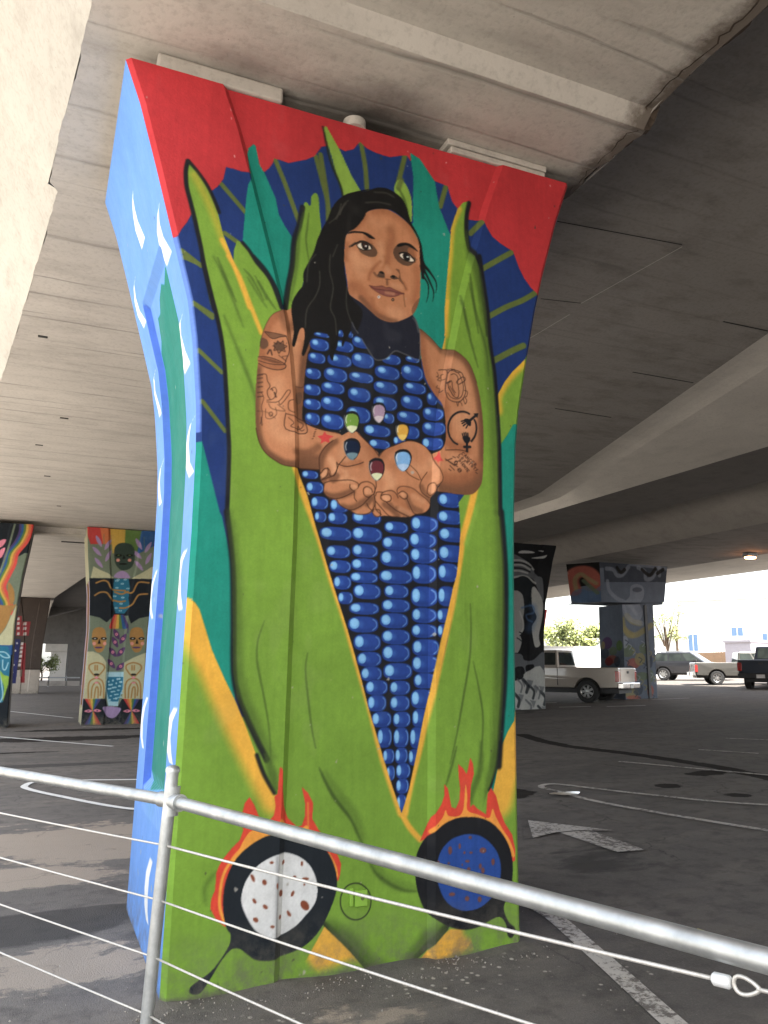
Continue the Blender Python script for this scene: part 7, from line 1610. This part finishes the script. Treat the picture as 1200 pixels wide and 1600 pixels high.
# fallen leaf
mb = MB(); lx, ly = 3.73, 3.96; lv = [(-.05, 0, .0), (-.02, .016, .012), (.02, .018, .016), (.055, 0, .004), (.02, -.015, .01), (-.02, -.014, .008)]
mb.add([(lx+a, ly+b, G(lx)+.012+c) for a, b, c in lv], [(0, 1, 5), (1, 2, 4, 5), (2, 3, 4)]); tag(mb.build('fallen_leaf', M['dryleaf']), 'yellow-green fallen leaf lying on the asphalt right of the railing', 'leaf')
mb = MB(); lx, ly = 6.1, 4.95; mb.add([(lx+a*.8, ly+b, G(lx)+.012+c) for a, b, c in lv], [(0, 1, 5), (1, 2, 4, 5), (2, 3, 4)]); tag(mb.build('fallen_leaf', plain('orange_leaf', (.4, .14, .04), .6)), 'small orange leaf on the asphalt below the curved parking line', 'leaf')

# loose grit and paint flakes gathered round the pillar's foot and along the kerbless edge
mb = MB(); rg_ = random.Random(11)
for k in range(520):
    if k < 330: x = rg_.uniform(.5, 2.8); y = 4.235-abs(rg_.gauss(0, .10))
    else: x = rg_.uniform(-.3, 3.6); y = rg_.uniform(2.6, 5.2)
    if .6 < x < 2.75 and y > 4.24: continue
    r_ = rg_.uniform(.002, .0065)*(1.5 if rg_.random() < .05 else 1); z = G(x)+.012+r_*.5; ph = rg_.uniform(0, PI)
    P = [(x+r_*math.cos(ph+a)*rg_.uniform(.7, 1.3), y+r_*math.sin(ph+a)*rg_.uniform(.7, 1.3), z) for a in (0, 2.1, 4.2)]+[(x, y, z+r_*.9), (x, y, z-r_*.8)]
    mb.add(P, [(0, 1, 3), (1, 2, 3), (2, 0, 3), (1, 0, 4), (2, 1, 4), (0, 2, 4)])
tag(mb.build('grit', plain('grit', (.30, .27, .23), .9, 0, .6, 40)), kind='stuff')
# ------------------------------------------------------------ railing
rl = empty('railing', (0, 0, 0), 'galvanised pipe railing with sagging steel cables in front of the corn mural', 'railing')
T = Vector((.533, 3.40, 1.07)); ddl = Vector((-.669, 1.229, 0)).normalized(); ddr = Vector((.75, -2.21, 0)).normalized()
Lend = T+ddl*4.2; Rend = T+ddr*2.75
mb = MB(); mb.tube([(.47, 3.40, -.05), (.50, 3.40, .6), (.532, 3.40, 1.195)], .0245, 24); mb.build('post', M['galv'], rl, smooth=50)
mb = MB(); mb.tube([(.5315, 3.40, 1.180), (.5318, 3.40, 1.192), (.532, 3.40, 1.200), (.532, 3.40, 1.206)], [.0285, .0285, .024, .012], 24); mb.build('post_cap', M['galv'], rl, smooth=50)
mb = MB(); mb.tube([T+ddl*.03, Lend], .0235, 24); mb.build('top_rail', M['galv'], rl, smooth=50)
mb = MB(); mb.tube([T+ddr*.03, Rend], .0235, 24); mb.build('top_rail', M['galv'], rl, smooth=50)
mb = MB(); mb.tube([T+Vector((-.002, 0, -.055)), T+Vector((.002, 0, .055))], .031, 24); mb.tube([T+ddl*.07, T, T+ddr*.07], .030, 24); mb.tube([T+ddr*.062, T+ddr*.074], .033, 24); mb.build('coupling', M['galv'], rl, smooth=50)
for e, ln in ((Lend, 1), (Rend, 1)):
    mb = MB(); mb.tube([(e.x, e.y, -.05), (e.x, e.y, e.z+.1)], .0245, 24); mb.build('post', M['galv'], rl, smooth=50)
def pz(z): 
    f = (z+.05)/1.245; return Vector((.47+f*.062, 3.40, z))
def cable(a, b, sag=.012, r=.0040):
    mb = MB(); P = [a.lerp(b, k/14)-Vector((0, 0, sag*4*(k/14)*(1-k/14))) for k in range(15)]; mb.tube(P, r, 8); return mb.build('cable', M['cable'], rl, smooth=True)
for z, zr in ((.903, 1.0), (.702, .81), (.50, .60), (.30, .40)):
    cable(pz(z), Vector((Lend.x, Lend.y, z-.05)))
    if z < .9: cable(pz(z), Vector((Rend.x, Rend.y, z+.17)))
q = Vector((1.245, 1.286, 1.014)); cable(pz(.903), q, .006, .0046)
dq = (q-pz(.903)).normalized(); mb = MB(); mb.tube([q-dq*.003, q+dq*.001, q+dq*.029, q+dq*.033], [.009, .0125, .0125, .009], 20); mb.build('ferrule', M['ferrule'], rl, smooth=50)
mb = MB(); c = q+dq*.062; sd_ = Vector((0, 0, 1)).cross(dq).normalized(); up = dq.cross(sd_)
mb.tube([c+dq*(.024*math.cos(a))+up*(.0125*math.sin(a)*(1.15-.5*math.cos(a))) for a in [2*PI*k/20 for k in range(21)]], .0040, 8, cap=False); mb.tube([c+dq*.020, c+dq*.05, Rend-Vector((0, 0, .03))], .0042, 8)
mb.build('thimble_loop', M['cable'], rl, smooth=True)

# ------------------------------------------------------------ vehicles (x forward, y left, z up; origin on the ground under the rear bumper)
def arc(cx, cz, r, a0, a1, n=10): return [(cx+r*math.cos(math.radians(a0+(a1-a0)*k/n)), cz+r*math.sin(math.radians(a0+(a1-a0)*k/n))) for k in range(n+1)]
def wheel(root, x, y, R, sgn, spokes=7):
    mb = MB(); n = 32; w = .12
    prof = [(.60*R, -w), (.93*R, -w), (R, -w*.75), (R, w*.75), (.93*R, w), (.60*R, w)]
    vs = [(x+r*math.cos(t), y+yy, R+r*math.sin(t)) for t in [2*PI*k/n for k in range(n)] for r, yy in prof]; m = len(prof)
    mb.add(vs, [(k*m+i, k*m+i+1, ((k+1) % n)*m+i+1, ((k+1) % n)*m+i) for k in range(n) for i in range(m-1)]); ty = mb.build('tyre', M['tyre'], root, smooth=40)
    mb = MB(); o = y+sgn*w*.8
    def ring(r0, r1, d0, d1):
        vs = [(x+r*math.cos(t), o+sgn*d, R+r*math.sin(t)) for t in [2*PI*k/n for k in range(n)] for r, d in ((r0, d0), (r1, d1))]
        mb.add(vs, [(2*k, 2*k+1, 2*((k+1) % n)+1, 2*((k+1) % n)) for k in range(n)])
    ring(.64*R, .56*R, .02, .0); ring(.56*R, .52*R, 0, -.05); ring(.0, .16*R, .015, .005)
    for k in range(spokes):
        t = 2*PI*k/spokes; c, s = math.cos(t), math.sin(t); a = .055*R*2
        mb.add([(x+c*.1*R-s*a*.8, o, R+s*.1*R+c*a*.8), (x+c*.56*R-s*a, o, R+s*.56*R+c*a), (x+c*.56*R+s*a, o, R+s*.56*R-c*a), (x+c*.1*R+s*a*.8, o, R+s*.1*R-c*a*.8)], [(0, 1, 2, 3)])
    mb.build('rim', M['rim'], ty)
    mb = MB(); mb.tube([(x, y-sgn*.02, R), (x, y+sgn*.02, R)], .57*R, 24); mb.build('brake_disc', M['black'], ty)
def inset(face, u0, u1, v0, v1, off=.006, th=.0):
    a, b, c, d = [Vector(p) for p in face]; n = (b-a).cross(d-a).normalized()
    f = lambda u, v: (a.lerp(b, u)).lerp(d.lerp(c, u), v)+n*off
    return [f(u0, v0), f(u1, v0), f(u1, v1), f(u0, v1)]
def panel(face, u0, u1, v0, v1, mat, root, name, off=.006, rnd=.12):
    q = inset(face, u0, u1, v0, v1, off); a, b, c, d = q; pts = []
    for P, A, B in ((a, d, b), (b, a, c), (c, b, d), (d, c, a)):
        p0 = P.lerp(A, rnd*.5); p2 = P.lerp(B, rnd*.5)
        for k in range(4): t = k/3; pts.append((p0.lerp(P, t)).lerp(P.lerp(p2, t), t))
    mb = MB(); mb.add(pts, [tuple(range(len(pts)))]); return mb.build(name, mat, root, fix=False)
def vehicle(name, label, cat, loc, heading, paint, kind, group='vehicles parked under and beyond the overpass', L=5.6, W=1.95, belt=1.25, roof=1.88, R=.39, xr=1.15, xf=4.55, cab=(2.1, 4.2), rake=(.12, .75), hood=(1.2, 1.02), sill=.50, chrome=True):
    r = empty(name, loc, label, cat, group, rz=math.atan2(heading[1], heading[0])); h = W/2; AR = R+.09
    low = [(0.05, sill+.02)]+[p for p in arc(xr, R, AR, 180-math.degrees(math.asin((sill-R)/AR)) if sill > R else 180, math.degrees(math.asin((sill-R)/AR)) if sill > R else 0, 12)]
    low += [p for p in arc(xf, R, AR, 180-math.degrees(math.asin((sill-R)/AR)), math.degrees(math.asin((sill-R)/AR)), 12)]
    low += [(L-.05, sill-.02), (L, sill+.25), (L-.06, hood[1]-.08), (L-.22, hood[1])]
    if kind == 'pickup': up = [(cab[1]+.15, hood[0]), (cab[1]-.1, belt), (cab[0], belt), (0.03, belt), (0, belt-.06)]
    else: up = [(cab[1]+.1, hood[0]), (cab[1]-.1, belt), (.25, belt+.02), (.08, belt-.05), (0, sill+.35)]
    poly = low+up
    # shell: side skins plus the strip joining them; sides tuck in slightly towards the sill and the belt
    def tuck(z): return h-.05*max(0, (z-.85)/.5)**2-.05*max(0, (.8-z)/.4)
    n = len(poly); mb = MB(); mid = [(x, z) for x, z in poly]
    va = [(x, tuck(z), z) for x, z in mid]; vb = [(x, -tuck(z), z) for x, z in mid]
    mb.add(va+vb, [tuple(range(n)), tuple(range(2*n-1, n-1, -1))]+[(k, (k+1) % n, n+(k+1) % n, n+k) for k in range(n)]); body = mb.build('body', paint, r, bevel=.025)
    # greenhouse
    x0, x1 = cab; a0, a1 = x0+.02, x1-.02; b0, b1 = x0+rake[0], x1-rake[1]; hi, ho = h-.20, h-.07
    Vv = [(a0, ho, belt-.01), (a1, ho, belt-.01), (a1, -ho, belt-.01), (a0, -ho, belt-.01), (b0, hi, roof), (b1, hi, roof), (b1, -hi, roof), (b0, -hi, roof)]
    mb = MB(); mb.add(Vv, [(0, 1, 5, 4), (1, 2, 6, 5), (2, 3, 7, 6), (3, 0, 4, 7), (4, 5, 6, 7)]); mb.build('cab', paint, r, bevel=.05)
    LS = (Vv[1], Vv[0], Vv[4], Vv[5]); RS = (Vv[3], Vv[2], Vv[6], Vv[7]); FR_ = (Vv[2], Vv[1], Vv[5], Vv[6]); BK = (Vv[0], Vv[3], Vv[7], Vv[4])
    for F, flip in ((LS, 0), (RS, 1)):
        spans = ((.05, .47), (.53, .95)) if kind == 'pickup' and x1-x0 < 2.3 else ((.04, .33), (.36, .66), (.69, .96))
        for u0, u1 in spans:
            panel(F, u0, u1, .14, .86, M['glass'], r, 'side_window')
    panel(FR_, .06, .94, .08, .9, M['glass'], r, 'windscreen'); panel(BK, .08, .92, .14, .88, M['glass'], r, 'rear_window')
    for sg in (1, -1):
        for x in (xr, xf): wheel(r, x, sg*(h-.13), R, sg)
        yy = sg*(h+.002)
        for xd in ((cab[0]+.03, cab[0]+.75, cab[1]-.35) if kind == 'pickup' else (cab[0]+.55, cab[0]+1.45, cab[1]-.25)): mb = MB(); mb.box(xd-.008, xd+.008, min(yy, yy-sg*.03), max(yy, yy-sg*.03), sill+.08, belt-.05); mb.build('door_seam', M['black'], r)
        mb = MB(); ym = sg*(h+.1); mb.box(cab[1]-.62, cab[1]-.48, min(sg*(h-.08), ym), max(sg*(h-.08), ym), belt+.02, belt+.17); mb.build('wing_mirror', M['black'], r, bevel=.02)
        mb = MB(); mb.box(-.012, .10, sg*(h-.16) if sg < 0 else h-.20, sg*(h-.16)+.0 if sg > 0 else -(h-.20)+.0, belt-.50, belt-.10) if False else mb.box(-.015, .12, min(sg*(h-.19), sg*(h-.005)), max(sg*(h-.19), sg*(h-.005)), belt-.48, belt-.12); mb.build('tail_light', M['tail'], r, bevel=.015)
        mb = MB(); mb.box(L-.16, L+.005, min(sg*(h-.42), sg*(h-.1)), max(sg*(h-.42), sg*(h-.1)), hood[1]-.28, hood[1]-.1); mb.build('headlight', M['lens'], r, bevel=.02)
    mb = MB(); mb.box(.1, L-.15, -h+.28, h-.28, .32, sill+.06); mb.box(xr-.05, xr+.05, -h+.2, h-.2, R-.06, R+.06); mb.box(xf-.05, xf+.05, -h+.2, h-.2, R-.06, R+.06)
    for x in (xr, xf): mb.box(x-AR+.02, x+AR-.02, -h+.26, h-.26, .4, R+AR+.02)
    mb.build('chassis', M['black'], r)
    bm_ = M['chrome'] if chrome else M['black']
    mb = MB(); mb.box(-.14, .03, -h+.04, h-.04, sill-.02, sill+.18); mb.build('rear_bumper', bm_, r, bevel=.03); mb = MB(); mb.box(L-.04, L+.1, -h+.04, h-.04, sill-.05, sill+.16); mb.build('front_bumper', bm_, r, bevel=.03)
    mb = MB(); mb.box(-.152, -.141, -.17, .17, sill, sill+.15); mb.build('number_plate', M['plate'], r)
    if kind == 'pickup':
        mb = MB(); mb.box(-.012, .0, -h+.22, h-.22, sill+.2, belt-.03); tg = mb.build('tailgate', paint, r, bevel=.004)
        mb = MB(); mb.box(-.03, -.012, -.09, .09, belt-.2, belt-.12); mb.build('handle', M['black'], tg, bevel=.005)
        mb = MB(); mb.box(.06, cab[0]-.04, -h+.14, h-.14, belt-.02, belt+.004); mb.build('bed_liner', M['black'], r)
    else:
        mb = MB(); mb.tube([(cab[0]+.3, hi-.02, roof+.05), (cab[1]-1.2, hi-.02, roof+.05)], .018, 8); mb.tube([(cab[0]+.3, -hi+.02, roof+.05), (cab[1]-1.2, -hi+.02, roof+.05)], .018, 8)
        for sg in (1, -1):
            for xx in (cab[0]+.35, cab[1]-1.25): mb.box(xx-.03, xx+.03, sg*(hi-.02)-.015, sg*(hi-.02)+.015, roof-.02, roof+.05)
        mb.build('roof_rail', M['steel'], r)
    return r
def at_depth(px, py, d):
    v = MC@np.array([px-600., py-800., 1240.])/1240*d; return np.array([v[0], v[1], v[2]+1.6])
def put(px, py, d, hd, lx, ly):
    """ground point of a wheel seen at (px, py) -> origin of the vehicle whose wheel sits at local (lx, ly)"""
    p = at_depth(px, py, d); hd = np.array(hd)/np.hypot(*hd); rt = np.array([-hd[1], hd[0]]); q = p[:2]-hd*lx-rt*ly; return (q[0], q[1], p[2])
hd = (-.517, .849)
vehicle('pickup_truck', 'beige extended-cab pickup truck parked between the two right pillars', 'pickup truck', put(920, 1098, 27.2, hd, 1.12, .80), hd, M['beige'], 'pickup', L=5.4, W=1.86, belt=1.19, roof=1.79, R=.38, xr=1.12, xf=4.4, cab=(2.15, 4.45), rake=(.10, .80))
hd = (.532, -.840)
vehicle('suv', 'dark grey four-door car parked right of the hammerhead pillar', 'car', put(1038, 1063, 46.5, hd, .95, -.78), hd, M['gunmetal'], 'suv', L=4.6, W=1.85, belt=1.05, roof=1.62, R=.36, xr=.95, xf=3.70, cab=(.15, 3.35), rake=(.45, .85), hood=(1.06, .90), sill=.42, chrome=False)
hd = (.819, -.572)
vehicle('pickup_truck', 'older silver pickup truck parked behind the dark one at the right edge', 'pickup truck', put(1121, 1070, 39.0, hd, 1.0, -.75), hd, M['silver'], 'pickup', L=5.0, W=1.75, belt=1.08, roof=1.60, R=.33, xr=1.0, xf=3.9, cab=(2.0, 3.7), rake=(.10, .60), hood=(1.04, .90), sill=.44)
hd = (.886, .439)
vehicle('pickup_truck', 'dark navy pickup truck seen from behind at the right edge', 'pickup truck', put(1173, 1077, 35.0, hd, 1.15, .82), hd, M['navyp'], 'pickup', L=5.6, W=1.95, belt=1.27, roof=1.88, R=.39, xr=1.15, xf=4.6, cab=(2.15, 4.3), rake=(.10, .80), chrome=False)


# ------------------------------------------------------------ beyond the car park
def tree(name, label, x, y, z0, H, Rr, mat, n=2600, seed=1, trunk=.18, group='trees beyond the car park'):
    rnd = random.Random(seed); r = empty(name, (x, y, z0), label, 'tree', group)
    mb = MB(); top = Vector((rnd.uniform(-.3, .3), rnd.uniform(-.3, .3), H*.62)); mb.tube([(0, 0, -.2), (0.05, 0, H*.25), top], [trunk, trunk*.75, trunk*.3], 10)
    cl = []
    for k in range(11):
        a = rnd.uniform(0, 2*PI); rr = Rr*rnd.uniform(.25, .8); zz = H*rnd.uniform(.42, .9); c = Vector((rr*math.cos(a), rr*math.sin(a), zz)); cl.append((c, Rr*rnd.uniform(.25, .5)))
        b = Vector((0, 0, H*rnd.uniform(.25, .5))); mb.tube([b, b.lerp(c, .5)+Vector((0, 0, .2)), c], [trunk*.35, trunk*.22, .02], 6)
    mb.build('trunk', M['bark'], r, smooth=60)
    mb = MB()
    for k in range(n):
        c, q = rnd.choice(cl); d = Vector((rnd.gauss(0, 1), rnd.gauss(0, 1), rnd.gauss(0, .8))).normalized()*q*rnd.uniform(.35, 1.1); p = c+d; s = rnd.uniform(.09, .2)*Rr/2.2
        u = Vector((rnd.gauss(0, 1), rnd.gauss(0, 1), rnd.gauss(0, 1))).normalized(); w = u.orthogonal().normalized()
        mb.add([p-u*s, p+w*s*.55, p+u*s, p-w*s*.55], [(0, 1, 2, 3)])
    mb.build('crown', mat, r, fix=False)
    return r
def ray_xy(px, dist):
    v = MC@np.array([px-600., 245., 1240.]); d = v[:2]/np.hypot(v[0], v[1]); return d*dist
for i, (px, dist, H, Rr, mt, lb) in enumerate(((905, 60, 4.3, 2.0, 'leaf3', 'rounded yellow-green tree behind the white wall, left of the hammerhead pillar'), (872, 66, 3.9, 1.9, 'leaf3', 'low wide yellow-green tree behind the wall beside the black and white pillar'), (1044, 62, 5.6, 1.3, 'leaf3', 'loose tree right of the hammerhead pillar above the grey car'), (1060, 85, 7.0, 1.2, 'leaf3', 'thin far tree right of the hammerhead pillar'))):
    p = ray_xy(px, dist); tree('tree', lb, p[0], p[1], G(min(p[0], 60)), H, Rr, M[mt], 2600 if i < 2 else 900, i+3)
a = ray_xy(840, 48); b = ray_xy(1040, 58); wl_ = empty('garden_wall', (a[0], a[1], 0), 'long white wall behind the beige pickup truck', 'wall')
d = Vector((b[0]-a[0], b[1]-a[1], 0)); n = Vector((-d.y, d.x, 0)).normalized()*.12; mb = MB()
mb.add([(-n.x, -n.y, .3), (d.x-n.x, d.y-n.y, .3), (d.x+n.x, d.y+n.y, .3), (n.x, n.y, .3), (-n.x, -n.y, 2.7), (d.x-n.x, d.y-n.y, 2.9), (d.x+n.x, d.y+n.y, 2.9), (n.x, n.y, 2.7)], [(3, 2, 1, 0), (4, 5, 6, 7), (0, 1, 5, 4), (1, 2, 6, 5), (2, 3, 7, 6), (3, 0, 4, 7)]); mb.build('panel', M['stucco'], wl_)
mb = MB(); mb.tube([(0, 0, 2.74), (d.x, d.y, 2.94)], .14, 4); mb.build('coping', M['conc_pale'], wl_)
# wooden fence
a = ray_xy(1088, 66); b = ray_xy(1140, 62); fc = empty('wooden_fence', (a[0], a[1], 0), 'low cedar board fence between the grey car and the grey shed', 'fence'); mb = MB()
for k in range(40):
    t0 = k/40; t1 = (k+.9)/40; p0 = (b[0]-a[0])*t0, (b[1]-a[1])*t0; p1 = (b[0]-a[0])*t1, (b[1]-a[1])*t1
    mb.add([(p0[0], p0[1], .9), (p1[0], p1[1], .9), (p1[0], p1[1], 2.75+.03*(k % 3)), (p0[0], p0[1], 2.75+.03*(k % 3)), (p0[0]+.02, p0[1]+.04, .9), (p1[0]+.02, p1[1]+.04, .9), (p1[0]+.02, p1[1]+.04, 2.75+.03*(k % 3)), (p0[0]+.02, p0[1]+.04, 2.75+.03*(k % 3))], [(0, 1, 2, 3), (7, 6, 5, 4), (3, 2, 6, 7), (0, 3, 7, 4), (1, 5, 6, 2)])
mb.build('board_panel', M['wood'], fc); mb = MB(); mb.tube([(0, .1, 1.3), (b[0]-a[0], b[1]-a[1]+.1, 1.3)], .05, 4); mb.build('rail', M['wood'], fc)
# white building with blue windows
def oriented(px0, px1, dist):
    a = ray_xy(px0, dist); b = ray_xy(px1, dist*.98); d = Vector((b[0]-a[0], b[1]-a[1], 0)); L = d.length; d.normalize(); return Vector((a[0], a[1], 0)), d, L, Vector((-d.y, d.x, 0))
def bbox(mb, o, d, n, u0, u1, v0, v1, z0, z1):
    P = [o+d*u+n*v for u, v in ((u0, v0), (u1, v0), (u1, v1), (u0, v1))]; mb.add([(p.x, p.y, z0) for p in P]+[(p.x, p.y, z1) for p in P], [(3, 2, 1, 0), (4, 5, 6, 7), (0, 1, 5, 4), (1, 2, 6, 5), (2, 3, 7, 6), (3, 0, 4, 7)])
o, d, L, n = oriented(1062, 1330, 85); Z = Vector((0, 0, 0))
bd = empty('white_building', (o.x, o.y, 0), 'white flat-roofed building with blue windows beyond the car park', 'building')
mb = MB(); bbox(mb, Z, d, n, 0, L, 0, 8, .5, 8.2); mb.build('wall', M['stucco'], bd); mb = MB(); bbox(mb, Z, d, n, -.2, L+.2, -.25, 8.2, 8.2, 8.6); mb.build('roof', M['stucco'], bd)
s = L/268.
for u0, u1, z0, z1 in ((18, 35, 3.3, 4.9), (91, 111, 4.7, 5.5), (140, 158, 3.3, 4.9), (185, 203, 3.3, 4.9)):
    mb = MB(); bbox(mb, Z, d, n, u0*s-.08, u1*s+.08, -.05, -.003, z0-.08, z1+.08); w = mb.build('window', M['stucco'], bd)
    mb = MB()
    for k in range(2): bbox(mb, Z, d, n, u0*s+(u1-u0)*s*k/2+.04, u0*s+(u1-u0)*s*(k+1)/2-.04, -.07, -.052, z0, z1)
    mb.build('pane', M['winblue'], w)
o, d, L, n = oriented(1135, 1176, 60); sh = empty('grey_shed', (o.x, o.y, 0), 'pale grey box-shaped shed with a flat lid roof behind the pickup trucks', 'shed')
mb = MB(); bbox(mb, Z, d, n, 0, L, 0, 2.2, .6, 3.35); mb.build('wall', M['lilac'], sh); mb = MB(); bbox(mb, Z, d, n, -.08, L+.08, -.1, 2.3, 3.35, 3.5); mb.build('roof', M['lilac'], sh)
# red banner sign
p = ray_xy(851, 45); sg = empty('red_sign', (p[0], p[1], 0), 'red slanted sign showing past the edge of the black and white pillar', 'sign')
mb = MB(); o_ = Vector((0, 0, 0)); e = Vector((.92, -.39, 0)); mb.add([(-e.x*.2, -e.y*.2, 3.6), (e.x*.02, e.y*.02, 3.55), (e.x*.25, e.y*.25, 4.75), (-e.x*.2, -e.y*.2, 4.8), (-e.x*.2, -e.y*.2+.05, 3.6), (e.x*.02, e.y*.02+.05, 3.55), (e.x*.25, e.y*.25+.05, 4.75), (-e.x*.2, -e.y*.2+.05, 4.8)], [(0, 1, 2, 3), (7, 6, 5, 4), (0, 4, 5, 1), (1, 5, 6, 2), (2, 6, 7, 3)]); mb.build('board', M['red'], sg)
mb = MB(); mb.tube([(-e.x*.2, -e.y*.2+.08, .4), (-e.x*.2, -e.y*.2+.08, 4.8)], .04, 10); mb.build('pole', M['steel'], sg)

# far left: crossing ramp, its opening, guard rail, sunlit column, bush
cr = empty('crossing_ramp', (0, 0, 0), 'dark crossing ramp far behind with a bright opening below it', 'overpass')
mb = MB(); mb.box(-12, -.15, 70, 73.5, -.1, 7.6); mb.build('left_abutment', M['conc_black'], cr)
mb = MB(); mb.box(2.15, 16, 70, 73.5, -.1, 5.3); mb.build('right_abutment', M['conc_black'], cr)
def slab_face(mb, P, y0, y1): mb.prism(P, lambda x, z: (x, y0, z), lambda x, z: (x, y1, z))
mb = MB(); slab_face(mb, [(-.15, 3.3), (2.15, 3.3), (2.15, 5.3), (16, 5.3), (16, 9.9), (3.2, 6.2), (.40, 5.33), (-.15, 5.3)], 70, 71); mb.build('cross_beam', M['conc_black'], cr)
mb = MB(); slab_face(mb, [(-.15, 5.4), (.40, 5.47), (3.2, 6.36), (16, 10.1), (16, 12), (-.15, 12)], 70, 71); mb.build('upper_beam', M['conc_black'], cr)
gr_ = empty('guard_rail', (0, 0, 0), 'dark steel guard rail across the far opening under the crossing ramp', 'guard rail')
mb = MB(); mb.box(-1.2, 3.0, 66, 66.08, .62, .72); mb.build('rail', M['steel'], gr_); mb = MB(); mb.box(-1.2, 3.0, 66, 66.1, .05, .42); mb.build('kerb_beam', M['conc_dark'], gr_)
for x in (-.6, .75, 2.0): mb = MB(); mb.box(x, x+.08, 66, 66.08, 0, .8); mb.build('post', M['steel'], gr_)
fcx = empty('concrete_column', (1.7, 88, 0), 'sunlit hammerhead column seen through the far opening', 'pillar'); mb = MB(); mb.box(-.6, 1.0, 0, 1.4, 0, 2.9); mb.build('shaft', M['conc_pale'], fcx, bevel=.03); mb = MB(); mb.box(-1.2, 1.6, -.1, 1.5, 2.9, 3.9); mb.build('head', M['conc_pale'], fcx, bevel=.1)
tree('bush', 'bright green bush seen through the far opening under the crossing ramp', .35, 84, 0, 2.6, 1.3, M['leaf2'], 1800, 21, .1)['category'] = 'bush'
